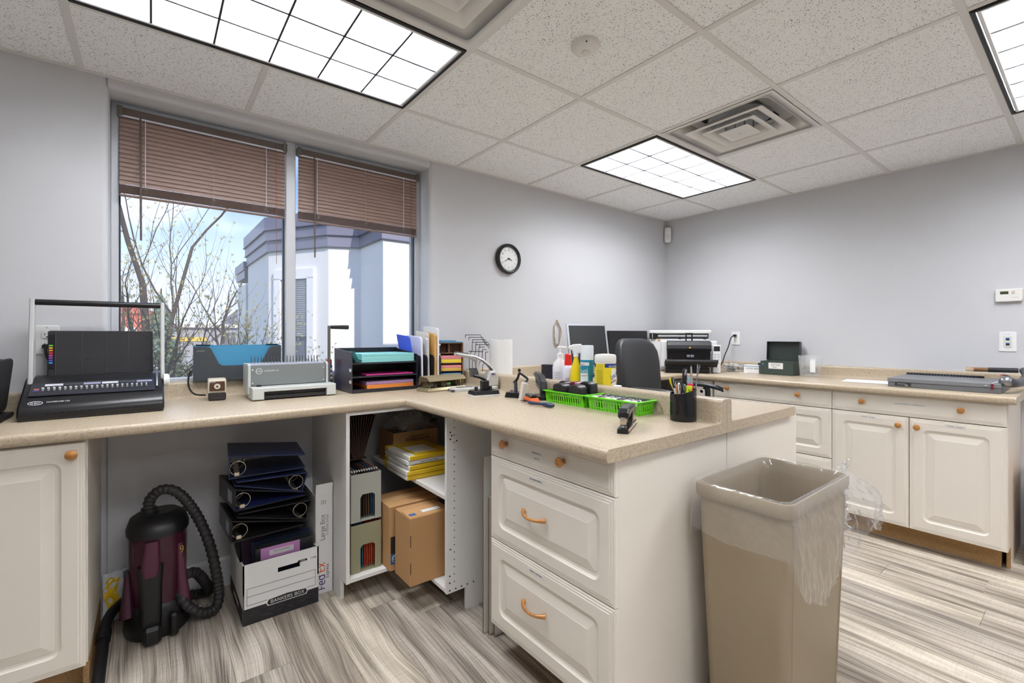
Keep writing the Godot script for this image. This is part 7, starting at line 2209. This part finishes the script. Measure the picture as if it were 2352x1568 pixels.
	P(L, "rim_fold", G.new().sheet(160, 3, func(s: float, v: float) -> Vector3:
		var p: Vector3 = round.call(s, lerpf(0.008, -0.012, v))
		p.y = H + 0.0045 + 0.003 * sin(v * PI) + 0.0015 * fine.get_noise_1d(s * 90.0)
		return p), film)
	# loose twisted tail of the liner
	P(L, "loose_tail", G.new().sheet(18, 14, func(u: float, v: float) -> Vector3:
		var a := Vector3(0.235 + 0.11 * u, H - 0.02 + 0.045 * u - 0.2 * v * (1.0 - 0.5 * u), 0.125 - 0.04 * u)
		return a + Vector3(0.012 * n.get_noise_2d(u * 4.0, v * 4.0), 0.012 * fine.get_noise_2d(u * 4.0, v * 5.0), 0.03 * n.get_noise_2d(v * 5.0 + 9.0, u * 3.0))), film)

# ---------------------------------------------------------------- what the window shows
func outline(pts: Array, grow: float) -> Array:
	var p := PackedVector2Array(pts)
	if grow == 0.0:
		return pts
	var r := Geometry2D.offset_polygon(p, grow, Geometry2D.JOIN_MITER)
	return Array(r[0])

func outdoors() -> void:
	var down := Basis(Vector3(1, 0, 0), Vector3(0, 0, 1), Vector3(0, -1, 0))
	var yard := K("ground_outside")
	bx(yard, "lawn", textured("lawn", "", Color8(150, 142, 110), 0.95, 1.0, 0.6), Vector3(0, -0.45, -14.0), Vector3(60, 0.1, 27.4), 0.0)
	bx(yard, "asphalt", m(170, 168, 168, 0.9), Vector3(0, -0.46, -45.0), Vector3(120, 0.1, 35.0), 0.0)
	bx(yard, "far_field", m(176, 168, 150, 0.95), Vector3(0, -0.48, -130.0), Vector3(300, 0.1, 136.0), 0.0)
	# ---- stucco wing with a stepped metal cornice
	var t := T("stucco_building", "white stucco building with grey stepped metal cornice outside the window", "building")
	var foot := [Vector2(-2.56, -7.37), Vector2(-2.55, -5.47), Vector2(-1.94, -4.42), Vector2(-1.53, -4.23), Vector2(-1.53, -3.37), Vector2(2.4, -3.37), Vector2(2.4, -9.0), Vector2(-1.0, -9.0), Vector2(-1.0, -7.37)]
	P(t, "wall", G.new().at(Vector3(0, 2.53, 0), down).prism(foot, 2.98, 0.0, 0.0, false), stucco())
	var zinc := m(122, 122, 142, 0.45, 0.2)
	var y := 2.52
	for b in [[0.025, 0.17], [0.045, 0.16], [0.065, 0.21]]:
		P(t, "cornice_band", G.new().at(Vector3(0, y + b[1], 0), down).prism(outline(foot, b[0]), b[1] - 0.012, 0.0, 0.0, false), zinc)
		P(t, "cornice_lip", G.new().at(Vector3(0, y + 0.012, 0), down).prism(outline(foot, b[0] + 0.012), 0.012, 0.0, 0.0, false), m(90, 90, 108, 0.45, 0.2))
		y += b[1]
	var annex := [Vector2(-2.585, -8.5), Vector2(-2.585, -7.45), Vector2(-1.1, -7.45), Vector2(-1.1, -8.5)]
	P(t, "annex_wall", G.new().at(Vector3(0, 2.2, 0), down).prism(annex, 2.65, 0.0, 0.0, false), stucco())
	P(t, "cornice_band", G.new().at(Vector3(0, 2.45, 0), down).prism(outline(annex, 0.025), 0.14, 0.0, 0.0, false), zinc)
	P(t, "cornice_band", G.new().at(Vector3(0, 2.62, 0), down).prism(outline(annex, 0.045), 0.16, 0.0, 0.0, false), zinc)
	# the window in its canted face
	var a := Vector3(-2.47, 0, -5.33)
	var b := Vector3(-2.06, 0, -4.63)
	var dir := (b - a).normalized()
	var out := Vector3(-dir.z, 0, dir.x)
	var face := Basis(dir, Vector3.UP, dir.cross(Vector3.UP))
	if face.z.dot(Vector3(-1, 0, 0.6)) < 0.0:
		face = Basis(-dir, Vector3.UP, (-dir).cross(Vector3.UP))
	var mid := (a + b) * 0.5
	var wd := a.distance_to(b)
	var w := Node3D.new()
	w.name = "window"
	t.add_child(w)
	w.transform = Transform3D(face, mid + Vector3(0, 1.22, 0) + face.z * 0.02)
	var tr := m(232, 232, 236, 0.6)
	bx(w, "frame_head", tr, Vector3(0, 0.93, 0), Vector3(wd, 0.16, 0.06), 0.004)
	for s in [-1.0, 1.0]:
		bx(w, "frame_side", tr, Vector3(s * (wd / 2 - 0.07), -0.1, 0), Vector3(0.14, 1.95, 0.06), 0.004)
	bx(w, "pane", m(110, 118, 132, 0.12), Vector3(0, -0.1, -0.012), Vector3(wd - 0.26, 1.9, 0.02), 0.0)
	for i in 26:
		bx(w, "blind_slat", m(150, 156, 166, 0.5), Vector3(0, 0.82 - i * 0.033, 0.004), Vector3(wd - 0.28, 0.024, 0.006), 0.0)
	bx(w, "meeting_rail", m(70, 74, 84, 0.5), Vector3(0, -0.04, 0.006), Vector3(wd - 0.27, 0.03, 0.02), 0.0)
	# ---- trees
	var bark := m(74, 62, 57, 0.9)
	tree("budding_tree", "multi-stemmed budding tree just outside the window", Vector3(-4.08, -0.41, -3.05), [[Vector3(0, 0, 0), Vector3(0.01, 1, 0.0), 0.05, 2.2], [Vector3(0.14, 0, 0.25), Vector3(0.08, 1, 0.02), 0.04, 0.9], [Vector3(0.2, 0, -0.1), Vector3(0.3, 1, -0.05), 0.036, 0.85], [Vector3(-0.1, 0, 0.1), Vector3(-0.12, 1, 0.1), 0.036, 0.95], [Vector3(0.3, 0, 0.0), Vector3(0.5, 1, 0.05), 0.032, 0.8], [Vector3(0.36, 0, 0.2), Vector3(0.34, 1, 0.0), 0.03, 0.7], [Vector3(0.06, 0, -0.2), Vector3(0.16, 1, -0.1), 0.034, 1.1]], bark, 41, true)
	tree("young_shrub", "sparse budding shrub in front of the stucco wall", Vector3(-2.82, -0.41, -3.5), [[Vector3(0, 0, 0), Vector3(0.1, 1, 0.0), 0.018, 0.75], [Vector3(0.06, 0, 0.05), Vector3(0.3, 1, 0.1), 0.015, 0.6], [Vector3(-0.06, 0, 0), Vector3(-0.25, 1, 0.0), 0.015, 0.6]], bark, 52, true)
	tree("distant_bare_tree", "pale bare tree far beyond the car park", Vector3(-1.4, -0.41, -24.0), [[Vector3(0, 0, 0), Vector3(0.02, 1, 0), 0.12, 2.2]], bark, 61, false)
	tree("distant_bare_tree", "pale bare tree far off near the white house", Vector3(1.6, -0.41, -30.0), [[Vector3(0, 0, 0), Vector3(0.05, 1, 0), 0.13, 2.4]], bark, 62, false)
	tree("distant_bare_tree", "tall bare tree far off behind the evergreen", Vector3(-5.2, -0.41, -32.0), [[Vector3(0, 0, 0), Vector3(0.0, 1, 0), 0.14, 2.4]], bark, 63, false)
	# evergreen
	t = T("evergreen_tree", "blue-green spruce beyond the budding tree", "tree", Vector3(-3.75, -0.41, -17.0))
	tb(t, "trunk", m(90, 74, 62, 0.9), [Vector3(0, 0, 0), Vector3(0, 3.2, 0)], [0.1, 0.02], 8)
	rng.seed = 9
	var needles := G.new()
	for i in 260:
		var h := rng.randf_range(0.3, 3.0)
		var r := (3.3 - h) * 0.36 * rng.randf_range(0.6, 1.0)
		var an := rng.randf() * TAU
		var tip := Vector3(cos(an) * r, h - 0.12, sin(an) * r)
		needles.tube([Vector3(0, h, 0), tip * Vector3(0.6, 1, 0.6) + Vector3(0, 0.03, 0), tip], [0.05, 0.07, 0.01], 5)
	var nd := P(t, "foliage", needles, m(104, 124, 112, 0.9))
	nd.set_meta("kind", "stuff")
	# far buildings
	t = T("red_building", "red building seen through the branches", "building", Vector3(-6.5, -0.41, -38.0))
	bx(t, "wall", m(206, 112, 98, 0.9), Vector3(-0.5, 1.5, 0), Vector3(6.4, 3.0, 5), 0.0)
	P(t, "roof", G.new().prism([Vector2(-3.9, 3.0), Vector2(2.9, 3.0), Vector2(-0.5, 4.3)], 5.4, 0.0, -2.7, false), m(190, 96, 88, 0.9))
	for i in 3:
		bx(t, "window", m(230, 230, 232, 0.5), Vector3(-2.4 + i * 1.9, 1.6, 2.52), Vector3(0.8, 1.0, 0.06), 0.0)
	t = T("white_house", "small white gabled house in the distance", "house", Vector3(4.8, -0.41, -52.0), 0.3)
	bx(t, "wall", m(232, 230, 228, 0.8), Vector3(0, 1.5, 0), Vector3(4.5, 3.0, 5), 0.0)
	P(t, "roof", G.new().prism([Vector2(-2.6, 2.9), Vector2(2.6, 2.9), Vector2(0, 5.0)], 5.4, 0.0, -2.7, false), m(120, 118, 124, 0.9))
	for s in [-1.0, 1.0]:
		bx(t, "window", m(70, 76, 90, 0.3), Vector3(s * 1.1, 1.7, 2.52), Vector3(0.8, 1.1, 0.06), 0.0)
	P(t, "gable_wall", G.new().prism([Vector2(-2.3, 2.9), Vector2(2.3, 2.9), Vector2(0, 4.7)], 0.1, 0.0, 2.5, false), m(236, 234, 232, 0.8))
	t = T("low_grey_building", "long low grey building across the car park", "building", Vector3(-0.8, -0.41, -42.0))
	bx(t, "wall", m(150, 150, 158, 0.9), Vector3(0, 1.1, 0), Vector3(4.6, 2.2, 5), 0.0)
	bx(t, "roof", m(196, 194, 196, 0.9), Vector3(0, 2.3, 0), Vector3(5.0, 0.25, 5.6), 0.0)
	bx(t, "sign_band", m(214, 178, 70, 0.7), Vector3(-1.2, 1.3, 2.55), Vector3(2.6, 0.3, 0.06), 0.0)
	bx(t, "door", m(90, 92, 100, 0.6), Vector3(1.6, 0.9, 2.53), Vector3(0.9, 1.8, 0.06), 0.0)

func tree(called: String, label: String, at: Vector3, stems: Array, bark: Material, seed_: int, buds: bool) -> void:
	var t := T(called, label, "tree", at, 0.0, "" if buds else "bare trees in the distance")
	rng.seed = seed_
	var tips := []
	var limbs := G.new()
	for s in stems:
		var trunk := G.new()
		grow(trunk, limbs, tips, s[0], s[1].normalized(), s[2], s[3], 0, 5 if buds else 4)
		P(t, "stem", trunk, bark)
	P(t, "branches", limbs, bark).set_meta("kind", "stuff")
	if buds:
		var g := G.new()
		for q in tips:
			var d: Vector3 = q[1]
			var sd := d.cross(Vector3(0.3, 0.2, 0.9)).normalized()
			for k in [-1.0, 1.0]:
				var tip: Vector3 = q[0] + d * 0.03 + sd * 0.012 * k
				g.tube([q[0], q[0].lerp(tip, 0.5), tip], [0.001, 0.0042, 0.0006], 4, false)
		P(t, "buds", g, m(176, 168, 104, 0.7)).set_meta("kind", "stuff")

func grow(trunk: G, limbs: G, tips: Array, p: Vector3, d: Vector3, r: float, L: float, depth: int, most: int) -> void:
	var n := 4
	var pts := [p]
	var rad := [r]
	var q := p
	var dd := d
	for i in n:
		dd = (dd + Vector3(rng.randf_range(-0.16, 0.16), 0.06, rng.randf_range(-0.16, 0.16))).normalized()
		q += dd * L / n
		pts.append(q)
		rad.append(r * (1.0 - 0.4 * (i + 1) / n))
	(trunk if depth == 0 else limbs).tube(pts, rad, 8 if depth == 0 else (6 if depth < 3 else 4), false)
	if depth >= most:
		tips.append([q, dd])
		return
	var kids := 3 if depth < 3 else rng.randi_range(2, 3)
	for k in kids:
		var f := 1.0 if k == 0 else rng.randf_range(0.35, 0.95)
		var idx := clampi(int(f * n), 1, n)
		var side := Vector3(rng.randf_range(-1, 1), rng.randf_range(-0.1, 0.5), rng.randf_range(-1, 1)).normalized()
		var nd := (dd * (1.1 if k == 0 else 0.75) + side * (0.35 if k == 0 else 0.85)).normalized()
		grow(trunk, limbs, tips, pts[idx], nd, rad[idx] * (0.82 if k == 0 else 0.6), L * rng.randf_range(0.58, 0.82), depth + 1, most)
	if depth >= 2:
		tips.append([pts[2], (dd + Vector3(rng.randf_range(-1, 1), 0.4, rng.randf_range(-1, 1)) * 0.6).normalized()])

func _ready() -> void:
	font.font_names = PackedStringArray(["Droid Sans"])
	lens_and_light()
	surfaces()
	room()
	lamp(-2, 0, "long louvred ceiling light above the window, cut by the top edge")
	lamp(2, 0, "louvred ceiling light beside the square vent, above the far corner")
	lamp(2, 3, "louvred ceiling light with a black edge at the upper corner of the view")
	lamp(-2, 3, "louvred ceiling light straight overhead in the middle of the room")
	lamp(-2, 6, "added louvred fill light, unseen at the far back of the room, window side")  # rear row is added out of view to send fill light under the worktop
	lamp(2, 6, "added louvred fill light, unseen at the far back of the room, clear wall side")  # second added rear lamp, unseen, for fill
	vent(-1, 1, "pale square air diffuser touching the long light over the window")
	vent(2, 1, "square air diffuser with dark gaps next to the far ceiling light")
	blind(-4.128, -3.428, "wider brown venetian blind half raised over the tree view")
	blind(-3.37, -2.642, "narrower-looking brown venetian blind half raised over the white stucco view")
	cabinets()
	left_things()
	peninsula_things()
	far_corner()
	east_run()
	office_chair()
	knee_space()
	cabinet_contents()
	waste_bin()
	outdoors()
